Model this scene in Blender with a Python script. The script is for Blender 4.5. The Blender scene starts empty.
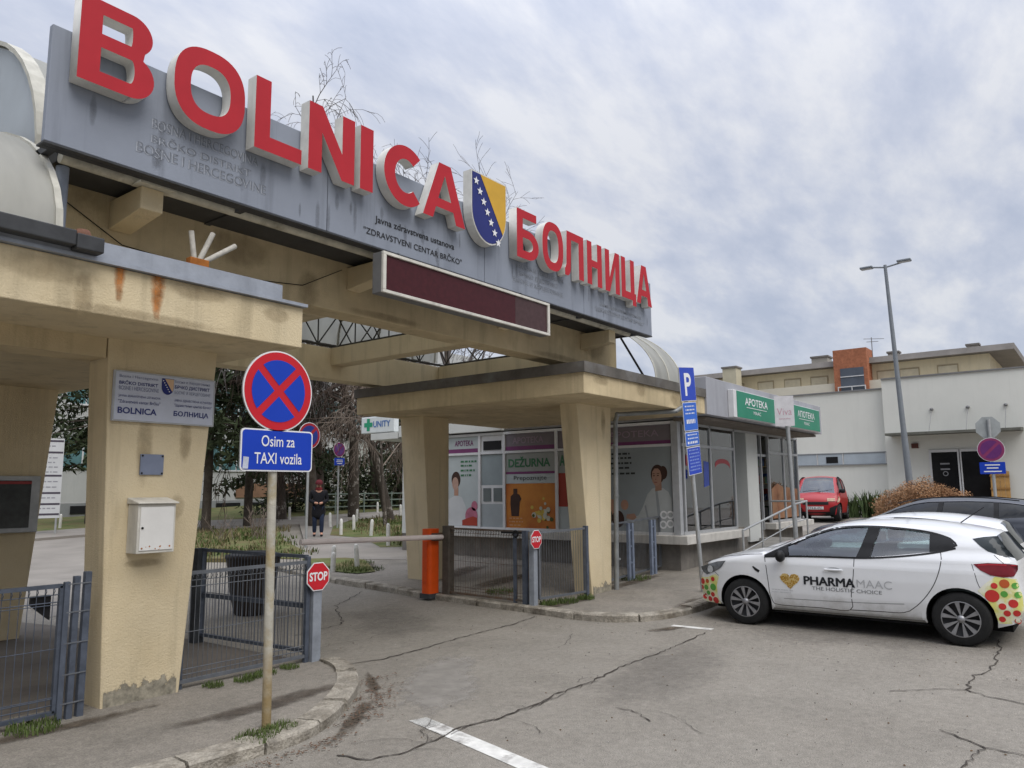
import bpy, bmesh, math, random
from mathutils import Vector, Matrix, noise
from mathutils.geometry import tessellate_polygon
random.seed(7)
R_ = math.radians
scene = bpy.context.scene
COL = scene.collection

# ---------------------------------------------------------------- camera, sky, sun, exposure
cam_d = bpy.data.cameras.new("camera"); cam = bpy.data.objects.new("camera", cam_d); COL.objects.link(cam)
cam_d.sensor_width = 36.0; cam_d.lens = 769.0 / 1024 * 36; cam_d.clip_start = .05; cam_d.clip_end = 3000
cam.matrix_world = Matrix(((0.6124999, -0.10312827, -0.78371451, 0),
                           (-0.79043094, -0.08984516, -0.60592638, 0),
                           (-0.00792482, 0.99060204, -0.13654593, 1.83),
                           (0, 0, 0, 1)))
scene.camera = cam

SUN_EL, SUN_AZ = 52, 250           # degrees; azimuth measured from +X anticlockwise, where the sun stands
world = bpy.data.worlds.new("World"); scene.world = world; world.use_nodes = True
wn = world.node_tree.nodes; wl = world.node_tree.links
for n in list(wn): wn.remove(n)
def wnode(t, **kw):
    n = wn.new(t)
    for k, v in kw.items(): setattr(n, k, v)
    return n
w_out = wnode("ShaderNodeOutputWorld"); w_bg = wnode("ShaderNodeBackground"); w_bg.inputs[1].default_value = .1
sky = wnode("ShaderNodeTexSky", sky_type='NISHITA', sun_disc=False)
sky.sun_elevation = R_(SUN_EL); sky.sun_rotation = R_(90 - SUN_AZ); sky.air_density = 1.2; sky.dust_density = 1.5
tc = wnode("ShaderNodeTexCoord"); sep = wnode("ShaderNodeSeparateXYZ"); wl.new(tc.outputs['Generated'], sep.inputs[0])
def wmath(op, a, b=None, clamp=False):
    n = wnode("ShaderNodeMath", operation=op, use_clamp=clamp)
    for i, v in enumerate((a, b)):
        if v is None: continue
        if isinstance(v, (int, float)): n.inputs[i].default_value = v
        else: wl.new(v, n.inputs[i])
    return n.outputs[0]
zz = wmath('ADD', wmath('MAXIMUM', sep.outputs[2], 0.0), .22)
comb = wnode("ShaderNodeCombineXYZ")
wl.new(wmath('DIVIDE', sep.outputs[0], zz), comb.inputs[0]); wl.new(wmath('DIVIDE', sep.outputs[1], zz), comb.inputs[1])
n1 = wnode("ShaderNodeTexNoise"); n1.inputs['Scale'].default_value = 1.15; n1.inputs['Detail'].default_value = 7; n1.inputs['Roughness'].default_value = .56; n1.inputs['Distortion'].default_value = .25
mapp = wnode("ShaderNodeMapping"); mapp.inputs['Rotation'].default_value = (0, 0, R_(-35)); mapp.inputs['Scale'].default_value = (1.0, 2.1, 1); mapp.inputs['Location'].default_value = (3.3, 1.4, 0)
wl.new(comb.outputs[0], mapp.inputs[0]); wl.new(mapp.outputs[0], n1.inputs['Vector'])
n2 = wnode("ShaderNodeTexNoise"); n2.inputs['Scale'].default_value = 4.6; n2.inputs['Detail'].default_value = 5; n2.inputs['Roughness'].default_value = .6
wl.new(mapp.outputs[0], n2.inputs['Vector'])
mixn = wmath('ADD', wmath('MULTIPLY', n1.outputs[0], .62), wmath('MULTIPLY', n2.outputs[0], .38))
cr = wnode("ShaderNodeValToRGB")
cr.color_ramp.elements[0].position = .37; cr.color_ramp.elements[0].color = (.585, .645, .80, 1)
cr.color_ramp.elements[1].position = .60; cr.color_ramp.elements[1].color = (.93, .945, 1.0, 1)
e = cr.color_ramp.elements.new(.48); e.color = (.715, .76, .89, 1)
wl.new(mixn, cr.inputs[0])
# an overcast sky is brighter overhead than low down
lift = wmath('MULTIPLY', wmath('ADD', wmath('MULTIPLY', wmath('POWER', wmath('MAXIMUM', sep.outputs[2], 0.0), 4.0), 2.7), .84), 7.0)
fwd = wmath('ADD', wmath('MULTIPLY', sep.outputs[0], .79), wmath('MULTIPLY', sep.outputs[1], .61))
near = wnode("ShaderNodeMapRange", interpolation_type='SMOOTHSTEP'); wl.new(fwd, near.inputs[0]); near.inputs[1].default_value = -.45; near.inputs[2].default_value = .30; near.inputs[3].default_value = .60; near.inputs[4].default_value = 1.0
high = wnode("ShaderNodeMapRange", interpolation_type='SMOOTHSTEP'); wl.new(sep.outputs[2], high.inputs[0]); high.inputs[1].default_value = .25; high.inputs[2].default_value = .65; high.inputs[3].default_value = 0; high.inputs[4].default_value = 1
rear_dim = wmath('MAXIMUM', near.outputs[0], high.outputs[0])   # low sky behind the camera dimmed, an added darkening for sheltered faces
lift = wmath('MULTIPLY', lift, rear_dim)
cl = wnode("ShaderNodeVectorMath", operation='SCALE'); wl.new(cr.outputs[0], cl.inputs[0]); wl.new(lift, cl.inputs[3])
mix = wnode("ShaderNodeMix", data_type='RGBA'); mix.inputs[0].default_value = .90
wl.new(sky.outputs[0], mix.inputs[6]); wl.new(cl.outputs[0], mix.inputs[7])
wl.new(mix.outputs[2], w_bg.inputs[0]); wl.new(w_bg.outputs[0], w_out.inputs[0])

sd = bpy.data.lights.new("sun", 'SUN'); sd.energy = 1.5; sd.angle = R_(45); sd.color = (1, .96, .90)
sun = bpy.data.objects.new("sun", sd); COL.objects.link(sun)
sdir = Vector((math.cos(R_(SUN_EL))*math.cos(R_(SUN_AZ)), math.cos(R_(SUN_EL))*math.sin(R_(SUN_AZ)), math.sin(R_(SUN_EL))))
sun.rotation_euler = (-sdir).to_track_quat('-Z', 'Y').to_euler(); sun.location = sdir * 50
vs = scene.view_settings; vs.view_transform = 'Standard'; vs.look = 'None'; vs.gamma = 1; vs.exposure = 0.45
vs.use_curve_mapping = False
scene.render.resolution_x = 1024; scene.render.resolution_y = 768

# ---------------------------------------------------------------- helpers
MATS = {}
def M(name, col, rough=.7, var=.12, scale=5, bump=.0, bscale=60, metal=0, col2=None, thr=.55, soft=.12, streak=0, spec=.22, coat=0, detail=5):
    """Principled material with noise variation; col2 = patches of a second colour; streak = vertical dirt runs."""
    if name in MATS: return MATS[name]
    m = bpy.data.materials.new(name); m.use_nodes = True; MATS[name] = m
    nt = m.node_tree; N = nt.nodes; L = nt.links; b = N['Principled BSDF']
    b.inputs['Roughness'].default_value = rough; b.inputs['Metallic'].default_value = metal
    b.inputs['Specular IOR Level'].default_value = spec; b.inputs['Coat Weight'].default_value = coat
    t = N.new("ShaderNodeTexCoord")
    c = tuple(col[:3])
    out = None
    if var > 0:
        n = N.new("ShaderNodeTexNoise"); n.inputs['Scale'].default_value = scale; n.inputs['Detail'].default_value = detail; n.inputs['Roughness'].default_value = .62
        L.new(t.outputs['Object'], n.inputs['Vector'])
        r = N.new("ShaderNodeValToRGB"); L.new(n.outputs[0], r.inputs[0])
        r.color_ramp.elements[0].position = .3; r.color_ramp.elements[1].position = .7
        r.color_ramp.elements[0].color = tuple(x*(1-var) for x in c)+(1,); r.color_ramp.elements[1].color = tuple(min(1, x*(1+var)) for x in c)+(1,)
        out = r.outputs[0]
    def mixin(fac, colr, amt=1):
        nonlocal out
        x = N.new("ShaderNodeMix"); x.data_type = 'RGBA'
        if amt != 1:
            q = N.new("ShaderNodeMath"); q.operation = 'MULTIPLY'; L.new(fac, q.inputs[0]); q.inputs[1].default_value = amt; fac = q.outputs[0]
        L.new(fac, x.inputs[0])
        if out is None: x.inputs[6].default_value = c+(1,)
        else: L.new(out, x.inputs[6])
        x.inputs[7].default_value = tuple(colr[:3])+(1,); out = x.outputs[2]
    def mask(scl, lo, hi, det=6, mp=None):
        n = N.new("ShaderNodeTexNoise"); n.inputs['Scale'].default_value = scl; n.inputs['Detail'].default_value = det; n.inputs['Roughness'].default_value = .65
        if mp:
            q = N.new("ShaderNodeMapping"); q.inputs['Scale'].default_value = mp; q.inputs['Location'].default_value = (1.7, 4.1, 2.3); L.new(t.outputs['Object'], q.inputs[0]); L.new(q.outputs[0], n.inputs['Vector'])
        else: L.new(t.outputs['Object'], n.inputs['Vector'])
        r = N.new("ShaderNodeMapRange"); r.inputs[1].default_value = lo; r.inputs[2].default_value = hi; L.new(n.outputs[0], r.inputs[0])
        return r.outputs[0]
    if col2 is not None: mixin(mask(scale*.45, thr-soft, thr+soft, mp=(1, 1, 1)), col2)
    if streak: mixin(mask(1, .52, .72, 4, (5, 5, .35)), tuple(x*.35 for x in c), streak)
    if out is not None: L.new(out, b.inputs['Base Color'])
    else: b.inputs['Base Color'].default_value = c+(1,)
    if bump:
        n = N.new("ShaderNodeTexNoise"); n.inputs['Scale'].default_value = bscale; n.inputs['Detail'].default_value = 4
        L.new(t.outputs['Object'], n.inputs['Vector'])
        bm_ = N.new("ShaderNodeBump"); bm_.inputs['Strength'].default_value = bump; bm_.inputs['Distance'].default_value = .02
        L.new(n.outputs[0], bm_.inputs['Height']); L.new(bm_.outputs[0], b.inputs['Normal'])
    return m

def glass_mat(name, tint=(.75, .85, .85), gloss=.12, through=.85):
    if name in MATS: return MATS[name]
    m = bpy.data.materials.new(name); m.use_nodes = True; MATS[name] = m
    N = m.node_tree.nodes; L = m.node_tree.links
    for n in list(N): N.remove(n)
    o = N.new("ShaderNodeOutputMaterial"); tr = N.new("ShaderNodeBsdfTransparent"); gl = N.new("ShaderNodeBsdfGlossy"); mx = N.new("ShaderNodeMixShader")
    tr.inputs[0].default_value = tuple(x*through for x in tint)+(1,); gl.inputs['Roughness'].default_value = .02; gl.inputs[0].default_value = (.95, .97, 1, 1)
    fr = N.new("ShaderNodeFresnel"); fr.inputs[0].default_value = 1.5
    ad = N.new("ShaderNodeMath"); ad.operation = 'ADD'; ad.use_clamp = True; ad.inputs[1].default_value = gloss; L.new(fr.outputs[0], ad.inputs[0])
    L.new(ad.outputs[0], mx.inputs[0]); L.new(tr.outputs[0], mx.inputs[1]); L.new(gl.outputs[0], mx.inputs[2]); L.new(mx.outputs[0], o.inputs[0])
    return m

def gz(x, y):
    return .035*min(max(0, x-9), 36) + .012*min(max(0, y-8), 30)
ROAD = -.085

def tag(o, label=None, cat=None, group=None, kind=None):
    if label: o['label'] = label
    if cat: o['category'] = cat
    if group: o['group'] = group
    if kind: o['kind'] = kind
    return o
def thing(name, label, cat, loc=(0, 0, 0), rotz=0, group=None):
    o = bpy.data.objects.new(name, None); COL.objects.link(o); o.location = loc; o.rotation_euler = (0, 0, rotz); o.empty_display_size = .2
    return tag(o, label, cat, group)
def copy_tree(o, parent=None):
    c = o.copy(); COL.objects.link(c)
    if parent: c.parent = parent
    for ch in list(o.children): copy_tree(ch, c)
    return c

class MB:
    def __init__(s): s.v = []; s.f = []; s.m = []; s.sm = []
    def add(s, verts, faces, mi=0, smooth=False):
        k = len(s.v); s.v += [tuple(p) for p in verts]
        for f in faces: s.f.append(tuple(i+k for i in f)); s.m.append(mi); s.sm.append(smooth)
    def box(s, x0, x1, y0, y1, z0, z1, mi=0, mat=None):
        vs = [(x, y, z) for x in (x0, x1) for y in (y0, y1) for z in (z0, z1)]
        if mat is not None: vs = [mat @ Vector(p) for p in vs]
        s.add(vs, [(0, 1, 3, 2), (4, 6, 7, 5), (0, 4, 5, 1), (2, 3, 7, 6), (0, 2, 6, 4), (1, 5, 7, 3)], mi); return s
    def hexa(s, b, t, mi=0):
        """b, t: four bottom and four top points in ring order"""
        s.add(list(b)+list(t), [(3, 2, 1, 0), (4, 5, 6, 7), (0, 1, 5, 4), (1, 2, 6, 5), (2, 3, 7, 6), (3, 0, 4, 7)], mi); return s
    def tube(s, p0, p1, r0, r1=None, n=10, mi=0, smooth=True, caps=True):
        p0 = Vector(p0); p1 = Vector(p1); r1 = r0 if r1 is None else r1
        d = (p1-p0)
        if d.length < 1e-6: return s
        d.normalize(); a = d.orthogonal().normalized(); b = d.cross(a)
        vs = []
        for p, r in ((p0, r0), (p1, r1)):
            for i in range(n):
                t = 2*math.pi*i/n; vs.append(p + (a*math.cos(t)+b*math.sin(t))*r)
        s.add(vs, [(i, (i+1) % n, n+(i+1) % n, n+i) for i in range(n)], mi, smooth)
        if caps: s.add(vs[:n], [tuple(range(n-1, -1, -1))], mi); s.add(vs[n:], [tuple(range(n))], mi)
        return s
    def path(s, pts, r, n=8, mi=0):
        for a, b in zip(pts, pts[1:]): s.tube(a, b, r, r, n, mi)
        return s
    def bar(s, p0, p1, w, h, mi=0):
        """square bar between two points: w sideways, h upwards"""
        p0 = Vector(p0); p1 = Vector(p1); d = (p1-p0).normalized(); up = Vector((0, 0, 1))
        if abs(d.z) > .98: up = Vector((1, 0, 0))
        a = d.cross(up).normalized(); b = a.cross(d)
        q = [a*w/2+b*h/2, -a*w/2+b*h/2, -a*w/2-b*h/2, a*w/2-b*h/2]
        s.hexa([p0+x for x in q], [p1+x for x in q], mi); return s
    def lathe(s, prof, c=(0, 0, 0), n=24, mi=0, axis='z', smooth=True):
        vs = []; k = len(prof)
        for i in range(n):
            t = 2*math.pi*i/n
            for r, z in prof:
                p = (r*math.cos(t), r*math.sin(t), z)
                if axis == 'y': p = (p[0], p[2], p[1])
                if axis == 'x': p = (p[2], p[0], p[1])
                vs.append((p[0]+c[0], p[1]+c[1], p[2]+c[2]))
        s.add(vs, [(i*k+j, ((i+1) % n)*k+j, ((i+1) % n)*k+j+1, i*k+j+1) for i in range(n) for j in range(k-1)], mi, smooth); return s
    def shape(s, loops, P, U, V, depth=0.0, mi=0, mside=None, w=None):
        """flat shape (first loop outer, others holes) in the frame P + u*U + v*V; depth extrudes along -(U x V)"""
        P = Vector(P); U = Vector(U); V = Vector(V); Nn = U.cross(V).normalized()
        tri = tessellate_polygon([[Vector((a, b, 0)) for a, b in lp] for lp in loops])
        flat = [p for lp in loops for p in lp]; vs = [P + U*a + V*b for a, b in flat]
        fs = []
        for t in tri:
            a, b, c = [flat[i] for i in t]
            ar = (b[0]-a[0])*(c[1]-a[1])-(b[1]-a[1])*(c[0]-a[0])
            fs.append(tuple(t) if ar > 0 else tuple(reversed(t)))
        s.add(vs, fs, mi)
        if depth:
            bk = [p - Nn*depth for p in vs]; ms = mi if mside is None else mside
            s.add(bk, [tuple(reversed(f)) for f in fs], ms)
            k = 0
            for li, lp in enumerate(loops):
                n = len(lp); ar = sum(lp[i][0]*lp[(i+1) % n][1]-lp[(i+1) % n][0]*lp[i][1] for i in range(n))
                ccw = (ar > 0) == (li == 0)
                vv = vs[k:k+n]+bk[k:k+n]
                fcs = [((i+1) % n, i, n+i, n+(i+1) % n) if ccw else (i, (i+1) % n, n+(i+1) % n, n+i) for i in range(n)]
                s.add(vv, fcs, ms, n > 20); k += n
        return s
    def text(s, body, P, U, V, w=None, h=.1, depth=0.0, bold=0.0, mi=0, align='l', space=1.0):
        """lettering: P lower-left corner, U, V unit vectors"""
        vs, fs = text_flat(body, bold, space)
        x0 = min(p[0] for p in vs); x1 = max(p[0] for p in vs); y0 = min(p[1] for p in vs); y1 = max(p[1] for p in vs)
        ky = h/(y1-y0); kx = ky if w is None else w/(x1-x0)
        P = Vector(P); U = Vector(U); V = Vector(V); Nn = U.cross(V).normalized()
        off = 0 if align == 'l' else -(x1-x0)*kx/2
        pts = [P + U*((p[0]-x0)*kx+off) + V*((p[1]-y0)*ky) for p in vs]
        s.add(pts, fs, mi)
        return s
    def build(s, name, mats, parent=None, bevel=0, seg=2, world=True, smooth=None):
        off = Vector((0, 0, 0)); q = parent
        if world:
            while q: off += q.location; q = q.parent
        me = bpy.data.meshes.new(name)
        me.from_pydata([(a[0]-off.x, a[1]-off.y, a[2]-off.z) for a in s.v], [], s.f)
        if not isinstance(mats, (list, tuple)): mats = [mats]
        for m in mats: me.materials.append(m)
        me.polygons.foreach_set('material_index', s.m)
        me.polygons.foreach_set('use_smooth', s.sm if smooth is None else [smooth]*len(s.sm))
        me.update()
        o = bpy.data.objects.new(name, me); COL.objects.link(o)
        if parent: o.parent = parent
        if bevel:
            b = o.modifiers.new('bevel', 'BEVEL'); b.width = bevel; b.segments = seg; b.limit_method = 'ANGLE'; b.angle_limit = R_(40)
        return o

_txt = {}
def text_flat(body, bold=0.0, space=1.0):
    key = (body, bold, space)
    if key in _txt: return _txt[key]
    c = bpy.data.curves.new("t", "FONT"); c.body = body; c.offset = bold; c.resolution_u = 4; c.space_character = space
    o = bpy.data.objects.new("t", c); COL.objects.link(o)
    dg = bpy.context.evaluated_depsgraph_get(); me = bpy.data.meshes.new_from_object(o.evaluated_get(dg))
    r = ([(v.co.x, v.co.y) for v in me.vertices], [tuple(p.vertices) for p in me.polygons])
    # faces must look along +U x V
    fs = []
    for f in r[1]:
        a = sum(r[0][f[i]][0]*r[0][f[(i+1) % len(f)]][1]-r[0][f[(i+1) % len(f)]][0]*r[0][f[i]][1] for i in range(len(f)))
        fs.append(f if a > 0 else tuple(reversed(f)))
    bpy.data.objects.remove(o); bpy.data.curves.remove(c); bpy.data.meshes.remove(me)
    _txt[key] = (r[0], fs); return _txt[key]

def circle(cx, cy, r, n=40, ry=None):
    ry = ry or r
    return [(cx+r*math.cos(2*math.pi*i/n), cy+ry*math.sin(2*math.pi*i/n)) for i in range(n)]
def rrect(x0, y0, x1, y1, r=.02, n=5):
    pts = []
    for cx, cy, a in ((x1-r, y0+r, -90), (x1-r, y1-r, 0), (x0+r, y1-r, 90), (x0+r, y0+r, 180)):
        for i in range(n+1):
            t = R_(a+90*i/n); pts.append((cx+r*math.cos(t), cy+r*math.sin(t)))
    return pts

def ground_sheet(name, pts, dz, mat, thick=0, parent=None, cuts=(), wob=0, kind='structure'):
    """a polygon laid over the sloping ground, dz above it"""
    bm = bmesh.new()
    f = bm.faces.new([bm.verts.new((x, y, 0)) for x, y in pts])
    if f.normal.z < 0: f.normal_flip()
    bm.faces.ensure_lookup_table()
    for co, no in [((9, 0, 0), (1, 0, 0)), ((45, 0, 0), (1, 0, 0)), ((0, 8, 0), (0, 1, 0)), ((0, 38, 0), (0, 1, 0))]+list(cuts):
        bmesh.ops.bisect_plane(bm, geom=bm.verts[:]+bm.edges[:]+bm.faces[:], plane_co=co, plane_no=no)
    bmesh.ops.triangulate(bm, faces=bm.faces[:])
    for v in bm.verts: v.co.z = gz(v.co.x, v.co.y)+dz
    bm.normal_update()
    for q in bm.faces:
        if q.normal.z < 0: q.normal_flip()
    if thick:
        r = bmesh.ops.extrude_face_region(bm, geom=bm.faces[:])
        low = [x for x in r['geom'] if isinstance(x, bmesh.types.BMVert)]
        for v in low: v.co.z -= thick
        bmesh.ops.recalc_face_normals(bm, faces=bm.faces[:])
    me = bpy.data.meshes.new(name); bm.to_mesh(me); bm.free(); me.materials.append(mat)
    o = bpy.data.objects.new(name, me); COL.objects.link(o)
    if kind: o['kind'] = kind
    if parent: o.parent = parent
    return o
X_, Y_, Z_ = Vector((1, 0, 0)), Vector((0, 1, 0)), Vector((0, 0, 1))

def worn_edge(name, col, var=.3, scale=6, lo=.35, hi=.6, nscale=9, rough=.95, amt=1.0):
    """a stain whose border breaks up: opacity from the 'edge' attribute (1 inside, 0 at the rim) and noise"""
    m = M(name, col, rough, var, scale); nt = m.node_tree; N = nt.nodes; L = nt.links
    at = N.new("ShaderNodeAttribute"); at.attribute_name = 'edge'; t = N.new("ShaderNodeTexCoord"); n = N.new("ShaderNodeTexNoise"); n.inputs['Scale'].default_value = nscale; n.inputs['Detail'].default_value = 7; n.inputs['Roughness'].default_value = .7
    L.new(t.outputs['Object'], n.inputs['Vector'])
    a = N.new("ShaderNodeMath"); a.operation = 'MULTIPLY'; L.new(n.outputs[0], a.inputs[0]); a.inputs[1].default_value = 1.1
    b = N.new("ShaderNodeMath"); b.operation = 'MULTIPLY_ADD'; L.new(at.outputs['Fac'], b.inputs[0]); b.inputs[1].default_value = .75; L.new(a.outputs[0], b.inputs[2])
    r = N.new("ShaderNodeMapRange"); r.inputs[1].default_value = lo+.45; r.inputs[2].default_value = hi+.45; r.inputs[4].default_value = amt; L.new(b.outputs[0], r.inputs[0])
    tr = N.new("ShaderNodeBsdfTransparent"); mx = N.new("ShaderNodeMixShader"); L.new(r.outputs[0], mx.inputs[0]); L.new(tr.outputs[0], mx.inputs[1]); L.new(N['Principled BSDF'].outputs[0], mx.inputs[2]); L.new(mx.outputs[0], N['Material Output'].inputs[0])
    return m
def set_edge(o, vals):
    a = o.data.attributes.new('edge', 'FLOAT', 'POINT'); a.data.foreach_set('value', vals)

def speckle(m, scale=150, amt=.30, pits=0):
    """fine stones in a surface: small scale light and dark grains over the base colour"""
    nt = m.node_tree; N = nt.nodes; L = nt.links; b = N['Principled BSDF']; src = b.inputs['Base Color'].links[0].from_socket
    t = N.new("ShaderNodeTexCoord"); n = N.new("ShaderNodeTexNoise"); n.inputs['Scale'].default_value = scale; n.inputs['Detail'].default_value = 3; n.inputs['Roughness'].default_value = .75; L.new(t.outputs['Object'], n.inputs['Vector'])
    n_ = N.new("ShaderNodeTexNoise"); n_.inputs['Scale'].default_value = scale*.16; n_.inputs['Detail'].default_value = 6; n_.inputs['Roughness'].default_value = .8; L.new(t.outputs['Object'], n_.inputs['Vector'])
    r = N.new("ShaderNodeMapRange"); L.new(n.outputs[0], r.inputs[0]); r.inputs[1].default_value = .3; r.inputs[2].default_value = .7; r.inputs[3].default_value = 1-amt; r.inputs[4].default_value = 1+amt
    r2 = N.new("ShaderNodeMapRange"); L.new(n_.outputs[0], r2.inputs[0]); r2.inputs[1].default_value = .3; r2.inputs[2].default_value = .7; r2.inputs[3].default_value = 1-amt*.6; r2.inputs[4].default_value = 1+amt*.6
    q = N.new("ShaderNodeMath"); q.operation = 'MULTIPLY'; L.new(r.outputs[0], q.inputs[0]); L.new(r2.outputs[0], q.inputs[1])
    v = N.new("ShaderNodeVectorMath"); v.operation = 'SCALE'; L.new(src, v.inputs[0]); L.new(q.outputs[0], v.inputs[3]); L.new(v.outputs[0], b.inputs['Base Color'])
# ---------------------------------------------------------------- materials
asphalt = M("asphalt", (.228, .207, .175), .9, .2, 1.1, .8, 85, col2=(.27, .248, .212), thr=.5, soft=.2, detail=12)
speckle(asphalt, 95, .34)
asphalt_dark = M("old_asphalt", (.12, .108, .095), .9, .3, 1.6, .5, 90, col2=(.17, .15, .13), thr=.5, soft=.15)
pave_a = M("worn_pavement", (.20, .182, .155), .9, .25, 1.7, .5, 100, col2=(.26, .235, .20), thr=.5, soft=.14)
speckle(pave_a, 80, .32)
kerb_m = M("kerb_concrete", (.33, .30, .25), .9, .3, 7, .9, 45, col2=(.15, .13, .10), thr=.57, soft=.1)
speckle(kerb_m, 40, .25)
conc_road = M("pale_concrete_road", (.235, .215, .19), .9, .15, .8, .3, 60)
crack_m = M("crack_dark", (.055, .047, .04), .95, .3, 9)
paint_w = M("worn_white_paint", (.62, .61, .57), .8, .18, 9, .2, 80, col2=(.25, .235, .215), thr=.6, soft=.07)
grass_m = M("grass_ground", (.095, .125, .04), .95, .4, 2.2, .6, 40, col2=(.15, .125, .06), thr=.5, soft=.12)
blade_m = M("grass_blades", (.08, .11, .032), .85, .4, 3)
drygrass_m = M("dry_grass_blades", (.17, .14, .075), .9, .35, 3)
dirt_m = M("dirt", (.075, .058, .042), .95, .4, 5, .8, 50, col2=(.13, .105, .08), thr=.5, soft=.1)
wet_m = M("damp_dirt", (.075, .063, .052), .8, .3, 3, .4, 60)
stucco = M("ochre_stucco", (.60, .495, .315), .88, .13, 2.2, .35, 70, col2=(.66, .56, .38), thr=.5, soft=.2, streak=.35)
stucco_dk = M("ochre_stucco_grimy", (.585, .48, .30), .88, .15, 2.2, .35, 70, col2=(.48, .385, .24), thr=.56, soft=.14, streak=.38)
rust = M("rust_stain", (.36, .13, .03), .9, .35, 9)
sheet = M("galvanised_flashing", (.33, .355, .40), .5, .15, 4, .08, 40, metal=.25, streak=.2)
dark_metal = M("dark_gutter", (.05, .052, .055), .5, .25, 5)
gutter_m = M("weathered_gutter", (.56, .53, .43), .6, .25, 4, .1, 30, col2=(.16, .135, .09), thr=.62, soft=.1)
grey_panel = M("grey_board", (.25, .275, .325), .6, .07, 1.5, .05, 60, streak=.4)
white_m = M("white_paint", (.72, .71, .68), .55, .06, 4)
white_dirty = M("dirty_white", (.60, .58, .52), .7, .15, 4, .1, 40, streak=.35)
red_m = M("red_letters", (.42, .022, .032), .65, .07, 3)
letter_side = M("letter_return", (.62, .61, .57), .6, .12, 5, streak=.3)
steel = M("painted_steel", (.155, .165, .18), .55, .18, 8, .1, 50, metal=.35)
galv = M("galvanised_pole", (.40, .41, .41), .5, .15, 8, .1, 40, metal=.45)
blue_steel = M("bluish_fence_steel", (.095, .11, .14), .5, .25, 9, .1, 50, metal=.3)
black_m = M("black", (.012, .012, .013), .6, .1, 5)
sign_blue = M("sign_blue", (.012, .05, .42), .35, .05, 4)
sign_red = M("sign_red", (.52, .02, .03), .35, .06, 4)
sign_white = M("sign_white", (.75, .75, .76), .4, .04, 5)
orange_m = M("orange_enamel", (.72, .09, .012), .4, .1, 6)

# ---------------------------------------------------------------- ground
ground_sheet('road', [(-400, -400), (700, -400), (700, 700), (-400, 700)], ROAD, asphalt)
def offset_line(pts, d):
    out = []
    for i, p in enumerate(pts):
        a = Vector(pts[max(0, i-1)]); b = Vector(pts[min(len(pts)-1, i+1)]); t = (b-a).normalized()
        out.append((p[0]-t.y*d, p[1]+t.x*d))
    return out
def smooth_line(pts, n=3):
    for _ in range(n):
        o = [pts[0]]
        for a, b in zip(pts, pts[1:]):
            o += [(a[0]*.75+b[0]*.25, a[1]*.75+b[1]*.25), (a[0]*.25+b[0]*.75, a[1]*.25+b[1]*.75)]
        o.append(pts[-1]); pts = o
    return pts
def resample(pts, step):
    out = [Vector(pts[0])]; acc = 0
    for a, b in zip(pts, pts[1:]):
        a = Vector(a); b = Vector(b); L = (b-a).length; d = step-acc
        while d < L: out.append(a+(b-a)*d/L); d += step
        acc = L-(d-step)
    out.append(Vector(pts[-1])); return out
def kerb(name, line, inner, step=.8, width=.19, top=.012, rnd=None, mat=None):
    """a row of kerb stones with open joints; inner = +1 if the pavement lies left of the line"""
    rnd = rnd or random.Random(3); mb = MB()
    pts = resample(smooth_line(line), .1); per = max(2, int(step/.1)); i = 0
    while i < len(pts)-1:
        j = min(len(pts)-1, i+per); seg = pts[i:j+1]
        if len(seg) < 2: break
        dz = rnd.uniform(-.016, .016); dj = .013
        a0 = (seg[1]-seg[0]).normalized(); a1 = (seg[-1]-seg[-2]).normalized()
        seg = [seg[0]+a0*dj]+seg[1:-1]+[seg[-1]-a1*dj]
        vs = []; k = len(seg); off = rnd.uniform(-.012, .012)
        for q, p in enumerate(seg):
            t = (seg[min(k-1, q+1)]-seg[max(0, q-1)]).normalized(); nn = Vector((-t.y, t.x))*inner
            o = p+nn*off; zt = gz(o.x, o.y)+top+dz; zb = gz(o.x, o.y)+ROAD-.05
            ip = o+nn*width; c1 = o+nn*.022
            vs += [(o.x, o.y, zb), (o.x, o.y, zt-.022), (c1.x, c1.y, zt), (ip.x, ip.y, zt), (ip.x, ip.y, zb)]
        fs = []
        for q in range(k-1):
            for w in range(4):
                f = (q*5+w, (q+1)*5+w, (q+1)*5+w+1, q*5+w+1)
                fs.append(f if inner < 0 else tuple(reversed(f)))
        fs += [(0, 1, 2, 3, 4), tuple((k-1)*5+w for w in (4, 3, 2, 1, 0))]
        mb.add(vs, fs); i = j
    o = mb.build(name, mat or kerb_m); o['kind'] = 'structure'
    return o
kl = [(-6, 5.35), (1.0, 5.2), (3.26, 5.09), (3.89, 5.08), (4.35, 5.26), (4.86, 5.62), (5.30, 6.02), (5.70, 6.55), (5.82, 7.0)]
kerb('kerb', kl, +1, .62, .21)
ki = offset_line(smooth_line(kl), .17)
ground_sheet('pavement', ki+[(5.60, 7.4), (-6, 7.4)], -.008, pave_a)
ground_sheet('path', [(-6, 7.4), (5.60, 7.4), (5.5, 9.4), (4.6, 12.6), (-6, 12.6)], -.03, asphalt_dark, .09)
kr = [(11.6, 17.2), (11.42, 16.76), (10.78, 15.08), (10.25, 12.57), (10.1, 10.95), (9.93, 9.48), (9.88, 8.32), (9.84, 7.18), (9.70, 6.3), (9.9, 5.55), (10.73, 5.12), (11.83, 5.05), (16, 5.05), (34, 5.05)]
kerb('kerb', kr, +1, 1.0, .2, .015)
kri = offset_line(smooth_line(kr), .18)
ground_sheet('pavement', kri+[(34, 7.6), (24, 7.6), (24, 15), (14.5, 15), (14.2, 16.9), (12.0, 17.3)], -.008, pave_a)
ground_sheet('pavement', [(24, 7.6), (45, 7.6), (45, 20), (24, 20)], -.01, conc_road)
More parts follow.
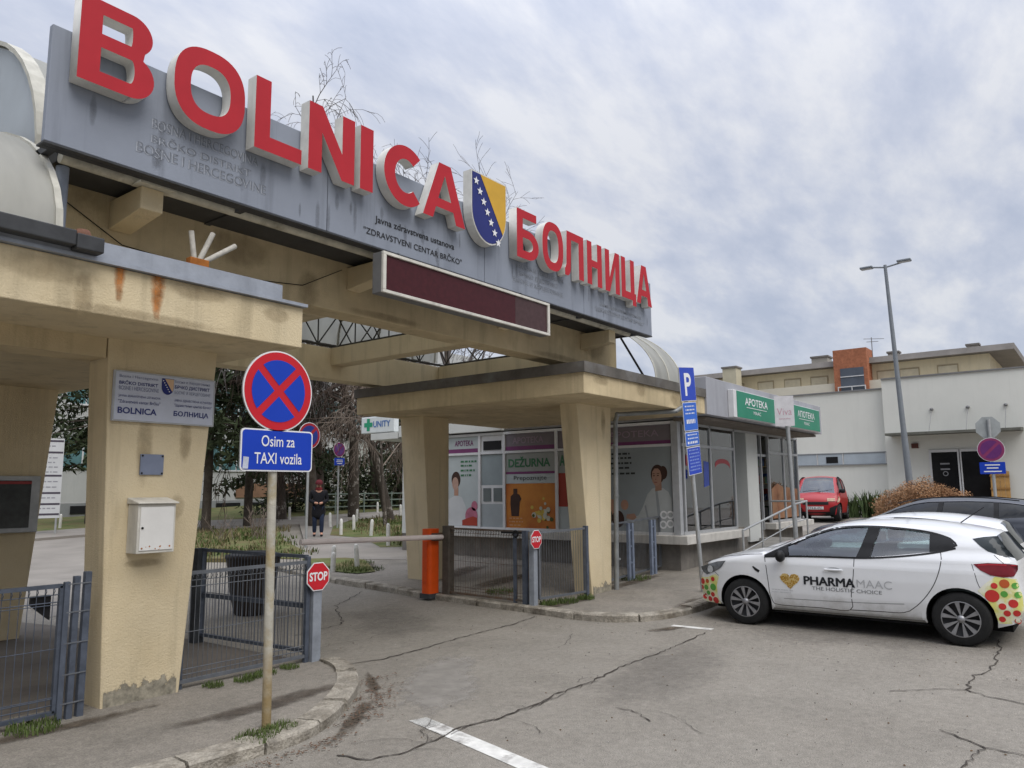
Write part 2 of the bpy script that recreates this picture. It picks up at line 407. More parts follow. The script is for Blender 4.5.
ground_sheet('road', [(26, -6), (36.2, -6), (36.2, 5.0), (26, 5.0)], -.04, conc_road)
ground_sheet('road', [(5.2, 12.9), (7.6, 12.9), (12.4, 26), (14.5, 29.8), (14.5, 33.0), (8, 33)], ROAD+.006, conc_road)
ground_sheet('path', [(12.0, 16.0), (13.43, 12.86), (15.19, 15.4), (17.07, 19.8), (19.3, 22.55), (21.6, 25.4), (19.2, 25.5), (14.3, 18.7)], .004, conc_road, .12)
ground_sheet('path', [(8, 29.0), (14.5, 29.0), (16.58, 26.3), (19.22, 25.49), (21.46, 25.2), (26.54, 25.4), (34, 26), (34, 29), (27, 28.2), (23.35, 28.75), (20.11, 30.2), (18.21, 31.8), (8, 33)], .008, conc_road, .12)
ground_sheet('grass', [(10.65, 18.4), (11.7, 16.5), (12.0, 15.9), (13.31, 17.52), (14.81, 20.46), (17.6, 24.6), (16.4, 26.2), (14.6, 29.0), (12.0, 25)], .012, grass_m, .12, kind='stuff')
ground_sheet('grass', [(19.0, 23.2), (16.5, 20.3), (16.4, 18.6), (14.75, 16.0), (15.6, 15.0), (16.5, 14.9), (26, 24.3), (21.6, 25.2)], .012, grass_m, kind='stuff')
ground_sheet('grass', [(10.95, 14.0), (11.0, 12.62), (11.4, 12.5), (12.66, 14.27), (12.69, 15.02), (12.0, 15.8)], .012, grass_m, kind='stuff')
ground_sheet('grass', [(8, 33.0), (18.21, 31.8), (20.11, 30.2), (23.35, 28.75), (28, 28.4), (50, 30), (50, 44), (5, 48)], .002, grass_m, .12, kind='stuff')
ground_sheet('grass', [(2.0, 15), (5.0, 15.4), (8.0, 22.5), (7, 25), (2, 25)], -.01, grass_m, .1, kind='stuff')
# road paint, joints and cracks
def strip(name, pts, w, mat, dz, jit=0, seed=1, sub=0):
    rnd = random.Random(seed)
    P = [Vector(p) for p in pts]
    if sub:
        Q = []
        for a, b in zip(P, P[1:]):
            k = max(1, int((b-a).length/sub))
            nn = Vector((-(b-a).y, (b-a).x)).normalized()
            for i in range(k): Q.append(a+(b-a)*i/k + nn*rnd.uniform(-jit, jit))
        P = Q+[P[-1]]
    vs = []
    for i, p in enumerate(P):
        t = (P[min(i+1, len(P)-1)]-P[max(0, i-1)]).normalized(); nn = Vector((-t.y, t.x))*w*rnd.uniform(.35, 1.1)*.5 if sub else Vector((-t.y, t.x))*w*.5
        for s_ in (1, -1):
            q = p+nn*s_; vs.append((q.x, q.y, gz(q.x, q.y)+ROAD+dz))
    mb = MB(); mb.add(vs, [(2*i, 2*i+1, 2*i+3, 2*i+2) for i in range(len(P)-1)]); o = mb.build(name, mat); o['kind'] = 'structure'; return o
ground_sheet('road_marking', [(4.82, 4.85), (4.98, 4.80), (4.45, 2.6), (4.30, 2.7)], ROAD+.004, paint_w)
ground_sheet('road_marking', [(10.10, 5.00), (10.00, 5.00), (10.02, 4.42), (10.13, 4.42)], ROAD+.004, paint_w)
cr1 = [(3.88, 4.65), (3.99, 4.4), (4.19, 4.3), (4.65, 4.33), (4.94, 4.36), (5.34, 4.29), (5.76, 4.28), (6.31, 4.33), (6.8, 4.3), (7.55, 4.39), (8.23, 4.39), (9.05, 4.41), (9.83, 4.42)]
strip('road_crack', cr1, .022, crack_m, .008, .022, 2, .07)
strip('road_crack', [(p[0]+.1, p[1]-.03) for p in cr1[3:9]], .013, crack_m, .010, .03, 5, .08)
strip('road_crack', [(5.89, 6.94), (6.3, 6.81), (6.96, 6.83), (7.82, 6.94), (8.7, 6.97), (9.63, 7.04)], .022, crack_m, .008, .018, 3, .08)
strip('road_crack', [(11.19, 1.24), (10.36, 1.18), (9.62, 1.18), (9.29, 1.28), (8.66, 1.28), (8.48, 1.1), (8.42, .9), (8.3, .5)], .020, crack_m, .008, .03, 4, .07)
strip('road_crack', [(8.66, 1.28), (8.46, 1.55), (8.17, 1.84)], .014, crack_m, .010, .02, 6, .06)
strip('road_crack', [(7.15, 1.26), (7.02, 1.1), (6.87, .92), (6.81, .4)], .02, crack_m, .008, .02, 7, .06)
strip('road_crack', [(6.87, .92), (6.51, .97), (6.2, 1.0)], .016, crack_m, .010, .02, 8, .06)
strip('road_crack', [(6.18, 3.65), (6.17, 3.45), (5.99, 3.21)], .014, crack_m, .008, .02, 9, .05)
strip('road_crack', [(6.6, 8.8), (7.6, 9.0), (8.6, 10.4), (9.9, 11.2)], .018, crack_m, .008, .03, 10, .09)
rc = random.Random(77)
for _ in range(9):
    i = rc.randrange(2, len(cr1)-2); p = Vector(cr1[i])+Vector((rc.uniform(-.2, .2), 0)); a = rc.choice((1, -1))*rc.uniform(.7, 2.2); pts = [tuple(p)]
    for k in range(rc.randrange(3, 7)): p = p+Vector((math.cos(a), math.sin(a)))*rc.uniform(.06, .14); a += rc.gauss(0, .35); pts.append(tuple(p))
    strip('road_crack', pts, .006, crack_m, .009, .012, rc.randrange(999), .05)
for x, y, a0, n in ((8.9, 5.9, 3.6, 8), (6.3, 7.9, .2, 8), (5.9, 2.6, 1.2, 5)):
    p = Vector((x, y)); a = a0; pts = [(x, y)]
    for k in range(n): p = p+Vector((math.cos(a), math.sin(a)))*rc.uniform(.1, .22); a += rc.gauss(0, .3); pts.append(tuple(p))
    strip('road_crack', pts, .006, crack_m, .009, .014, rc.randrange(999), .06)
# dirt gathered along the kerbs
def blotch(name, c, rx, ry, ang, dz, mat, seed, n=30, amp=.35):
    vs = [c]; ed = [1.0]; fs = []
    for ring, e_ in ((.5, .75), (1.0, 0.0)):
        for i in range(n):
            t = 2*math.pi*i/n; k = (1+amp*(noise.noise(Vector((math.cos(t)*1.7+seed*5, math.sin(t)*1.7, seed)))+.5*noise.noise(Vector((math.cos(t)*5+seed*3, math.sin(t)*5, seed)))))*ring*1.3
            a, b = rx*k*math.cos(t), ry*k*math.sin(t)
            vs.append((c[0]+a*math.cos(ang)-b*math.sin(ang), c[1]+a*math.sin(ang)+b*math.cos(ang))); ed.append(e_)
    for i in range(n):
        j = (i+1) % n; fs.append((0, 1+i, 1+j)); fs.append((1+i, 1+n+i, 1+n+j, 1+j))
    mb = MB(); mb.add([(x, y, gz(x, y)+dz+.004) for x, y in vs], fs); o = mb.build(name, mat); o['kind'] = 'structure'; set_edge(o, ed); return o
dirt_m = worn_edge("dirt_patch", (.095, .075, .055), .4, 7, lo=.36, hi=.85, amt=.85); wet_m = worn_edge("damp_patch", (.095, .078, .062), .35, 6, lo=.33, hi=.8, nscale=5, amt=.8)
blotch('dirt', (4.60, 5.27), .62, .075, .62, ROAD+.005, dirt_m, 1)
blotch('dirt', (5.50, 6.05), .5, .06, .95, ROAD+.005, dirt_m, 2)
blotch('dirt', (4.25, 6.0), .95, .17, .02, -.003, wet_m, 3)
blotch('dirt', (3.75, 5.30), .36, .15, .1, -.001, dirt_m, 5)
blotch('dirt', (10.3, 7.05), .9, .16, -.15, -.003, dirt_m, 6)
blotch('dirt', (12.8, 7.15), 1.3, .16, 0, -.003, dirt_m, 7)
blotch('dirt', (9.78, 4.95), .3, .1, -.6, ROAD+.006, dirt_m, 8)
blotch('dirt', (11.3, 5.25), .6, .2, 0, .018, dirt_m, 9)
blotch('dirt', (11.8, 13.3), .9, .3, .8, .003, dirt_m, 11)
blotch('dirt', (12.3, 10.9), 1.0, .35, .3, .003, wet_m, 12)
blotch('dirt', (11.9, 9.4), 1.2, .3, .1, .003, dirt_m, 14)
blotch('dirt', (7.6, 3.9), 1.6, .5, .2, ROAD-.001, worn_edge('oil_patch', (.17, .155, .137), .3, 5, lo=.3, hi=.95, amt=.4), 31)
blotch('dirt', (10.6, 2.9), .7, 1.7, .05, ROAD, MATS['oil_patch'], 32)
blotch('dirt', (6.0, 5.6), 1.2, .4, .6, ROAD, worn_edge('pale_patch', (.30, .28, .25), .2, 5, amt=.6), 33)
blotch('dirt', (8.2, 8.6), 1.4, .6, .9, ROAD, MATS['oil_patch'], 34)
blotch('dirt', (2.6, 6.75), 1.3, .10, 0, -.003, dirt_m, 13)

def blades(name, spots, mat, n, h=(.04, .1), seed=1, dz=0, wd=.006):
    """loose grass blades round the given (x, y, radius) spots, one object nobody could count"""
    rnd = random.Random(seed); mb = MB()
    for x, y, r in spots:
        for _ in range(n):
            a = rnd.uniform(0, 6.28); q = r*math.sqrt(rnd.random()); px, py = x+q*math.cos(a), y+q*math.sin(a)
            z = gz(px, py)+dz; hh = rnd.uniform(*h); l = rnd.uniform(0, 6.28); w = wd*rnd.uniform(.6, 1.5)
            d = Vector((math.cos(l), math.sin(l), 0)); s_ = Vector((-d.y, d.x, 0))*w; b = Vector((px, py, z)); k = rnd.uniform(.15, .8)
            mb.add([b-s_, b+s_, b+s_*.7+d*hh*k*.4+Z_*hh*.7, b-s_*.7+d*hh*k*.4+Z_*hh*.7, b+d*hh*k+Z_*hh], [(0, 1, 2, 3), (3, 2, 4)])
    o = mb.build(name, mat); o['kind'] = 'stuff'; return o
blades('grass_tuft', [(3.70, 5.30, .14), (3.6, 5.25, .16), (3.9, 5.32, .12), (4.6, 6.9, .10), (4.9, 6.98, .12), (5.2, 7.0, .10), (4.3, 6.95, .1), (4.75, 6.95, .1)], blade_m, 260, (.012, .05), 4, wd=.0028)
blades('grass_tuft', [(10.5, 7.05, .2), (10.9, 6.95, .15), (10.2, 7.2, .15), (11.5, 12.9, .4), (11.2, 12.9, .3), (12.1, 13.9, .4), (11.4, 13.6, .4), (13.2, 7.3, .3), (2.7, 6.85, .2), (1.9, 6.85, .2), (10.7, 8.6, .25)], blade_m, 260, (.02, .09), 5, wd=.005)
gs = []
rg = random.Random(11)
def in_poly(x, y, P):
    c = False
    for i in range(len(P)):
        (x1, y1), (x2, y2) = P[i], P[i-1]
        if (y1 > y) != (y2 > y) and x < (x2-x1)*(y-y1)/(y2-y1)+x1: c = not c
    return c
for P in ([(10.65, 18.4), (12.0, 15.9), (13.31, 17.52), (14.81, 20.46), (17.6, 24.6), (14.6, 29.0), (12.0, 25)], [(19.3, 22.55), (15.30, 15.45), (16.5, 14.9), (26, 24.3), (21.6, 25.2)]):
    xs = [p[0] for p in P]; ys = [p[1] for p in P]
    while True:
        x = rg.uniform(min(xs), max(xs)); y = rg.uniform(min(ys), max(ys))
        if in_poly(x, y, P): gs.append((x, y, .55))
        if len(gs) % 110 == 0 and gs: gs.append((x, y, .01)); break
blades('grass_tuft', gs[::2], blade_m, 45, (.05, .16), 6, wd=.016)
blades('grass_tuft', gs[1::2], drygrass_m, 35, (.05, .2), 7, wd=.014)
# fallen leaves along the kerb
rl = random.Random(21); mb = MB()
for _ in range(800):
    t = rl.random(); i = int(t*(len(cr1)-1))
    a = rl.choice([(3.5, 5.0), (4.0, 5.02), (4.5, 5.25), (4.9, 5.55), (5.3, 5.92), (5.55, 6.2), (4.7, 5.4), (5.1, 5.72)])
    x, y = a[0]+rl.gauss(.05, .16), a[1]-abs(rl.gauss(.03, .10))
    s_ = rl.uniform(.006, .018); r = rl.uniform(0, 6.28); z = gz(x, y)+ROAD+.006
    d = Vector((math.cos(r), math.sin(r), rl.uniform(-.2, .5)))*s_; e_ = Vector((-math.sin(r), math.cos(r), rl.uniform(-.2, .4)))*s_*.6; p = Vector((x, y, z+.012))
    mb.add([p-d, p-e_, p+d, p+e_], [(0, 1, 2, 3)])
o = mb.build('leaf_litter', M("fallen_leaves", (.12, .075, .05), .9, .5, 20)); o['kind'] = 'stuff'

mb = MB()
for _ in range(900):
    x, y = rl.uniform(3.6, 11.5), rl.uniform(.5, 9.0)
    if x < 5.6 and y > 4.9: continue
    s_ = rl.choice((.004, .005, .006, .008, .011)); z = gz(x, y)+ROAD+.004; a = rl.uniform(0, 6.28)
    q = [Vector((x+s_*rl.uniform(.7, 1.3)*math.cos(a+k*2.09), y+s_*rl.uniform(.7, 1.3)*math.sin(a+k*2.09), z)) for k in range(3)]; t = Vector((x, y, z+s_*.8))
    mb.add(q+[t], [(0, 1, 3), (1, 2, 3), (2, 0, 3)], rl.randrange(3))
o = mb.build('gravel_bits', [M("grit_dark", (.09, .08, .07), .9, .2, 9), M("grit_pale", (.33, .31, .28), .9, .2, 9), M("grit_leaf", (.13, .085, .05), .9, .2, 9)]); o['kind'] = 'stuff'
# ---------------------------------------------------------------- the entrance gateway
def translucent(name, col, t=.5):
    m = bpy.data.materials.new(name); m.use_nodes = True; MATS[name] = m
    N = m.node_tree.nodes; L = m.node_tree.links; b = N['Principled BSDF']; b.inputs['Roughness'].default_value = .55
    tcx = N.new("ShaderNodeTexCoord"); n = N.new("ShaderNodeTexNoise"); mp = N.new("ShaderNodeMapping"); mp.inputs['Scale'].default_value = (3, .7, .7)
    L.new(tcx.outputs['Object'], mp.inputs[0]); L.new(mp.outputs[0], n.inputs['Vector']); n.inputs['Scale'].default_value = 1.3; n.inputs['Detail'].default_value = 6
    r = N.new("ShaderNodeValToRGB"); L.new(n.outputs[0], r.inputs[0]); r.color_ramp.elements[0].position = .35; r.color_ramp.elements[1].position = .65
    r.color_ramp.elements[0].color = tuple(c*.78 for c in col)+(1,); r.color_ramp.elements[1].color = tuple(col)+(1,)
    L.new(r.outputs[0], b.inputs['Base Color'])
    tr = N.new("ShaderNodeBsdfTranslucent"); L.new(r.outputs[0], tr.inputs[0]); mx = N.new("ShaderNodeMixShader"); mx.inputs[0].default_value = t
    L.new(b.outputs[0], mx.inputs[1]); L.new(tr.outputs[0], mx.inputs[2]); L.new(mx.outputs[0], N['Material Output'].inputs[0]); return m
poly_w = translucent("milky_polycarbonate", (.60, .60, .55), .5)
pane_b = translucent("bluish_gable_sheet", (.52, .57, .62), .3)
gate = thing('entrance_gateway', 'ochre concrete hospital gateway on four tapered pillars over the entrance road', 'gateway', (3.65, 7.2, 0))
def pillar(xb0, xb1, xt0, xt1, y0, y1, z0, z1):
    mb = MB(); mb.hexa([(xb0, y0, z0), (xb1, y0, z0), (xb1, y1, z0), (xb0, y1, z0)], [(xt0, y0, z1), (xt1, y0, z1), (xt1, y1, z1), (xt0, y1, z1)])
    return mb.build('pillar', stucco, gate, bevel=.012)
p1 = pillar(3.30, 4.00, 3.17, 4.25, 7.05, 7.43, -.1, 3.24)
pillar(3.55, 4.16, 3.35, 4.43, 11.2, 11.58, -.1, 3.24)
p2 = pillar(11.28, 11.90, 10.90, 12.03, 7.05, 7.40, 0, 3.30)
pillar(11.12, 11.62, 10.86, 11.62, 10.62, 11.25, 0, 3.30)
# crumbling plaster at the pillar feet
crumb = M("crumbled_plaster", (.30, .265, .20), .95, .35, 14, .8, 60, col2=(.16, .14, .11), thr=.5)
crumb = worn_edge("broken_plaster", (.27, .245, .19), .45, 16, lo=.42, hi=.5, nscale=9)
grime = worn_edge("wall_grime", (.25, .19, .11), .3, 9, lo=.30, hi=1.05, nscale=5, amt=.42)
def wall_stain(par, name, x, z, rx, rz, y, mat, n=22):
    """a broken-edged stain lying on a wall that faces the street"""
    vs = [(x, y, z)]; ed = [1.0]
    for k, e_ in ((.55, .8), (1.0, 0.0)):
        for i in range(n): t = 2*math.pi*i/n; vs.append((x+rx*k*math.cos(t), y, z+rz*k*math.sin(t))); ed.append(e_)
    fs = []
    for i in range(n): q = (i+1) % n; fs += [(0, 1+i, 1+q), (1+i, 1+n+i, 1+n+q, 1+q)]
    mb = MB(); mb.add(vs, fs); o = mb.build(name, mat, par); set_edge(o, ed)
def foot_patch(par, xl, xr, y, z0, seed):
    n = 12; vs = []; ed = []
    for i in range(n+1):
        x = xl+(xr-xl)*i/n
        for z, e_ in ((z0-.02, .9), (z0+.05, .8), (z0+.13, .5), (z0+.30, .0)): vs.append((x, y, z)); ed.append(e_)
    mb = MB(); mb.add(vs, [(4*i+q, 4*i+4+q, 4*i+5+q, 4*i+1+q) for i in range(n) for q in range(3)]); o = mb.build('plaster_damage', crumb, par); set_edge(o, ed)
foot_patch(p1, 3.315, 3.975, 7.046, -.008, 4); foot_patch(p2, 11.30, 11.885, 7.046, .07, 9)
for x, z, rx, rz in ((3.55, 2.25, .10, .45), (3.9, 1.7, .10, .16), (3.6, 1.20, .22, .05), (3.95, 2.35, .08, .30)): wall_stain(p1, 'grime', x, z, rx, rz, 7.0465, grime)
for x, z, rx, rz in ((11.75, 3.0, .10, .35),): wall_stain(p2, 'grime', x, z, rx, rz, 7.0465, grime)
# left roof slab
sl = MB(); sl.box(-4, 4.60, 6.15, 12.1, 3.22, 3.62); canl = sl.build('canopy_roof', stucco, gate, bevel=.01)
MB().box(-4, 3.16, 7.06, 7.42, 3.04, 3.219).build('lintel', stucco_dk, gate)
MB().box(-4, 3.34, 11.21, 11.57, 3.04, 3.219).build('lintel', stucco_dk, gate)
fl = MB(); fl.box(-4, 4.33, 6.115, 6.147, 3.655, 3.79); fl.box(-4, 4.62, 6.10, 6.40, 3.623, 3.653); fl.box(4.603, 4.63, 6.41, 12.1, 3.58, 3.66)
fl.build('flashing', sheet, canl)
g_ = MB(); g_.box(-4, 2.42, 6.0, 6.11, 3.68, 3.80); g_.box(2.42, 2.62, 5.99, 6.11, 3.66, 3.78); g_.build('gutter', dark_metal, canl, bevel=.01)
for x, z, rx, rz in ((2.3, 3.5, .5, .14), (3.5, 3.56, .4, .10), (4.3, 3.5, .2, .10), (3.0, 3.26, .9, .06), (2.55, 3.36, .10, .25)): wall_stain(canl, 'grime', x, z, rx, rz, 6.1468, grime)
rust_edge = worn_edge("rust_runs", (.42, .15, .03), .5, 14, lo=.22, hi=1.0, nscale=9, amt=.9)
for x, w, z0, z1 in ((3.135, .085, 3.22, 3.62), (2.82, .065, 3.33, 3.62)):
    mb = MB(); n = 8; vs = []; ed = []
    for i in range(n+1):
        t = i/n; z = z1+(z0-z1)*t; ww = w*(1-.55*t)
        for dx, e_ in ((-ww, 0), (-ww*.3, 1-.6*t*t), (ww*.3, 1-.6*t*t), (ww, 0)): vs.append((x+dx, 6.1465, z)); ed.append(e_*(1 if i < n else 0))
    mb.add(vs, [(4*i+q, 4*i+4+q, 4*i+5+q, 4*i+1+q) for i in range(n) for q in range(3)]); o = mb.build('rust_stain', rust_edge, canl); set_edge(o, ed)

# right roof slab, running on over the pharmacy
sl = MB(); sl.box(9.80, 14.40, 6.20, 11.35, 3.28, 3.63); canr = sl.build('canopy_roof', stucco_dk, gate, bevel=.01)
for x, z, rx, rz in ((10.3, 3.52, .3, .10), (11.6, 3.5, .2, .16), (12.9, 3.45, .25, .2), (13.7, 3.5, .3, .14)): wall_stain(canr, 'grime', x, z, rx, rz, 6.1965, grime)
cap = M("weathered_roof_edge", (.115, .105, .092), .7, .25, 3, .1, 30, col2=(.20, .20, .20), thr=.62)
fl = MB(); fl.box(9.76, 14.40, 6.16, 6.197, 3.60, 3.765); fl.box(9.76, 9.797, 6.198, 11.39, 3.60, 3.765); fl.box(9.80, 14.40, 6.198, 11.39, 3.632, 3.76)
fl.build('flashing', cap, canr)
dp = MB(); dp.path([(13.12, 6.09, 3.76), (13.12, 6.09, 3.36), (12.95, 6.22, 3.24), (12.14, 6.98, 3.17), (12.10, 7.0, 3.05), (11.99, 7.0, .06)], .042, 10)
for q in ((13.12, 6.09, 3.36), (12.14, 6.98, 3.17)): dp.lathe([(.05*math.sin(math.pi*i/6), .05*math.cos(math.pi*i/6)) for i in range(7)], q, 10)
for z in (.6, 1.7, 2.6): dp.tube((12.05, 7.0, z), (12.05, 7.0, z+.03), .055, .055, 10)
dp.build('downpipe', M("grey_downpipe", (.24, .25, .25), .5, .2, 6, metal=.3), canr)
# beams
bm_ = MB(); bm_.box(.3, 12.2, 7.0, 7.35, 3.92, 4.66); bm_.box(3.45, 4.05, 7.02, 7.33, 3.62, 3.92); bm_.box(11.1, 11.75, 7.02, 7.33, 3.765, 3.92)
beam = bm_.build('beam', stucco_dk, gate, bevel=.012)
for x, z, rx, rz in ((2.8, 4.5, .3, .3), (4.4, 4.35, .5, .25), (5.3, 4.1, .2, .3), (7.5, 4.45, .8, .2), (9.5, 4.4, .4, .3), (11.4, 4.3, .5, .3), (6.5, 3.98, .8, .06), (10.3, 3.98, .9, .07)): wall_stain(beam, 'grime', x, z, rx, rz, 6.9965, grime)
bm_ = MB(); bm_.box(.3, 12.3, 11.05, 11.4, 3.85, 4.42); bm_.box(3.45, 4.05, 11.07, 11.38, 3.62, 3.85); bm_.box(10.9, 11.6, 11.07, 11.34, 3.765, 3.85)
bm_.build('beam', stucco, gate, bevel=.012)
CB = (3.2, 6.05, 8.90, 11.75)
for x in CB: MB().box(x, x+.30, 7.352, 11.048, 4.10, 4.42).build('cross_beam', stucco, gate, bevel=.01)
for x in (3.08, 5.85, 8.70, 10.97):
    mb = MB(); mb.hexa([(x, 6.42, 4.27), (x+.2, 6.42, 4.27), (x+.2, 6.998, 4.20), (x, 6.998, 4.20)], [(x, 6.42, 4.47), (x+.2, 6.42, 4.47), (x+.2, 6.998, 4.47), (x, 6.998, 4.47)])
    st = mb.build('bracket', stucco, gate, bevel=.008)
    mb = MB(); mb.box(x-.05, x+.26, 6.34, 6.5, 4.472, 4.488); mb.build('bracket_cap', gutter_m, st)
ug = MB(); ug.tube((2.45, 6.50, 4.535), (11.75, 6.50, 4.535), .055, .055, 12); ug.build('gutter', gutter_m, gate)
ug = MB(); ug.box(2.4, 11.9, 6.58, 7.3, 4.665, 4.68)
ug.box(2.45, 11.85, 6.565, 6.99, 4.515, 4.664)  # dark filler painting the shaded gap between gutter and beam
ug.build('soffit_gap_shade', dark_metal, gate)
mb = MB(); mb.path([(2.52, 6.62, 3.7), (2.52, 6.62, 4.5)], .05, 10); mb.build('downpipe', M("bluish_pipe", (.30, .34, .42), .5, .15, 6), gate)
mb = MB(); mb.path([(2.7, 6.98, 4.35), (3.2, 6.975, 4.08), (4.3, 6.975, 4.02), (5.2, 6.975, 4.12), (5.75, 6.975, 4.42)], .005, 6); mb.build('cable', black_m, gate)
# vaults of milky sheeting
def vault(x0, x1, cy, a, z0, rise, t0=0, t1=180, n=24, seams=0):
    mb = MB(); vs = []
    for i in range(n+1):
        t = R_(t0+(t1-t0)*i/n)
        for x in (x0, x1): vs.append((x, cy-a*math.cos(t), z0+rise*math.sin(t)))
    mb.add(vs, [(2*i, 2*i+1, 2*i+3, 2*i+2) for i in range(n)], 0, True); return mb
def rib(mb, x, cy, a, z0, rise, w=.1, d=.03, t0=0, t1=180, n=24):
    P = [(cy-a*math.cos(R_(t0+(t1-t0)*i/n)), z0+rise*math.sin(R_(t0+(t1-t0)*i/n))) for i in range(n+1)]
    Q = [(cy-(a+d)*math.cos(R_(t0+(t1-t0)*i/n)), z0+(rise+d)*math.sin(R_(t0+(t1-t0)*i/n))) for i in range(n+1)]
    for i in range(n):
        mb.hexa([(x, P[i][0], P[i][1]), (x+w, P[i][0], P[i][1]), (x+w, P[i+1][0], P[i+1][1]), (x, P[i+1][0], P[i+1][1])], [(x, Q[i][0], Q[i][1]), (x+w, Q[i][0], Q[i][1]), (x+w, Q[i+1][0], Q[i+1][1]), (x, Q[i+1][0], Q[i+1][1])])
v1 = vault(2.42, 12.2, 9.2, 2.3, 4.60, 1.72).build('vault_roof', poly_w, gate)
cream_rib = M("cream_rib", (.50, .485, .42), .6, .15, 6, streak=.3)
for k, x in enumerate((2.40, 3.4, 4.4, 5.4, 6.4, 7.4, 8.4, 9.4, 10.4, 11.4, 12.08)):
    mb = MB(); rib(mb, x, 9.2, 2.3, 4.60, 1.72, .13 if k == 0 else .05, .04 if k == 0 else .02); mb.build('rib', cream_rib, v1)
mb = MB(); mb.shape([[(9.2-2.28*math.cos(R_(i*6)), 4.6+1.70*math.sin(R_(i*6))) for i in range(31)]], (2.44, 0, 0), -Y_*-1, Z_); 
mb.build('gable', pane_b, v1)
v2 = vault(-4, 2.36, 9.1, 3.0, 3.78, 1.42).build('vault_roof', poly_w, gate)
for x in (2.30, 1.3, .3, -.7): mb = MB(); rib(mb, x, 9.1, 3.0, 3.78, 1.42, .05, .018); mb.build('rib', cream_rib, v2)
v3 = vault(12.25, 13.3, 9.1, 2.85, 3.78, 1.42, 0, 90).build('vault_roof', poly_w, gate)
for x in (12.24, 12.75, 13.28): mb = MB(); rib(mb, x, 9.1, 2.85, 3.78, 1.42, .035, .014, 0, 90); mb.build('rib', cream_rib, v3)
mb = MB(); mb.tube((12.27, 7.02, 4.70), (12.27, 7.55, 3.77), .025, None, 6); mb.tube((12.27, 7.0, 4.70), (12.27, 6.45, 3.77), .02, None, 6); mb.tube((12.27, 7.55, 3.77), (12.27, 8.6, 5.1), .02, None, 6); mb.tube((12.3, 6.45, 3.79), (12.3, 9.0, 3.79), .02, None, 6)
mb.build('strut', black_m, v3)
# roof trusses under the big vault
tr_m = M("truss_steel", (.05, .047, .04), .6, .2, 8)
def yz_truss(x):
    mb = MB(); bot = [(x, 7.4+(11.0-7.4)*i/8, 4.47) for i in range(9)]
    top = []
    for i in range(9):
        y = 7.4+(11.0-7.4)*i/8; top.append((x, y, 4.60+1.70*math.sqrt(max(0, 1-((y-9.2)/2.3)**2))-.04))
    mid = [(p[0], p[1], min(q[2], 4.95)) for p, q in zip(bot, top)]
    mb.path(bot, .022, 6); mb.path(mid, .02, 6)
    for i in range(8): mb.tube(bot[i], mid[i+1] if i % 2 == 0 else mid[i], .014, None, 5) if i % 2 == 0 else mb.tube(mid[i], bot[i+1], .014, None, 5)
    mb.path(top, .02, 6)
    mb.build('truss', tr_m, gate)
def xz_truss(y, z0, z1, x0, x1, n):
    mb = MB(); b = [(x0+(x1-x0)*i/n, y, z0) for i in range(n+1)]; t = [(x0+(x1-x0)*i/n, y, z1) for i in range(n+1)]
    mb.path(b, .024, 6); mb.path(t, .02, 6)
    for i in range(n): mb.tube(b[i], t[i+1], .014, None, 5) if i % 2 == 0 else mb.tube(t[i], b[i+1], .014, None, 5)
    for i in range(0, n+1, 2): mb.tube(b[i], t[i], .014, None, 5)
    mb.build('truss', tr_m, gate)
for x in (3.35, 6.2, 9.05, 11.9): yz_truss(x)
xz_truss(11.1, 4.47, 5.05, 2.6, 12.1, 22); xz_truss(7.45, 4.47, 5.0, 2.6, 12.1, 22); xz_truss(9.2, 5.6, 6.15, 2.6, 12.1, 18)

# ---------------------------------------------------------------- the big sign
board = thing('hospital_sign', 'long grey board with raised red hospital lettering carried above the gateway', 'sign', (2.2, 6.2, 4.48))
seams = [2.20, 4.88, 7.42, 9.80, 12.02]
for a, b in zip(seams, seams[1:]):
    MB().box(a+.004, b-.004, 6.17, 6.23, 4.49, 5.44).build('panel', grey_panel, board, bevel=.006)
mb = MB(); mb.box(2.22, 12.0, 6.235, 6.27, 4.47, 5.42)
for x in (2.3, 4.0, 6.0, 8.0, 10.0, 11.8): mb.box(x, x+.06, 6.272, 6.99, 4.50, 4.555)
mb.box(2.2, 12.02, 6.165, 6.30, 4.472, 4.486); mb.build('frame', dark_metal, board)
dust = worn_edge("board_streak", (.15, .16, .18), .3, 9, lo=.30, hi=1.0, nscale=7, amt=.4)
rb = random.Random(44)
for k in range(26): wall_stain(board, 'streak', rb.uniform(2.4, 11.9), rb.uniform(4.6, 4.95), rb.uniform(.015, .05), rb.uniform(.10, .25), 6.1688-.00004*k, dust, 12)
T = .16
def ringshape(w, h, t, e=2.5, n=48):
    def se(a, b):
        o = []
        for i in range(n):
            q = 2*math.pi*i/n; c, s_ = math.cos(q), math.sin(q)
            o.append((w/2+a*math.copysign(abs(c)**(2/e), c), h/2+b*math.copysign(abs(s_)**(2/e), s_)))
        return o
    return [se(w/2, h/2), se(w/2-t, h/2-t)]
def arc(cx, cy, rx, ry, a0, a1, n=14): return [(cx+rx*math.cos(R_(a0+(a1-a0)*i/n)), cy+ry*math.sin(R_(a0+(a1-a0)*i/n))) for i in range(n+1)]
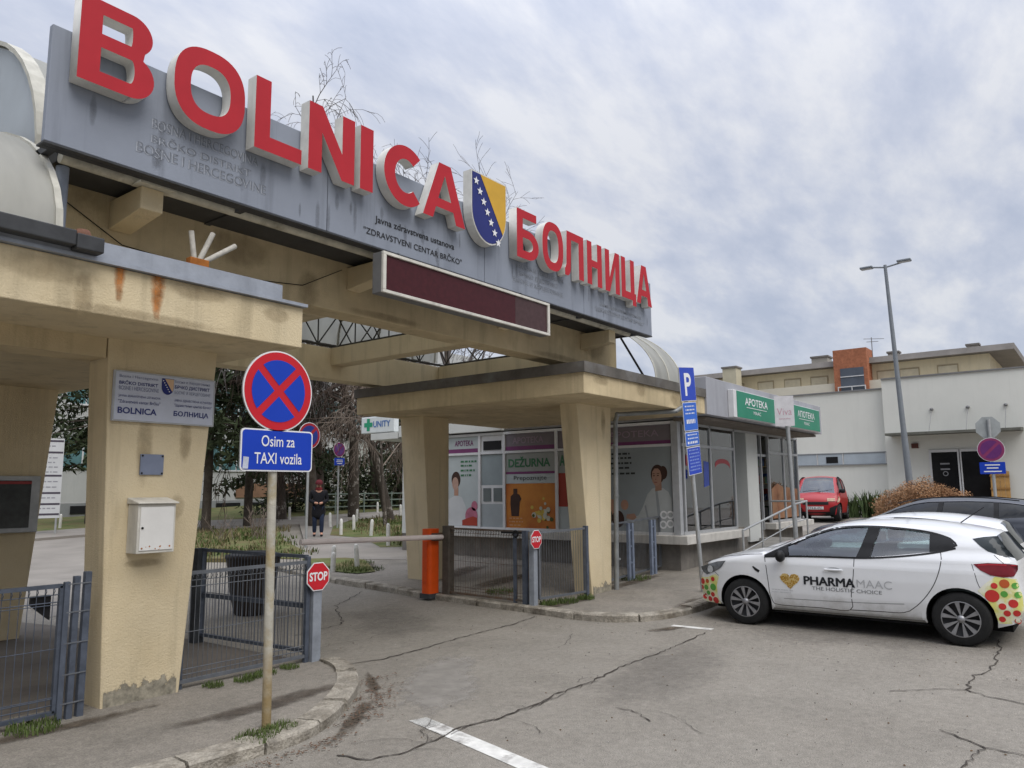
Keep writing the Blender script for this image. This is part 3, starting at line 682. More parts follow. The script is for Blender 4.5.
def L_B(w, h, t):
    hm = h*.53; q = t*.70; r1 = hm*.5; r2 = (h-hm)*.5
    o = [(0, 0), (w-r1*1.05, 0)]+arc(w-r1*1.05, r1, r1*1.05, r1, -90, 60)+arc(w*.95-r2*1.05, hm+r2, r2*1.05, r2, -48, 90)+[(0, h)]
    i1 = [(t, q)]+arc(w-r1*1.05, (q+hm-q*.5)/2, r1*1.05-t, (hm-q*1.5)/2, -90, 90)+[(t, hm-q*.5)]
    i2 = [(t, hm+q*.5)]+arc(w*.95-r2*1.05, (hm+q*.5+h-q)/2, r2*1.05-t, (h-hm-q*1.5)/2, -90, 90)+[(t, h-q)]
    return [o, i1, i2]
def L_L(w, h, t): return [[(0, 0), (w, 0), (w, t*.9), (t, t*.9), (t, h), (0, h)]]
def L_N(w, h, t): return [[(0, 0), (t, 0), (t, h*.60), (w-t, 0), (w, 0), (w, h), (w-t, h), (w-t, h*.40), (t, h), (0, h)]]
def L_I(w, h, t): return [[(0, 0), (w, 0), (w, h), (0, h)]]
def L_C(w, h, t):
    o = arc(w*.53, h*.5, w*.53, h*.5, 48, 312, 34); i = arc(w*.53, h*.5, w*.53-t, h*.5-t*.95, 312, 48, 30); return [o+[(p[0], p[1]) for p in i]]
def L_A(w, h, t):
    return [[(0, 0), (t*1.02, 0), (w*.5-(w*.5-t)*.74, h*.21), (w*.5+(w*.5-t)*.74, h*.21), (w-t*1.02, 0), (w, 0), (w*.5+t*.62, h), (w*.5-t*.62, h)],
            [(w*.5-(w*.5-t)*.55, h*.37), (w*.5+(w*.5-t)*.55, h*.37), (w*.5, h*.80)]]
def L_Be(w, h, t):
    hm = h*.60; o = [(0, 0), (w*.5, 0)]+arc(w*.5, hm*.5, w*.5, hm*.5, -90, 90)+[(t, hm), (t, h-t*.85), (w*.9, h-t*.85), (w*.9, h), (0, h)]
    return [o, [(t, t*.85), (w*.5, t*.85)]+arc(w*.5, hm*.5, w*.5-t, hm*.5-t*.85, -88, 88)+[(t, hm-t*.85)]]
def L_El(w, h, t): return [[(0, 0), (t*.55, 0)]+arc(t*.45, h*.2, t*.7, h*.2, -80, 0, 6)+[(t*1.3, h-t*.9), (w-t, h-t*.9), (w-t, 0), (w, 0), (w, h), (t*.42, h), (t*.30, h*.25), (t*.1, t*.8), (0, t*.8)]]
def L_H(w, h, t): return [[(0, 0), (t, 0), (t, h*.42), (w-t, h*.42), (w-t, 0), (w, 0), (w, h), (w-t, h), (w-t, h*.58), (t, h*.58), (t, h), (0, h)]]
def L_Ii(w, h, t): return [[(0, 0), (t, 0), (w-t, h*.66), (w-t, 0), (w, 0), (w, h), (w-t, h), (t, h*.34), (t, h), (0, h)]]
def L_Ce(w, h, t): return [[(0, 0), (w-t*.9, 0), (w-t*.9, -h*.13), (w, -h*.13), (w, t*.9), (w-t*.35, t*.9), (w-t*.35, h), (w-t*1.35, h), (w-t*1.35, t*.9), (t, t*.9), (t, h), (0, h)]]
word1 = [(L_B, 2.34, 2.94), (None, 3.11, 3.79), (L_L, 3.90, 4.43), (L_N, 4.51, 5.10), (L_I, 5.18, 5.36), (L_C, 5.52, 6.15), (L_A, 6.13, 6.87)]
word2 = [(L_Be, 7.92, 8.42), (None, 8.51, 9.03), (L_El, 9.07, 9.58), (L_H, 9.68, 10.11), (L_Ii, 10.21, 10.66), (L_Ce, 10.72, 11.2), (L_A, 11.22, 11.76)]
for word, z0, z1, t in ((word1, 5.01, 5.72, .165), (word2, 4.93, 5.61, .135)):
    for fn, x0, x1 in word:
        w = x1-x0; h = z1-z0
        loops = ringshape(w, h+.03, t*.90) if fn is None else fn(w, h, t)
        mb = MB(); mb.shape(loops, (x0, 6.02, z0-(.015 if fn is None else 0)), X_, Z_, .135, 0, 1)
        mb.build('letter', [red_m, letter_side], board)
# the shield between the two words
sh_out = [(0, .93), (.70, .93), (.70, .45)]+[(.70-.35*(1-math.cos(R_(90*i/8)))**1.0*1.0, .45-.42*math.sin(R_(90*i/8))) for i in range(1, 9)]+[(.35-.35*math.sin(R_(90*i/8)), .03+.42*(1-math.cos(R_(90*i/8)))) for i in range(1, 9)]
sx, sz = 6.985, 4.905
mb = MB(); mb.shape([sh_out], (sx, 6.02, sz), X_, Z_, .135); shield = mb.build('shield', letter_side, board)
def inset(pts, k, c=(.35, .50)): return [(c[0]+(p[0]-c[0])*k, c[1]+(p[1]-c[1])*k) for p in pts]
mb = MB(); mb.shape([inset(sh_out, .96)], (sx, 6.016, sz), X_, Z_); mb.build('shield_field', M("shield_navy", (.022, .030, .16), .45, .08, 4), shield)
tri = [(.17, .91), (.685, .91), (.685, .44), (.66, .30), (.62, .22)]
mb = MB(); mb.shape([tri], (sx, 6.012, sz), X_, Z_); mb.build('shield_triangle', M("shield_yellow", (.58, .34, .04), .45, .08, 4), shield)
mb = MB()
for i in range(7):
    c = (.085+.073*i, .80-.118*i); st = []
    for k in range(10):
        r = .058 if k % 2 == 0 else .024; a = R_(90+36*k); st.append((c[0]+r*math.cos(a), c[1]+r*math.sin(a)))
    mb.shape([st], (sx, 6.008, sz), X_, Z_)
mb.build('shield_stars', sign_white, shield)
# small board lettering: offset light and dark copies paint relief shading; others plain black
relief = M("relief_shade", (.175, .19, .22), .7, .3, 20); relief_l = M("relief_highlight", (.36, .385, .43), .6, .2, 20)
for lines, x0, zt, dz, hh, wid in ((["BOSNA I HERCEGOVINA", "BRČKO DISTRIKT", "BOSNE I HERCEGOVINE"], 2.90, 4.90, .125, .085, (1.02, .95, 1.24)),
                                   (["БОСНА И ХЕРЦЕГОВИНА", "БРЧКО ДИСТРИКТ", "БОСНЕ И ХЕРЦЕГОВИНЕ"], 8.02, 4.83, .105, .075, (1.1, .95, 1.2))):
    for k, (tx, wd) in enumerate(zip(lines, wid)):
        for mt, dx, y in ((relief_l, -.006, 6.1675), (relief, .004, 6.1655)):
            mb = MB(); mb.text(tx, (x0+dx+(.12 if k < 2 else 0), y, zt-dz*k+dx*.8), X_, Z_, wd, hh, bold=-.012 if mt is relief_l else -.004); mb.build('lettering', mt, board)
blk = M("black_lettering", (.02, .02, .022), .6, .1, 8)
mb = MB(); mb.text("Javna zdravstvena ustanova", (5.53, 6.165, 4.745), X_, Z_, 1.30, .10, bold=.012); mb.text('"ZDRAVSTVENI CENTAR BRČKO"', (5.37, 6.165, 4.605), X_, Z_, 1.60, .095, bold=.006); mb.build('lettering', blk, board)
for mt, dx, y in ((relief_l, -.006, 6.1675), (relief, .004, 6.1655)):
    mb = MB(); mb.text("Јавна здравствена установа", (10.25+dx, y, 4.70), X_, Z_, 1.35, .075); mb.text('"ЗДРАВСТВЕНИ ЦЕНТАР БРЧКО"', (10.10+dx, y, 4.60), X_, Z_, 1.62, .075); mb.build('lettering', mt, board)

# ---------------------------------------------------------------- led display under the board
led = thing('led_display', 'long dark red led display in a white frame hanging under the grey board', 'display', (7.05, 6.0, 3.95))
mb = MB(); mb.box(5.50, 8.62, 6.02, 6.16, 3.945, 4.40); mb.build('housing', M("display_housing", (.16, .16, .16), .6, .1, 5), led, bevel=.006)
mb = MB(); fy0, fy1 = 5.985, 6.018
mb.box(5.50, 8.62, fy0, fy1, 4.367, 4.40); mb.box(5.50, 8.62, fy0, fy1, 3.945, 3.978); mb.box(5.50, 5.545, fy0, fy1, 3.9785, 4.3665); mb.box(8.575, 8.62, fy0, fy1, 3.9785, 4.3665); mb.build('frame', white_dirty, led, bevel=.003)
MB().box(5.546, 7.85, 6.006, 6.019, 3.979, 4.366).build('screen', M("led_red", (.055, .010, .013), .45, .18, 14), led)
MB().box(7.853, 8.574, 6.006, 6.019, 3.979, 4.366).build('screen', M("led_dim", (.065, .035, .035), .45, .18, 14), led)
mb = MB()
for x in (5.9, 8.2): mb.bar((x, 6.10, 4.39), (x, 6.24, 4.55), .04, .04)
mb.build('hanger', dark_metal, led)

# ---------------------------------------------------------------- things on the left pillar
pl_ = thing('hospital_plaque', 'light grey plaque with two columns of blue lettering high on the left pillar', 'plaque', (3.72, 7.03, 2.7))
MB().box(3.225, 4.215, 7.015, 7.045, 2.475, 2.935).build('plate', M("plaque_grey", (.52, .55, .63), .4, .05, 6), pl_, bevel=.005)
mb = MB(); mb.shape([rrect(3.225, 2.475, 4.215, 2.935, .004), rrect(3.238, 2.488, 4.202, 2.922, .004)], (0, 7.0125, 0), X_, Z_, .002); mb.build('rim', galv, pl_)
ink = M("plaque_ink", (.035, .045, .17), .5, .1, 9); ink2 = M("plaque_ink_faded", (.15, .17, .28), .5, .1, 9)
rows = [("Bosna i Hercegovina", "Босна и Херцеговина", 2.865, .034, .36, ink2, -.005), ("BRČKO DISTRIKT", "БРЧКО ДИСТРИКТ", 2.81, .040, .36, ink, .012), ("BOSNE I HERCEGOVINE", "БОСНЕ И ХЕРЦЕГОВИНЕ", 2.76, .036, .37, ink2, -.005),
        ("JAVNA ZDRAVSTVENA USTANOVA", "ЈАВНА ЗДРАВСТВЕНА УСТАНОВА", 2.69, .026, .39, ink, 0), ("\"Zdravstveni centar Brčko\"", "\"Здравствени центар Брчко\"", 2.64, .032, .39, ink, 0), ("BOLNICA", "БОЛНИЦА", 2.545, .058, .36, ink, .022)]
for a, b, z, hh, w, mt, bo in rows:
    mb = MB(); mb.text(a, (3.27, 7.011, z), X_, Z_, w, hh, bold=bo); mb.text(b, (3.795, 7.011, z), X_, Z_, w, hh, bold=bo); mb.build('lettering', mt, pl_)
mb = MB(); mb.shape([[(3.665+p[0]*.17, 2.745+p[1]*.17) for p in sh_out]], (0, 7.0115, 0), X_, Z_); em = mb.build('emblem', MATS["shield_navy"], pl_)
mb = MB(); mb.shape([[(3.665+p[0]*.17, 2.745+p[1]*.17) for p in tri]], (0, 7.0105, 0), X_, Z_); mb.build('emblem_triangle', M("emblem_peach", (.62, .42, .26), .5, .05, 5), em)
mb = MB()
for i in range(6): mb.shape([circle(3.665+(.085+.073*i)*.17, 2.745+(.80-.118*i)*.17, .006, 5)], (0, 7.0095, 0), X_, Z_)
mb.build('emblem_stars', sign_white, em)
cp = thing('cover_plate', 'small square bluish metal cover plate on the pillar above the letter box', 'cover plate', (3.62, 7.04, 2.09))
MB().box(3.515, 3.735, 7.03, 7.05, 1.995, 2.185).build('plate', M("blue_grey_enamel", (.19, .22, .30), .45, .1, 8), cp, bevel=.004)
mb = MB()
for x in (3.53, 3.72):
    for z in (2.01, 2.17): mb.tube((x, 7.024, z), (x, 7.031, z), .009, None, 8)
mb.build('screws', black_m, cp)
lb = thing('letter_box', 'dirty white metal letter box with a small keyhole fixed to the left pillar', 'letter box', (3.6, 6.95, 1.3))
mb = MB(); mb.box(3.435, 3.785, 6.86, 7.048, 1.295, 1.73); mb.hexa([(3.42, 6.83, 1.732), (3.80, 6.83, 1.732), (3.80, 7.048, 1.732), (3.42, 7.048, 1.732)], [(3.42, 6.83, 1.745), (3.80, 6.83, 1.745), (3.80, 7.048, 1.79), (3.42, 7.048, 1.79)])
mb.build('body', white_dirty, lb, bevel=.006)
MB().box(3.455, 3.765, 6.851, 6.859, 1.32, 1.705).build('door', white_m, lb, bevel=.004)
mb = MB(); mb.tube((3.475, 6.845, 1.52), (3.475, 6.851, 1.52), .011, None, 10); mb.build('keyhole', black_m, lb)
rnd = random.Random(5); mb = MB()
for _ in range(9):
    x = rnd.uniform(3.47, 3.75); z = rnd.uniform(1.325, 1.36); mb.shape([circle(x, z, rnd.uniform(.003, .009), 7)], (0, 6.849, 0), X_, Z_)
mb.build('rust_spots', rust, lb)
dc = thing('display_case', 'glazed notice case in an aluminium frame on the dark rear pillar', 'notice case', (3.9, 11.17, 1.36))
mb = MB(); mb.box(3.3, 4.24, 11.08, 11.2, 1.34, 2.06); mb.build('frame', galv, dc, bevel=.008)
MB().box(3.36, 4.13, 11.070, 11.079, 1.40, 2.0).build('glass', M("notice_glass", (.06, .065, .065), .12, .3, 6), dc)
MB().box(3.36, 4.13, 11.066, 11.069, 1.955, 1.99).build('header', M("notice_header", (.30, .05, .05), .5, .2, 9), dc)
fh = thing('flag_holder', 'three off white tubes fanned out on a rusty bracket above the left canopy', 'flag holder', (3.56, 6.3, 3.79))
MB().box(3.47, 3.65, 6.26, 6.34, 3.78, 3.90).build('bracket', rust, fh, bevel=.006)
for dx, dy, dz in ((-.04, 0, .25), (.12, 0, .28), (.30, 0, .22)):
    a = Vector((3.52+.05*(dx > 0)+.05*(dx > .2), 6.29, 3.89)); b = a+Vector((dx, dy, dz))
    mb = MB(); mb.tube(a, b, .024, None, 12, caps=False); mb.tube(a, a+(b-a)*.97, .019, None, 12); mb.build('tube', M("aged_tube", (.44, .42, .37), .7, .25, 14), fh)
lampb = thing('gutter_fitting', 'small rusty round fitting at the gutter end of the left canopy', 'fitting', (2.62, 6.4, 3.85))
mb = MB(); mb.lathe([(.0, .13), (.05, .12), (.075, .06), (.075, 0), (0, 0)], (2.60, 6.35, 3.80), 16); mb.build('dome', M("rusty_cap", (.16, .08, .055), .8, .3, 12), lampb)
# ---------------------------------------------------------------- fences and gates of welded mesh
def mesh_panel(par, A, B, z0, z1, mat, step=.055, rows=(.12, .5, .85), frame=.04, top2=True, wire=.0035, legs=True):
    """framed welded mesh from A to B; heights measured above the ground"""
    A = Vector((A[0], A[1], 0)); B = Vector((B[0], B[1], 0)); L = (B-A).length; d = (B-A)/L
    def P(s, z): q = A+d*s; return Vector((q.x, q.y, gz(q.x, q.y)+z))
    fr = MB(); fr.bar(P(0, z0), P(0, z1), frame, frame); fr.bar(P(L, z0), P(L, z1), frame, frame); fr.bar(P(0, z1), P(L, z1), frame, frame*.8); fr.bar(P(0, z0), P(L, z0), frame, frame*.8)
    fr.build('frame', mat, par)
    w = MB(); n = int(L/step)
    for i in range(1, n): w.tube(P(i*L/n, z0), P(i*L/n, z1), wire, None, 4, caps=False)
    for r in rows:
        z = z0+(z1-z0)*r; w.tube(P(0, z), P(L, z), wire*1.3, None, 4, caps=False)
    if top2:
        for z in (z1-.07, z1-.13): w.tube(P(0, z), P(L, z), wire*1.6, None, 4, caps=False)
        for z in (z0+.06, z0+.11): w.tube(P(0, z), P(L, z), wire*1.6, None, 4, caps=False)
        nn = Vector((-d.y, d.x, 0))
        for i in range(1, n):
            q = P(i*L/n, z1); w.tube(q-Z_*.07, q-nn*.03-Z_*.035, wire, None, 4, caps=False); w.tube(q-nn*.03-Z_*.035, q, wire, None, 4, caps=False)
    w.build('wire_mesh', mat, par)
def post(par, x, y, z0, z1, w, mat, name='post', cap=True):
    g = gz(x, y); mb = MB(); mb.box(x-w/2, x+w/2, y-w/2, y+w/2, g+z0, g+z1)
    return mb.build(name, mat, par, bevel=.005)

f1 = thing('mesh_fence', 'grey blue welded mesh fence ending in twin posts against the left pillar', 'fence', (2.0, 7.0, 0))
mesh_panel(f1, (-1.5, 7.0), (2.90, 7.0), .06, 1.07, blue_steel, .062)
post(f1, 2.93, 6.98, -.03, 1.1, .045, blue_steel); post(f1, 3.01, 6.99, -.03, 1.14, .05, blue_steel); post(f1, 3.10, 7.0, -.03, 1.17, .055, blue_steel)
for z in (.12, .35, .6, .85, 1.08): mb = MB(); mb.bar((2.93, 6.958, z), (3.12, 6.968, z), .006, .010); mb.build('clamp', steel, f1)
mb = MB(); mb.hexa([(2.68, 7.02, .93), (2.83, 7.02, .80), (2.83, 7.06, .80), (2.68, 7.06, .93)], [(2.68, 7.02, 1.0), (2.83, 7.02, 1.0), (2.83, 7.06, 1.0), (2.68, 7.06, 1.0)]); mb.build('latch', black_m, f1)
f2 = thing('mesh_fence', 'grey welded mesh fence between the left pillar and the near stop sign post', 'fence', (4.8, 7.1, 0))
mesh_panel(f2, (4.02, 7.12), (5.50, 7.12), .06, 1.06, steel, .05, (.45,))
post(f2, 4.05, 7.14, -.03, 1.10, .05, blue_steel)
f3 = thing('gate_leaf', 'opened dark gate leaf standing behind the fence left of the road', 'gate', (5.5, 8.2, 0))
mesh_panel(f3, (5.62, 7.3), (5.44, 9.15), .07, 1.10, blue_steel, .055, (.5,), .045, False)
mb = MB(); mb.bar((5.60, 7.3, .56), (5.44, 9.15, .56), .03, .05); mb.build('middle_rail', blue_steel, f3)
post(f3, 5.42, 9.2, -.08, 1.12, .13, M("old_dark_post", (.045, .05, .055), .7, .3, 7, .2, 40))
gp = thing('stop_sign_post', 'small round red stop sign on a grey square post at the near gate', 'stop sign', (5.58, 7.1, 0))
post(gp, 5.585, 7.11, -.1, 1.0, .115, M("grey_gate_post", (.24, .26, .29), .6, .22, 6, .15, 40, streak=.3)); post(gp, 5.49, 7.12, -.03, 1.12, .05, blue_steel, 'hinge_bar')
def octagon(r): return [(r*math.cos(R_(22.5+45*i)), r*math.sin(R_(22.5+45*i))) for i in range(8)]
def stop_disc(par, c, r, U, round_=False):
    U = Vector(U); Nn = U.cross(Z_)
    outl = circle(0, 0, r, 36) if round_ else octagon(r)
    k = .93
    mb = MB(); mb.shape([outl], c, U, Z_, .012, 0, 1); d = mb.build('disc', [sign_white, galv], par)
    mb = MB(); mb.shape([[(p[0]*k, p[1]*k) for p in outl]], Vector(c)+Nn*.003, U, Z_); mb.build('disc_face', sign_red, d)
    mb = MB(); mb.text("STOP", Vector(c)+Nn*.006-U*r*.74-Z_*r*.28, U, Z_, r*1.48, r*.58, bold=.03); mb.build('lettering', sign_white, d)
stop_disc(gp, (5.57, 7.035, .90), .165, X_)
gp2 = thing('stop_sign_post', 'small red stop sign on a grey post beside the mesh fence by the far pillar', 'stop sign', (9.92, 7.28, 0))
post(gp2, 9.95, 7.30, -.1, 1.02, .10, MATS["grey_gate_post"])
stop_disc(gp2, (9.93, 7.22, 1.06), .155, X_)
f4 = thing('gate_leaf', 'opened rusty mesh gate leaf between the orange barrier and the far stop sign', 'gate', (10.0, 8.3, 0))
rusty_steel = M("rusty_gate_steel", (.11, .095, .08), .7, .35, 9, .2, 50, col2=(.15, .085, .05), thr=.55)
mesh_panel(f4, (10.02, 7.45), (10.06, 9.3), .05, 1.13, rusty_steel, .055, (.5,), .04)
post(f4, 10.08, 9.22, -.05, 1.17, .15, M("brown_gate_post", (.10, .085, .07), .8, .3, 6, .2, 40)); post(f4, 10.03, 7.72, 0, 1.12, .05, blue_steel); post(f4, 10.0, 7.48, 0, 1.15, .09, blue_steel)
mb = MB(); mb.lathe([(.05*1+.014*math.cos(2*math.pi*i/8), .014*math.sin(2*math.pi*i/8)) for i in range(9)], (9.97, 7.66, 1.13), 16, axis='x'); mb.bar((9.97, 7.5, 1.15), (9.97, 7.95, 1.15), .02, .03); mb.build('latch', black_m, f4)
f5 = thing('mesh_fence', 'short grey mesh fence joining the far stop sign post to the right pillar', 'fence', (10.5, 7.15, 0))
mesh_panel(f5, (10.06, 7.27), (11.0, 7.0), .10, 1.12, steel, .05, (), .04, False)
post(f5, 11.02, 7.0, 0, 1.16, .07, blue_steel)
f6 = thing('mesh_fence', 'low mesh fence with two flat blue grey posts right of the downpipe', 'fence', (13.6, 7.3, .1))
mesh_panel(f6, (12.30, 7.35), (14.55, 7.45), .08, 1.07, steel, .055, (), .04, False)
for x in (13.05, 13.95):
    mb = MB(); g = gz(x, 7.4)
    for dx in (-.09, .05): mb.box(x+dx, x+dx+.07, 7.28, 7.33, g-.02, g+1.05)
    for z in (.3, .6, .9): mb.box(x-.019, x+.049, 7.29, 7.32, g+z, g+z+.03)
    mb.build('post', M("fence_post_blue", (.17, .20, .26), .6, .2, 8), f6)

# ---------------------------------------------------------------- boom barrier
bb = thing('boom_barrier', 'orange boom barrier with a white arm lowered across the road', 'barrier', (9.9, 9.5, .03))
mb = MB(); mb.shape([rrect(-.13, -.11, .13, .11, .06)], (9.95, 9.52, 1.17), X_, Y_, 1.14); bh = mb.build('housing', orange_m, bb)
mb = MB(); mb.box(9.808, 9.819, 9.47, 9.57, .25, .95); mb.build('service_door', M("orange_door", (.62, .075, .012), .45, .1, 6), bh)
mb = MB(); mb.shape([rrect(-.15, -.13, .15, .13, .03)], (9.95, 9.52, .075), X_, Y_, .08); mb.build('foot', dark_metal, bb)
mb = MB(); mb.tube((10.05, 9.30, 1.03), (7.12, 9.42, 1.10), .042, .042, 16); mb.build('arm', M("arm_white", (.74, .65, .62), .5, .08, 5), bb)
mb = MB(); mb.box(9.84, 10.08, 9.30, 9.40, .97, 1.10); mb.build('arm_clamp', M("dark_clamp", (.10, .06, .04), .6, .2, 8), bb, bevel=.008)

# ---------------------------------------------------------------- taxi no-stopping sign
def no_stop_face(par, c, r, U, V=None, cross2=True, red=None, blue=None, aged=False):
    V = V or Z_; U = Vector(U); Nn = U.cross(V); c = Vector(c); red = red or sign_red; blue = blue or sign_blue
    mb = MB(); mb.shape([circle(0, 0, r, 56)], c, U, V, .015, 0, 1); d = mb.build('disc', [sign_white, galv], par)
    mb = MB(); mb.shape([circle(0, 0, r*.965, 56)], c+Nn*.003, U, V); mb.build('disc_red', red, d)
    mb = MB()
    if cross2:
        hw = .095  # the two red bars leave four blue fields
        for q in range(4):
            pts = []; R0 = r*.77
            a0 = math.asin(r*hw*1.0/R0)
            for i in range(13):
                t = -math.pi/4+a0+(math.pi/2-2*a0)*i/12; pts.append((R0*math.cos(t), R0*math.sin(t)))
            pts.append((r*hw*math.sqrt(2), 0))
            ang = math.pi/2*q; ca, sa = math.cos(ang), math.sin(ang)
            mb.shape([[(p[0]*ca-p[1]*sa, p[0]*sa+p[1]*ca) for p in pts]], c+Nn*.006, U, V)
    else:
        for q in (0, 1):
            R0 = r*.77; a0 = math.asin(.115*r/R0); pts = []
            for i in range(25):
                t = math.pi*.25+a0+(math.pi-2*a0)*i/24+math.pi*q; pts.append((R0*math.cos(t), R0*math.sin(t)))
            mb.shape([pts], c+Nn*.006, U, V)
    mb.build('blue_field', blue, d)
    return d
ts = thing('no_stopping_sign', 'large red and blue no stopping sign over a blue taxi plate on a weathered pole', 'road sign', (3.82, 5.43, 0))
pole_m = M("weathered_pole", (.42, .40, .34), .7, .2, 9, .25, 50, col2=(.34, .27, .14), thr=.58, soft=.1)
def lichen(m, z0, z1, colr):
    """yellow growth and rust creeping up from the foot of a pole, broken up by noise"""
    nt = m.node_tree; N = nt.nodes; L = nt.links; b = N['Principled BSDF']; src = b.inputs['Base Color'].links[0].from_socket
    t = N.new("ShaderNodeTexCoord"); s_ = N.new("ShaderNodeSeparateXYZ"); L.new(t.outputs['Object'], s_.inputs[0]); r = N.new("ShaderNodeMapRange"); L.new(s_.outputs[2], r.inputs[0]); r.inputs[1].default_value = z1; r.inputs[2].default_value = z0
    n = N.new("ShaderNodeTexNoise"); n.inputs['Scale'].default_value = 11; n.inputs['Detail'].default_value = 6; L.new(t.outputs['Object'], n.inputs['Vector'])
    a = N.new("ShaderNodeMath"); a.operation = 'ADD'; L.new(r.outputs[0], a.inputs[0]); L.new(n.outputs[0], a.inputs[1]); q = N.new("ShaderNodeMapRange"); L.new(a.outputs[0], q.inputs[0]); q.inputs[1].default_value = .70; q.inputs[2].default_value = 1.35
    x = N.new("ShaderNodeMix"); x.data_type = 'RGBA'; L.new(q.outputs[0], x.inputs[0]); L.new(src, x.inputs[6]); x.inputs[7].default_value = tuple(colr)+(1,); L.new(x.outputs[2], b.inputs['Base Color'])
lichen(pole_m, 0.0, .95, (.27, .20, .10))
mb = MB(); mb.tube((3.835, 5.435, -.08), (3.80, 5.435, 2.93), .036, .036, 20); mb.build('pole', pole_m, ts)
no_stop_face(ts, (3.81, 5.385, 2.655), .335, X_)
mb = MB(); mb.shape([rrect(3.475, 1.995, 4.165, 2.335, .035)], (0, 5.385, 0), X_, Z_, .015, 0, 1); tp = mb.build('plate', [sign_white, galv], ts)
mb = MB(); mb.shape([rrect(3.487, 2.007, 4.153, 2.323, .028)], (0, 5.382, 0), X_, Z_); mb.build('plate_face', sign_blue, tp)
mb = MB(); mb.text("Osim za", (3.66, 5.379, 2.195), X_, Z_, .32, .090, bold=.006); mb.text("TAXI vozila", (3.60, 5.379, 2.055), X_, Z_, .455, .090, bold=.006); mb.build('lettering', sign_white, tp)
mb = MB(); mb.shape([[(3.495, 2.012), (3.545, 2.014), (3.55, 2.105), (3.50, 2.11)]], (0, 5.379, 0), X_, Z_); mb.build('sticker', M("pale_sticker", (.45, .48, .56), .6, .2, 30), tp)
mb = MB()
for z in (2.1, 2.25, 2.55, 2.78): mb.box(3.77, 3.85, 5.40, 5.48, z, z+.025)
mb.build('bracket', galv, ts)

# ---------------------------------------------------------------- tub behind the fence
tb = thing('plant_tub', 'large dark tapered tub standing on the road behind the near gate', 'tub', (7.4, 10.7, -.05))
mb = MB(); mb.lathe([(0, .0), (.24, 0), (.27, .03), (.36, .45), (.40, .84), (.43, .86), (.43, .91), (.39, .91), (.37, .84), (0, .80)], (7.28, 10.8, gz(7.4, 10.7)+ROAD), 40); mb.build('body', M("brown_black_plastic", (.040, .033, .030), .55, .25, 6, .1, 30), tb)
mb = MB(); mb.lathe([(.38, .915), (.32, .95), (0, .97)], (7.28, 10.8, gz(7.4, 10.7)+ROAD), 30); mb.build('lid', M("tub_lid", (.035, .035, .036), .5, .2, 6), tb)

# ---------------------------------------------------------------- bollard posts along the paths
bol = None
spots = [(11.22, 13.68, .5, 'stout white path post closest to the barrier, left of its neighbour'), (11.73, 13.47, .5, 'white path post behind the barrier arm, nearer the orange housing'),
         (10.95, 13.35, .40, 'white post just above the near stop sign under the barrier arm'),
         (15.14, 16.11, .62, 'white path post nearest the white wall of the pharmacy'), (16.99, 18.88, .52, 'white path post on the right lawn, second from the pharmacy wall'), (18.28, 21.2, .52, 'white path post on the right lawn, third from the pharmacy wall'),
         (16.78, 20.09, .52, 'white path post in front of the small blue and red sign'), (18.78, 23.1, .52, 'white path post just right of the walking person'),
         (21.0, 24.2, .5, 'white path post left of the leaning birch trunk'), (24.1, 24.9, .5, 'white path post right of the small sign, by the back path'), (18.6, 28.0, .55, 'white post at the back lawn beneath the building wall, left one of two'), (20.5, 27.9, .55, 'white post at the back lawn beneath the building wall, right one of two'),
         (15.9, 30.6, .55, 'white post beside the dark conifer trunk on the back lawn'), (13.6, 33.4, .55, 'white post at the foot of the tall information board'), (25.4, 27.8, .5, 'white post behind the back path near the green railing')]
for i, (x, y, hh, lab) in enumerate(spots):
    if bol is None:
        mb = MB(); mb.lathe([(.055, -.1), (.055, .40), (.048, .47), (.03, .50), (0, .51)], (0, 0, 0), 14); bol = mb.build('path_post', M("chalky_white", (.60, .59, .55), .8, .15, 9, .2, 50)); o = bol
    else: o = bol.copy(); COL.objects.link(o)
    o.location = (x, y, gz(x, y)); o.scale = (1, 1, hh/.5); o.rotation_euler = (R_(2.5*math.sin(i*5)), R_(3*math.cos(i*3)), 0)
    tag(o, lab, 'post', 'white posts along the garden paths')

# ---------------------------------------------------------------- parking sign in front of the pharmacy
ps = thing('parking_sign', 'leaning blue parking sign with small payment plates on a thin pole by the car', 'parking sign', (12.62, 5.6, .13), 0)
LE = R_(-6.5); pu = Vector((math.cos(LE), 0, -math.sin(LE)*-1)); 
pv = Vector((math.sin(LE), 0, math.cos(LE))); pu = Vector((math.cos(LE), 0, -math.sin(LE)))
pb = Vector((12.44, 5.6, .10))
mb = MB(); mb.tube(pb-pv*.1, pb+pv*3.72, .035, None, 16); mb.build('pole', galv, ps)
def plate(par, u0, u1, v0, v1, name='plate', face=sign_blue):
    P = pb-Y_*.052
    mb = MB(); mb.shape([rrect(u0, v0, u1, v1, .015)], P, pu, pv, .012, 0, 1); a = mb.build(name, [sign_white, galv], par)
    mb = MB(); mb.shape([rrect(u0+.01, v0+.01, u1-.01, v1-.01, .012)], P-Y_*.003, pu, pv); mb.build('plate_face', face, a); return a
lite_blue = M("sign_blue_light", (.025, .12, .52), .4, .06, 5)
a = plate(ps, -.30, .30, 3.22, 3.80)
mb = MB()
Pp = [[(0, 0), (.075, 0), (.075, .155)]+[(.14+.12*math.cos(R_(-90+180*i/14)), .27+.115*math.sin(R_(-90+180*i/14))) for i in range(15)]+[(0, .385)], [(.075, .225), (.075, .315)]+[(.14+.052*math.cos(R_(90-180*i/10)), .27+.045*math.sin(R_(90-180*i/10))) for i in range(11)]]
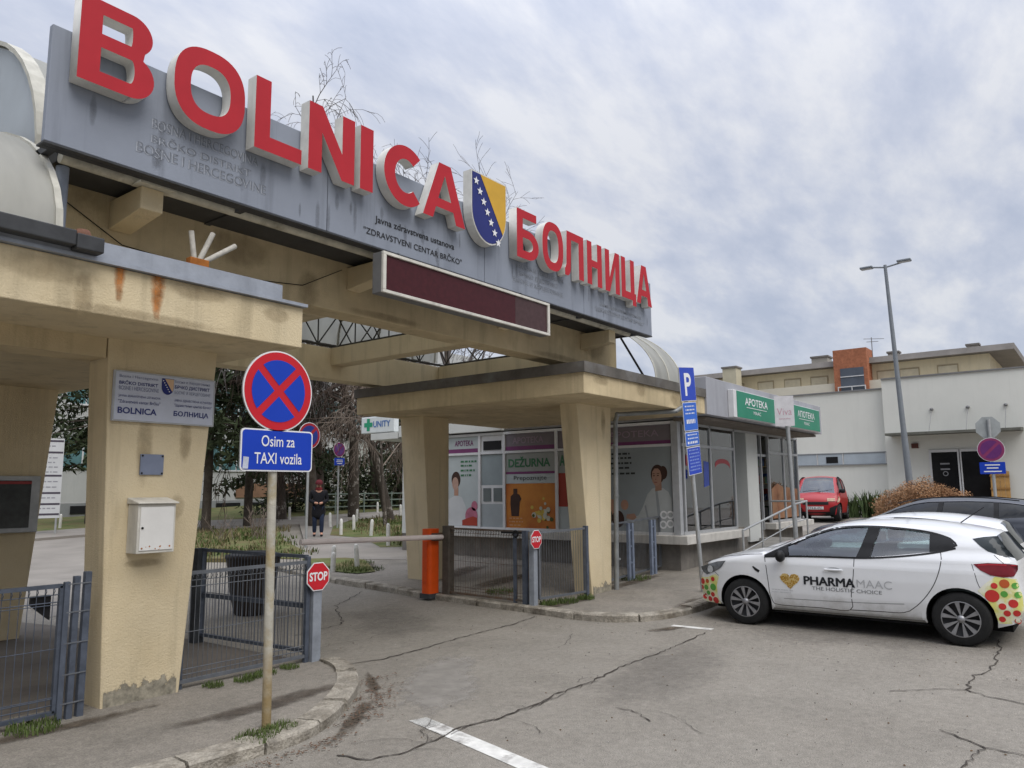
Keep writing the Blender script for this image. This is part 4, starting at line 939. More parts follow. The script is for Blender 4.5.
mb.shape(Pp, pb-Y_*.058+pu*-.13+pv*3.31, pu, pv); mb.build('lettering', sign_white, a)
def scribble(par, u0, u1, rows, seed, mat=sign_white):
    """rows of small unreadable marks standing for fine print"""
    rnd = random.Random(seed); mb = MB()
    for v, hh in rows:
        u = u0+rnd.uniform(0, .08)*(u1-u0)
        while u < u1-.03:
            w = rnd.uniform(.02, .05); mb.shape([[(u, v), (min(u1, u+w), v), (min(u1, u+w), v+hh), (u, v+hh)]], pb-Y_*.058, pu, pv); u += w+rnd.uniform(.012, .03)
    mb.build('fine_print', mat, par)
a = plate(ps, -.27, .27, 2.72, 3.20, face=lite_blue); scribble(a, -.2, .2, [(3.12, .022), (3.06, .022), (3.0, .022), (2.84, .07)], 1)
a = plate(ps, -.27, .27, 2.46, 2.70, face=lite_blue); scribble(a, -.22, .22, [(2.64, .02), (2.58, .02), (2.50, .04)], 2)
a = plate(ps, -.25, .27, 1.98, 2.44, face=sign_blue); scribble(a, -.2, .22, [(2.38-.055*i, .022) for i in range(7)], 3, M("sign_print_blue", (.25, .33, .62), .5, .1, 5))

# ---------------------------------------------------------------- white panel on a pole in front of the pharmacy
wp = thing('pole_panel', 'white panel with pink lettering on a steel pole before the pharmacy fascia', 'sign', (17.45, 5.6, .3))
mb = MB(); mb.tube((17.46, 5.62, .2), (17.28, 5.62, 3.72), .045, None, 16); mb.build('pole', galv, wp)
wu = Vector((.36, -.93, 0)).normalized()
mb = MB(); mb.shape([[(-.20, 0), (.20, 0), (.20, .66), (-.20, .66)]], Vector((16.84, 5.52, 3.16)), wu, Z_, .03); a = mb.build('panel', M("panel_white", (.62, .60, .61), .5, .08, 8), wp)
nn = wu.cross(Z_)
mb = MB(); pk = M("panel_pink", (.50, .25, .31), .5, .1, 8)
mb.text("Viva", Vector((16.84, 5.52, 3.40))+nn*.003-wu*.15, wu, Z_, .30, .15, bold=-.01); mb.text("apoteka", Vector((16.84, 5.52, 3.30))+nn*.003-wu*.12, wu, Z_, .24, .04); mb.build('lettering', pk, a)

# ---------------------------------------------------------------- signs further back
s2 = thing('no_stopping_sign', 'faded red and blue no stopping sign partly hidden behind the taxi plate', 'road sign', (13.72, 17.9, .28))
mb = MB(); mb.tube((13.72, 17.9, .15), (13.72, 17.9, 3.78), .035, None, 12); mb.build('pole', galv, s2)
no_stop_face(s2, (13.70, 17.85, 3.40), .37, X_, None, False, M("faded_red", (.30, .02, .03), .5, .1, 5), M("deep_blue", (.02, .035, .20), .5, .1, 5))
s3 = thing('no_parking_sign', 'small violet disc with a blue plate on a pole beyond the walking person', 'road sign', (18.6, 22.5, .5))
mb = MB(); mb.tube((18.62, 22.5, .3), (18.60, 22.5, 3.65), .035, None, 12); mb.build('pole', galv, s3)
no_stop_face(s3, (18.59, 22.45, 3.36), .27, X_, None, False, M("faded_violet_red", (.22, .03, .12), .5, .1, 5), M("faded_violet", (.13, .05, .22), .5, .1, 5))
mb = MB(); mb.shape([rrect(18.36, 2.78, 18.84, 3.05, .02)], (0, 22.44, 0), X_, Z_, .012, 0, 1); a = mb.build('plate', [sign_blue, galv], s3)
mb = MB()
for z, w in ((2.96, .28), (2.90, .30), (2.83, .24)): mb.shape([[(18.6-w/2, z), (18.6+w/2, z), (18.6+w/2, z+.025), (18.6-w/2, z+.025)]], (0, 22.43, 0), X_, Z_)
mb.build('fine_print', sign_white, a)
s4 = thing('no_parking_sign', 'violet disc over a blue plate with a grey octagon back above, by the white hall', 'road sign', (23.9, 2.47, .45))
mb = MB(); mb.tube((23.95, 2.47, .3), (23.95, 2.47, 3.6), .04, None, 12); mb.build('pole', galv, s4)
fu = Vector((.10, -.995, 0)).normalized(); fn = fu.cross(Z_)
no_stop_face(s4, Vector((23.90, 2.47, 2.79)), .315, fu, None, False, M("ring_red", (.24, .04, .12), .5, .1, 5), M("disc_violet", (.13, .03, .15), .5, .1, 5))
mb = MB(); mb.shape([rrect(-.29, 2.15, .29, 2.46, .02)], Vector((23.90, 2.47, 0)), fu, Z_, .012, 0, 1); a = mb.build('plate', [sign_blue, galv], s4)
mb = MB()
for z, w in ((2.37, .34), (2.29, .26), (2.20, .40)): mb.shape([[(-w/2, z), (w/2, z), (w/2, z+.03), (-w/2, z+.03)]], Vector((23.90, 2.47, 0))+fn*.004, fu, Z_)
mb.build('fine_print', sign_white, a)
mb = MB(); mb.shape([[(p[0], p[1]) for p in octagon(.31)]], Vector((23.99, 2.50, 3.38)), Vector((.3, -.95, 0)).normalized(), Z_, .015); mb.build('octagon_back', M("sign_back_grey", (.34, .36, .36), .5, .12, 5, metal=.3), s4)

# ---------------------------------------------------------------- street lamp
sl_ = thing('street_lamp', 'tall tapered grey street lamp with two short flat arms behind the parked cars', 'street lamp', (27.6, 5.2, .7))
mb = MB(); mb.tube((27.6, 5.12, .4), (27.55, 5.22, 3.6), .115, .095, 20); mb.tube((27.55, 5.22, 3.6), (27.45, 5.38, 9.20), .085, .05, 20); mb.build('pole', M("lamp_grey", (.22, .24, .26), .5, .1, 6, metal=.3), sl_)
mb = MB(); mb.path([(27.45, 5.38, 9.12), (27.35, 5.85, 9.18)], .03, 8); mb.path([(27.45, 5.38, 9.12), (27.55, 4.9, 9.22)], .03, 8); mb.build('arm', MATS["lamp_grey"], sl_)
for y0, y1, z in ((5.75, 6.15, 9.16), (4.58, 5.0, 9.20)):
    mb = MB(); mb.box(27.30, 27.55, y0, y1, z, z+.07); a = mb.build('lamp_head', MATS["lamp_grey"], sl_, bevel=.02)
    mb = MB(); mb.box(27.33, 27.52, y0+.03, y1-.03, z-.012, z-.001); mb.build('lens', M("lamp_lens", (.45, .46, .46), .3, .1, 5), a)

# ---------------------------------------------------------------- railing of the ramp to the pharmacy door
ra = thing('ramp_railing', 'thin grey steel handrail climbing the ramp to the pharmacy door', 'railing', (17.0, 6.0, .2))
top = [(15.35, 6.0, .98), (18.75, 6.0, 1.45), (19.6, 6.0, 1.50)]
mb = MB(); mb.path(top, .024, 10); mb.path([(p[0], p[1], p[2]-.42) for p in top], .014, 8); mb.path([(19.6, 6.0, 1.5), (19.6, 6.9, 1.5)], .024, 10); mb.build('handrail', galv, ra)
for x in (15.35, 16.45, 17.55, 18.72, 19.55):
    zt = .98+(x-15.35)*.138 if x < 18.75 else 1.45+(x-18.75)*.06
    mb = MB(); mb.tube((x, 6.0, gz(x, 6.0)-.05), (x, 6.0, zt), .022, None, 10); mb.build('post', galv, ra)

# ---------------------------------------------------------------- walking person
def skin_mesh(name, verts, edges, radii, mat, parent, sub=2):
    me = bpy.data.meshes.new(name); me.from_pydata(verts, edges, []); o = bpy.data.objects.new(name, me); COL.objects.link(o)
    sk = o.modifiers.new('skin', 'SKIN'); sk.use_smooth_shade = True
    ss = o.modifiers.new('sub', 'SUBSURF'); ss.levels = sub; ss.render_levels = sub
    for i, r in enumerate(radii):
        q = me.skin_vertices[0].data[i]; q.radius = r if isinstance(r, tuple) else (r, r); q.use_root = (i == 0)
    me.materials.append(mat)
    if parent: o.parent = parent
    return o
px, py = 16.05, 20.35
pe = thing('person', 'person in a long dark coat and red cap walking down the path with hands together', 'person', (px, py, gz(px, py)+.01), R_(-38))
skin_m = M("skin", (.45, .24, .17), .6, .08, 8); coat_m = M("dark_coat", (.010, .010, .013), .9, .25, 8, .2, 60); jean_m = M("blue_jeans", (.018, .026, .05), .9, .2, 10); shoe_m = M("dark_shoes", (.015, .013, .013), .6, .1, 8); cap_m = M("red_cap", (.11, .018, .024), .8, .15, 8)
# local frame: faces -Y
bv = [(0, 0, .95), (0, 0, 1.20), (0, -.01, 1.42), (0, -.01, 1.50), (0, -.03, 1.60), (0, -.03, 1.70), (-.10, 0, .90), (-.11, -.05, .50), (-.11, .03, .09), (-.115, -.10, .04), (.10, 0, .90), (.11, -.12, .51), (.11, -.12, .09), (.115, -.25, .05),
      (-.20, 0, 1.40), (-.26, .02, 1.14), (-.10, -.23, 1.06), (-.02, -.29, 1.05), (.20, 0, 1.40), (.26, .02, 1.14), (.10, -.23, 1.06), (.02, -.30, 1.04)]
be = [(0, 1), (1, 2), (2, 3), (3, 4), (4, 5), (0, 6), (6, 7), (7, 8), (8, 9), (0, 10), (10, 11), (11, 12), (12, 13), (2, 14), (14, 15), (15, 16), (16, 17), (2, 18), (18, 19), (19, 20), (20, 21)]
br = [.14, (.15, .11), (.15, .10), .055, (.085, .10), (.075, .09), .085, .06, .045, .04, .085, .06, .045, .04, .065, .048, .036, .04, .065, .048, .036, .04]
skin_mesh('body', bv, be, br, skin_m, pe)
cv = [(0, 0, .50), (0, 0, .85), (0, 0, 1.15), (0, 0, 1.40), (0, -.01, 1.50), (-.21, 0, 1.405), (-.275, .02, 1.14), (-.11, -.23, 1.065), (.21, 0, 1.405), (.275, .02, 1.14), (.11, -.23, 1.065)]
skin_mesh('coat', cv, [(0, 1), (1, 2), (2, 3), (3, 4), (3, 5), (5, 6), (6, 7), (3, 8), (8, 9), (9, 10)], [(.26, .21), (.225, .18), (.185, .145), (.18, .125), .085, .085, .070, .058, .085, .070, .058], coat_m, pe)
skin_mesh('trousers', [(0, 0, .92), (-.10, 0, .86), (-.11, -.05, .50), (-.11, .03, .10), (.10, 0, .86), (.11, -.12, .51), (.11, -.12, .10)], [(0, 1), (1, 2), (2, 3), (0, 4), (4, 5), (5, 6)], [.14, .10, .078, .065, .10, .078, .065], jean_m, pe)
for sx, a, b in ((-.112, .05, -.13), (.112, -.10, -.28)):
    skin_mesh('shoe', [(sx, a, .05), (sx, (a+b)/2, .045), (sx, b, .035)], [(0, 1), (1, 2)], [(.05, .05), (.05, .042), (.042, .033)], shoe_m, pe)
mb = MB(); mb.lathe([(.112, 0), (.12, .05), (.10, .11), (.05, .15), (0, .155)], (0, -.02, 1.655), 20); mb.add([(-.09, -.11, 1.665), (.09, -.11, 1.665), (.06, -.22, 1.655), (-.06, -.22, 1.655)], [(0, 1, 2, 3)]); mb.build('cap', cap_m, pe, world=False)
mb = MB(); mb.lathe([(.10, 0), (.115, .04), (.09, .09)], (0, -.015, 1.47), 18); mb.build('scarf', M("red_scarf", (.16, .02, .025), .9, .2, 8), pe, world=False)
fm = MB()
for sx in (-.036, .036): fm.lathe([(.012*math.sin(math.pi*i/4), .012*math.cos(math.pi*i/4)) for i in range(5)], (sx, -.122, 1.635), 8)
fm.add([(-.012, -.125, 1.60), (.012, -.125, 1.60), (0, -.155, 1.605), (0, -.128, 1.645)], [(0, 1, 2), (0, 2, 3), (1, 3, 2)]); fm.box(-.028, .028, -.126, -.115, 1.565, 1.575); fm.build('face', M("face_features", (.14, .06, .05), .7, .1, 8), pe, world=False)
# ---------------------------------------------------------------- the pharmacy
alu = M("aluminium_frame", (.42, .43, .44), .45, .1, 8, metal=.35)
white_fr = M("white_window_frame", (.62, .62, .62), .45, .06, 6)
plinth_m = M("plinth_concrete", (.20, .185, .165), .9, .25, 3, .4, 50, streak=.4)
slab_m = M("sill_slab_white", (.52, .50, .46), .75, .15, 3, .15, 50, streak=.4)
wall_w = M("white_render", (.56, .57, .545), .85, .07, .8, .2, 60, streak=.12)
shop_glass = glass_mat("shop_glass", (.80, .84, .82), .12, .95)
ph = thing('pharmacy_building', 'low flat roofed pharmacy with poster covered side glazing and shop windows', 'shop building', (18.4, 9, .3))
mb = MB(); mb.box(14.60, 18.2, 7.02, 15.0, -.1, .718); mb.box(18.98, 22.4, 7.02, 15.0, -.1, .80); mb.box(18.2, 18.98, 7.02, 15, -.1, .60); mb.build('plinth', plinth_m, ph)
mb = MB(); mb.box(14.37, 17.66, 6.75, 13.42, .72, .895); mb.box(19.42, 22.5, 6.72, 8.0, .80, .955); mb.build('sill_slab', slab_m, ph, bevel=.012)
for bx in ((14.58, 22.3, 13.42, 15.0, .72, 3.25), (22.05, 22.3, 7.5, 13.4, .95, 3.25), (18.25, 18.97, 6.95, 7.4, .55, 3.2)): MB().box(*bx).build('wall', wall_w, ph, bevel=.01)
MB().box(14.72, 14.80, 7.2, 13.40, .9, 3.2).build('inner_wall', wall_w, ph)
MB().box(14.9, 22.0, 10.2, 10.3, .8, 3.2).build('inner_wall', M("shop_wall", (.62, .60, .54), .8, .1, 3), ph)
MB().box(14.85, 22.1, 7.1, 10.2, .86, .90).build('floor', M("shop_floor", (.22, .19, .16), .5, .15, 4), ph)
mb = MB(); mb.box(14.57, 22.3, 6.92, 15.0, 3.252, 3.52); rf = mb.build('roof', M("roof_edge_dark", (.16, .155, .145), .8, .15, 3, streak=.3), ph)
mb = MB(); mb.box(14.42, 14.56, 11.5, 15.0, 3.253, 3.55); mb.box(14.42, 15.6, 15.05, 16.1, 3.22, 3.395); mb.build('eave', wall_w, ph, bevel=.008)
fas = MB(); fas.box(14.20, 21.75, 6.15, 6.90, 3.27, 4.02); fas.build('fascia', M("fascia_grey", (.33, .335, .36), .55, .07, 2, streak=.2), ph, bevel=.01)
MB().box(14.45, 21.7, 6.30, 7.0, 3.20, 3.255).build('soffit', M("soffit_brown", (.17, .145, .12), .8, .2, 4), ph)
# ramp and steps
mb = MB(); mb.hexa([(15.3, 6.05, .1), (18.8, 6.05, .1), (18.8, 6.74, .1), (15.3, 6.74, .1)], [(15.3, 6.05, .23), (18.8, 6.05, .62), (18.8, 6.74, .62), (15.3, 6.74, .23)]); mb.box(18.802, 19.4, 6.05, 6.94, .1, .62)
mb.build('ramp', M("ramp_concrete", (.25, .24, .22), .9, .2, 3, .4, 50), ph)
# side glazing: frames and posters
SX = 14.57
def side_rect(par, name, y0, y1, z0, z1, mat, dx=0.0):
    mb = MB(); mb.box(SX-.012-dx, SX+.01-dx, min(y0, y1), max(y0, y1), z0, z1); return mb.build(name, mat, par)
fr = MB()
for y in (13.38, 12.27, 11.50, 9.98, 8.97): fr.box(SX-.05, SX+.05, y-.035, y+.035, .90, 3.16)
fr.box(SX-.05, SX+.05, 7.0, 13.42, 3.16, 3.22); fr.box(SX-.045, SX+.045, 7.06, 13.40, .896, .95); fr.box(SX-.045, SX+.045, 7.06, 13.38, 2.70, 2.755)
fr.build('window_frame', white_fr, ph)
mb = MB(); mb.box(SX-.07, SX+.07, 6.95, 7.10, .90, 3.22); mb.build('corner_post', alu, ph)
p_white = M("poster_white", (.42, .46, .46), .5, .06, 2); p_purple = M("poster_purple", (.17, .045, .13), .5, .1, 3); p_green = M("poster_green", (.05, .16, .08), .5, .1, 4)
p_skin = M("poster_skin", (.42, .24, .17), .6, .08, 4); p_hair = M("poster_hair", (.05, .025, .018), .6, .15, 4); p_coat = M("poster_coat", (.52, .53, .53), .6, .05, 4); p_dark = M("poster_ink", (.03, .035, .035), .6, .1, 6)
p_orange = M("poster_orange", (.36, .065, .02), .5, .35, 1.3, col2=(.55, .22, .04), thr=.5, soft=.15); p_red = M("poster_red", (.34, .05, .03), .5, .12, 3); p_grey = M("poster_grey", (.30, .31, .29), .5, .08, 3); p_pink = M("poster_pink", (.42, .14, .20), .6, .25, 6)
SU, SV = -Y_, Z_          # poster frame: u runs towards the corner (right in view), v up; faces -X
def poster_text(par, body, y, z, w, hh, mat, bold=0.0, dx=.018, name='lettering'):
    mb = MB(); mb.text(body, (SX-dx, y, z), SU, SV, w, hh, bold=bold); return mb.build(name, mat, par)
def poster_shape(par, name, pts, mat, dx=.016):
    mb = MB(); mb.shape([pts], (SX-dx, 0, 0), SU, SV); return mb.build(name, mat, par)
def poster_lines(par, y0, y1, zs, hh, mat, seed, dx=.018):
    rnd = random.Random(seed); mb = MB()
    for z in zs:
        y = y0
        end = y1+rnd.uniform(0, .3)*(y0-y1)
        while y > end+.04:
            w = rnd.uniform(.03, .12); mb.shape([[(-y, z), (-max(end, y-w), z), (-max(end, y-w), z+hh), (-y, z+hh)]], (SX-dx, 0, 0), SU, SV); y -= w+.03
    return mb.build('fine_print', mat, par)
def ell(y, z, ry, rz, n=28, a0=0, a1=360): return [(-y+ry*math.cos(R_(a0+(a1-a0)*i/n)), z+rz*math.sin(R_(a0+(a1-a0)*i/n))) for i in range(n)]
A = side_rect(ph, 'poster', 12.31, 13.34, .95, 2.70, p_white); A['label'] = 'pale poster with a dark haired woman and green text lines'
side_rect(A, 'header', 12.31, 13.34, 2.756, 3.155, p_white); side_rect(A, 'header_band', 12.31, 13.34, 2.76, 2.86, p_purple, .004)
poster_text(A, "APOTEKA", 13.1, 2.93, .62, .14, p_purple, .02); poster_lines(A, 12.9, 12.36, (2.52, 2.42, 2.30, 2.18), .045, p_green, 1)
poster_shape(A, 'figure_hair', ell(13.06, 2.10, .15, .20), p_hair, .015); poster_shape(A, 'figure_neck', [(-13.12, 1.7), (-12.98, 1.7), (-12.98, 1.9), (-13.12, 1.9)], p_skin, .0155); poster_shape(A, 'figure_face', ell(13.08, 2.0, .105, .16), M('poster_face_pale', (.42, .27, .21), .6, .1, 9), .017)
poster_shape(A, 'figure_coat', [(-13.33, .96), (-12.75, .96), (-12.72, 1.4), (-12.86, 1.66), (-13.05, 1.72), (-13.33, 1.6)], p_coat, .0145)
poster_shape(A, 'flowers', ell(12.55, 1.2, .2, .22), p_pink, .0155); poster_shape(A, 'flowers', ell(12.45, 1.45, .10, .12), p_pink, .0155); poster_shape(A, 'products', [(-12.85, .97), (-12.36, .97), (-12.36, 1.16), (-12.5, 1.2), (-12.85, 1.1)], p_red, .0165)
K = side_rect(ph, 'kiosk_window', 11.54, 12.23, 1.95, 2.69, M("frosted_pane", (.26, .30, .31), .35, .08, 3)); K['label'] = 'white framed hatch with two little sliding panes and a vent'
side_rect(K, 'vent', 11.60, 12.15, 2.80, 3.02, black_m, .02); side_rect(K, 'vent_panel', 11.54, 12.23, 2.756, 3.155, white_fr)
side_rect(K, 'hatch_panel', 11.54, 12.23, 1.50, 1.949, white_fr); side_rect(K, 'hatch_pane', 11.58, 11.84, 1.56, 1.88, M("hatch_pane", (.14, .16, .16), .2, .1, 3), .012); side_rect(K, 'hatch_pane', 11.92, 12.16, 1.56, 1.88, MATS["hatch_pane"], .012)
side_rect(K, 'lower_panel', 11.54, 12.23, .95, 1.499, M("lower_pane", (.34, .37, .38), .4, .06, 3))
D = side_rect(ph, 'poster', 10.02, 11.46, .95, 1.98, p_orange); D['label'] = 'orange poster under the duty pharmacy lettering'
side_rect(D, 'panel', 10.02, 11.46, 2.26, 2.69, p_grey); side_rect(D, 'panel_white', 10.02, 11.46, 1.982, 2.20, p_white); side_rect(D, 'stripe', 10.02, 11.46, 2.202, 2.258, p_purple)
side_rect(D, 'header', 10.02, 11.46, 2.756, 3.155, M("header_dim", (.19, .165, .18), .5, .1, 3)); side_rect(D, 'header_band', 10.02, 11.46, 2.77, 2.86, p_purple, .004); poster_text(D, "APOTEKA", 11.25, 2.92, .9, .15, M("header_ink", (.32, .25, .30), .6, .1, 4), .015)
poster_text(D, "DEŽURNA", 11.38, 2.36, 1.22, .25, p_green, .03); poster_text(D, "Prepoznajte", 11.22, 2.03, .95, .13, p_dark, .0)
poster_shape(D, 'figure', [(-11.30, 1.22), (-11.08, 1.22), (-11.05, 1.55), (-11.0, 1.62), (-11.06, 1.72), (-11.12, 1.74), (-11.12, 1.86), (-11.24, 1.86), (-11.24, 1.74), (-11.32, 1.68), (-11.33, 1.5)], p_hair)
poster_lines(D, 11.36, 10.95, (1.16, 1.08, 1.0), .025, M("poster_line_pale", (.55, .3, .15), .6, .1, 5), 3)
mb = MB(); rnd = random.Random(8)
for k in range(26): mb.shape([circle(-10.42+rnd.gauss(0, .15), 1.25+rnd.gauss(0, .15), rnd.uniform(.03, .07), 10)], (SX-.016-.0004*k, 0, 0), SU, SV, 0, k % 3)
mb.build('flowers', [M("flower_yellow", (.55, .40, .08), .6, .2, 9), M("flower_white", (.50, .48, .38), .6, .2, 9), M("flower_leaf", (.08, .10, .03), .6, .2, 9)], D)
E2 = side_rect(ph, 'poster', 9.0, 9.95, 1.45, 2.2, p_red)
side_rect(E2, 'panel', 9.0, 9.95, 2.202, 2.69, p_grey); side_rect(E2, 'panel', 9.0, 9.95, .95, 1.448, p_white); side_rect(E2, 'header', 9.0, 9.95, 2.756, 3.155, MATS["header_dim"]); poster_text(E2, "APOTEKA", 9.90, 2.36, .85, .25, p_green, .03)
G = side_rect(ph, 'poster', 7.14, 8.93, .95, 2.70, M("poster_pale_grey", (.27, .30, .31), .5, .08, 1.5)); G['label'] = 'large pale poster of a woman in a white coat'
side_rect(G, 'header', 7.14, 8.93, 2.756, 3.155, MATS["header_dim"]); side_rect(G, 'header_band', 7.14, 8.93, 2.76, 2.83, p_purple, .004); poster_text(G, "APOTEKA", 8.6, 2.92, 1.2, .14, MATS['header_ink'], .0)
poster_lines(G, 8.8, 7.9, (2.56, 2.47, 2.36, 2.26, 2.14), .04, p_dark, 5)
p_coat2 = M("poster_coat_grey", (.40, .42, .42), .6, .06, 4); p_fold = M("poster_fold", (.27, .29, .30), .6, .06, 4); p_face = M("poster_face", (.36, .215, .155), .6, .10, 9)
poster_shape(G, 'figure_coat', [(-8.2, .96), (-7.15, .96), (-7.15, 1.62), (-7.22, 1.76), (-7.33, 1.84), (-7.45, 1.87), (-7.58, 1.84), (-7.70, 1.72), (-7.82, 1.45), (-7.93, 1.28), (-8.2, 1.20)], p_coat2, .0145)
poster_shape(G, 'figure_coat_fold', [(-7.52, 1.80), (-7.47, 1.82), (-7.40, 1.2), (-7.42, .97), (-7.46, .97)], p_fold, .0149); poster_shape(G, 'figure_coat_fold', [(-7.78, 1.48), (-7.74, 1.5), (-7.66, 1.1), (-7.70, 1.08)], p_fold, .0149)
poster_shape(G, 'figure_hair', ell(7.455, 2.13, .155, .20), p_hair, .015); poster_shape(G, 'figure_hair', ell(7.33, 2.16, .10, .14), p_hair, .0151); poster_shape(G, 'figure_neck', [(-7.52, 1.78), (-7.37, 1.80), (-7.37, 1.99), (-7.51, 1.97)], M("poster_neck", (.30, .175, .125), .6, .08, 6), .0155)
poster_shape(G, 'figure_face', [(-7.575, 2.18), (-7.585, 2.08), (-7.575, 1.98), (-7.53, 1.91), (-7.48, 1.885), (-7.42, 1.92), (-7.375, 2.0), (-7.365, 2.1), (-7.39, 2.2), (-7.44, 2.25), (-7.52, 2.25)], p_face, .017)
mb = MB()
for y, z, a_, b_ in ((7.535, 2.10, .024, .011), (7.445, 2.105, .024, .011), (7.54, 2.14, .032, .007), (7.44, 2.147, .034, .007)): mb.shape([ell(y, z, a_, b_, 12)], (SX-.0185, 0, 0), SU, SV)
mb.build('figure_features', p_hair, G)
mb = MB(); mb.shape([ell(7.50, 1.965, .038, .011, 12)], (SX-.0185, 0, 0), SU, SV); mb.shape([[(-7.515, 2.02), (-7.48, 2.02), (-7.485, 2.035), (-7.50, 2.045)]], (SX-.0185, 0, 0), SU, SV); mb.build('figure_mouth', M("poster_lip", (.25, .09, .08), .6, .08, 6), G)
poster_shape(G, 'figure_hand', [(-8.22, 1.22), (-8.05, 1.18), (-7.97, 1.24), (-8.02, 1.32), (-8.2, 1.30)], p_face, .0165)
for y, z, r, m_ in ((8.72, 1.25, .17, p_dark), (8.55, 1.45, .14, p_skin), (8.42, 1.2, .15, p_hair), (8.75, 1.55, .09, p_pink), (8.25, 1.5, .09, p_skin)): poster_shape(G, 'products', ell(y, z, r, r*1.2), m_, .0152+.0004*r)
mb = MB()
for y, z in ((7.36, 1.1), (7.20, 1.12), (7.34, 1.30), (7.19, 1.30)): mb.shape([circle(-y, z, .085, 18), circle(-y, z, .05, 14)], (SX-.019, 0, 0), SU, SV)
mb.build('emblem', sign_white, G)
# front glazing
FY = 6.95
fr = MB()
for x in (14.72, 16.07, 17.42): fr.box(x-.03, x+.03, FY-.03, FY+.03, .90, 3.2)
fr.box(14.64, 17.45, FY-.028, FY+.028, 2.70, 2.76); fr.box(14.64, 17.45, FY-.028, FY+.028, .896, .96); fr.box(14.64, 22.0, FY-.03, FY+.03, 3.15, 3.20)
for x in (19.72, 20.85, 22.0): fr.box(x-.03, x+.03, FY-.03, FY+.03, .955, 3.2)
fr.box(19.7, 22.02, FY-.028, FY+.028, 2.70, 2.76); fr.box(19.7, 22.02, FY-.028, FY+.028, .957, 1.01)
fr.build('window_frame', alu, ph)
for a, b in ((14.75, 16.04), (16.10, 17.39), (19.75, 20.82), (20.88, 21.97)):
    w = MB().box(a, b, FY-.004, FY+.004, .96, 2.70).build('window', shop_glass, ph); MB().box(a, b, FY-.004, FY+.004, 2.762, 3.148).build('transom', shop_glass, w)
dr = MB().box(17.50, 18.22, 7.30, 7.34, .72, 3.1).build('door', shop_glass, ph)
mb = MB(); mb.box(17.46, 17.52, 7.28, 7.36, .62, 3.2); mb.box(18.18, 18.25, 7.28, 7.36, .62, 3.2); mb.box(17.52, 18.18, 7.28, 7.36, 2.6, 2.66); mb.box(17.84, 17.88, 7.27, 7.37, .62, 2.6); mb.build('door_frame', alu, dr)
mb = MB(); mb.box(18.99, 19.05, 6.97, 7.03, .8, 3.2); mb.box(19.28, 19.33, 6.97, 7.03, .8, 3.2); mb.box(19.05, 19.68, 6.985, 7.015, 2.62, 2.68); mb.build('door_frame', alu, dr)
MB().box(17.85, 18.02, 7.275, 7.282, 1.65, 1.95).build('notice', sign_white, dr)
# what stands in the shop windows
rnd = random.Random(12); sh = MB(); pr = MB()
for x0, x1, y in ((15.0, 17.2, 7.4), (19.9, 21.8, 7.4), (15.0, 21.8, 10.0)):
    for z in (1.05, 1.5, 1.95, 2.4):
        sh.box(x0, x1, y-.15, y+.15, z-.02, z)
        x = x0+.05
        while x < x1-.1:
            w = rnd.uniform(.05, .16); hh = rnd.uniform(.10, .32)
            if rnd.random() < .75: pr.box(x, x+w, y-.1, y+.1, z, z+hh, rnd.randrange(5))
            x += w+rnd.uniform(.01, .08)
sh.build('shelves', M("shelf_wood", (.30, .20, .10), .6, .2, 4), ph)
pm = [M("pack_white", (.5, .5, .48), .5, .1, 6), M("pack_green", (.09, .18, .10), .5, .2, 6), M("pack_red", (.32, .06, .05), .5, .2, 6), M("pack_brown", (.18, .11, .06), .5, .2, 6), M("pack_blue", (.05, .09, .24), .5, .2, 6)]
pr.build('goods', pm, ph)
dec = MB(); rr = [(16.75+.42*math.cos(R_(180*i/20)), 2.36+.13*math.sin(R_(180*i/20))) for i in range(21)]; dec.shape([rr+[(p[0], p[1]-.10) for p in reversed(rr)]], (0, FY-.008, 0), X_, Z_); dec.shape([[(14.85, 2.30), (15.4, 2.30), (15.4, 2.5), (14.85, 2.52)]], (0, FY-.008, 0), X_, Z_)
dec.build('window_sticker', M("sticker_red", (.30, .05, .06), .5, .2, 6), ph)
dec = MB(); dec.shape([[(15.7, 1.85), (15.98, 1.9), (15.98, 2.4), (15.72, 2.42)]], (0, FY-.008, 0), X_, Z_); dec.build('window_sticker', M("sticker_blue", (.05, .08, .32), .5, .2, 6), ph)
dec = MB(); dec.shape([[(19.85, 1.05), (20.75, 1.05), (20.75, 1.85), (20.3, 1.95), (19.85, 1.8)]], (0, FY-.008, 0), X_, Z_); dec.shape([[(20.95, 1.05), (21.9, 1.05), (21.9, 1.8), (20.95, 1.85)]], (0, FY-.008, 0), X_, Z_); dec.build('window_poster', M("window_poster_brown", (.20, .085, .045), .5, .5, 3, col2=(.32, .18, .10), thr=.5), ph)
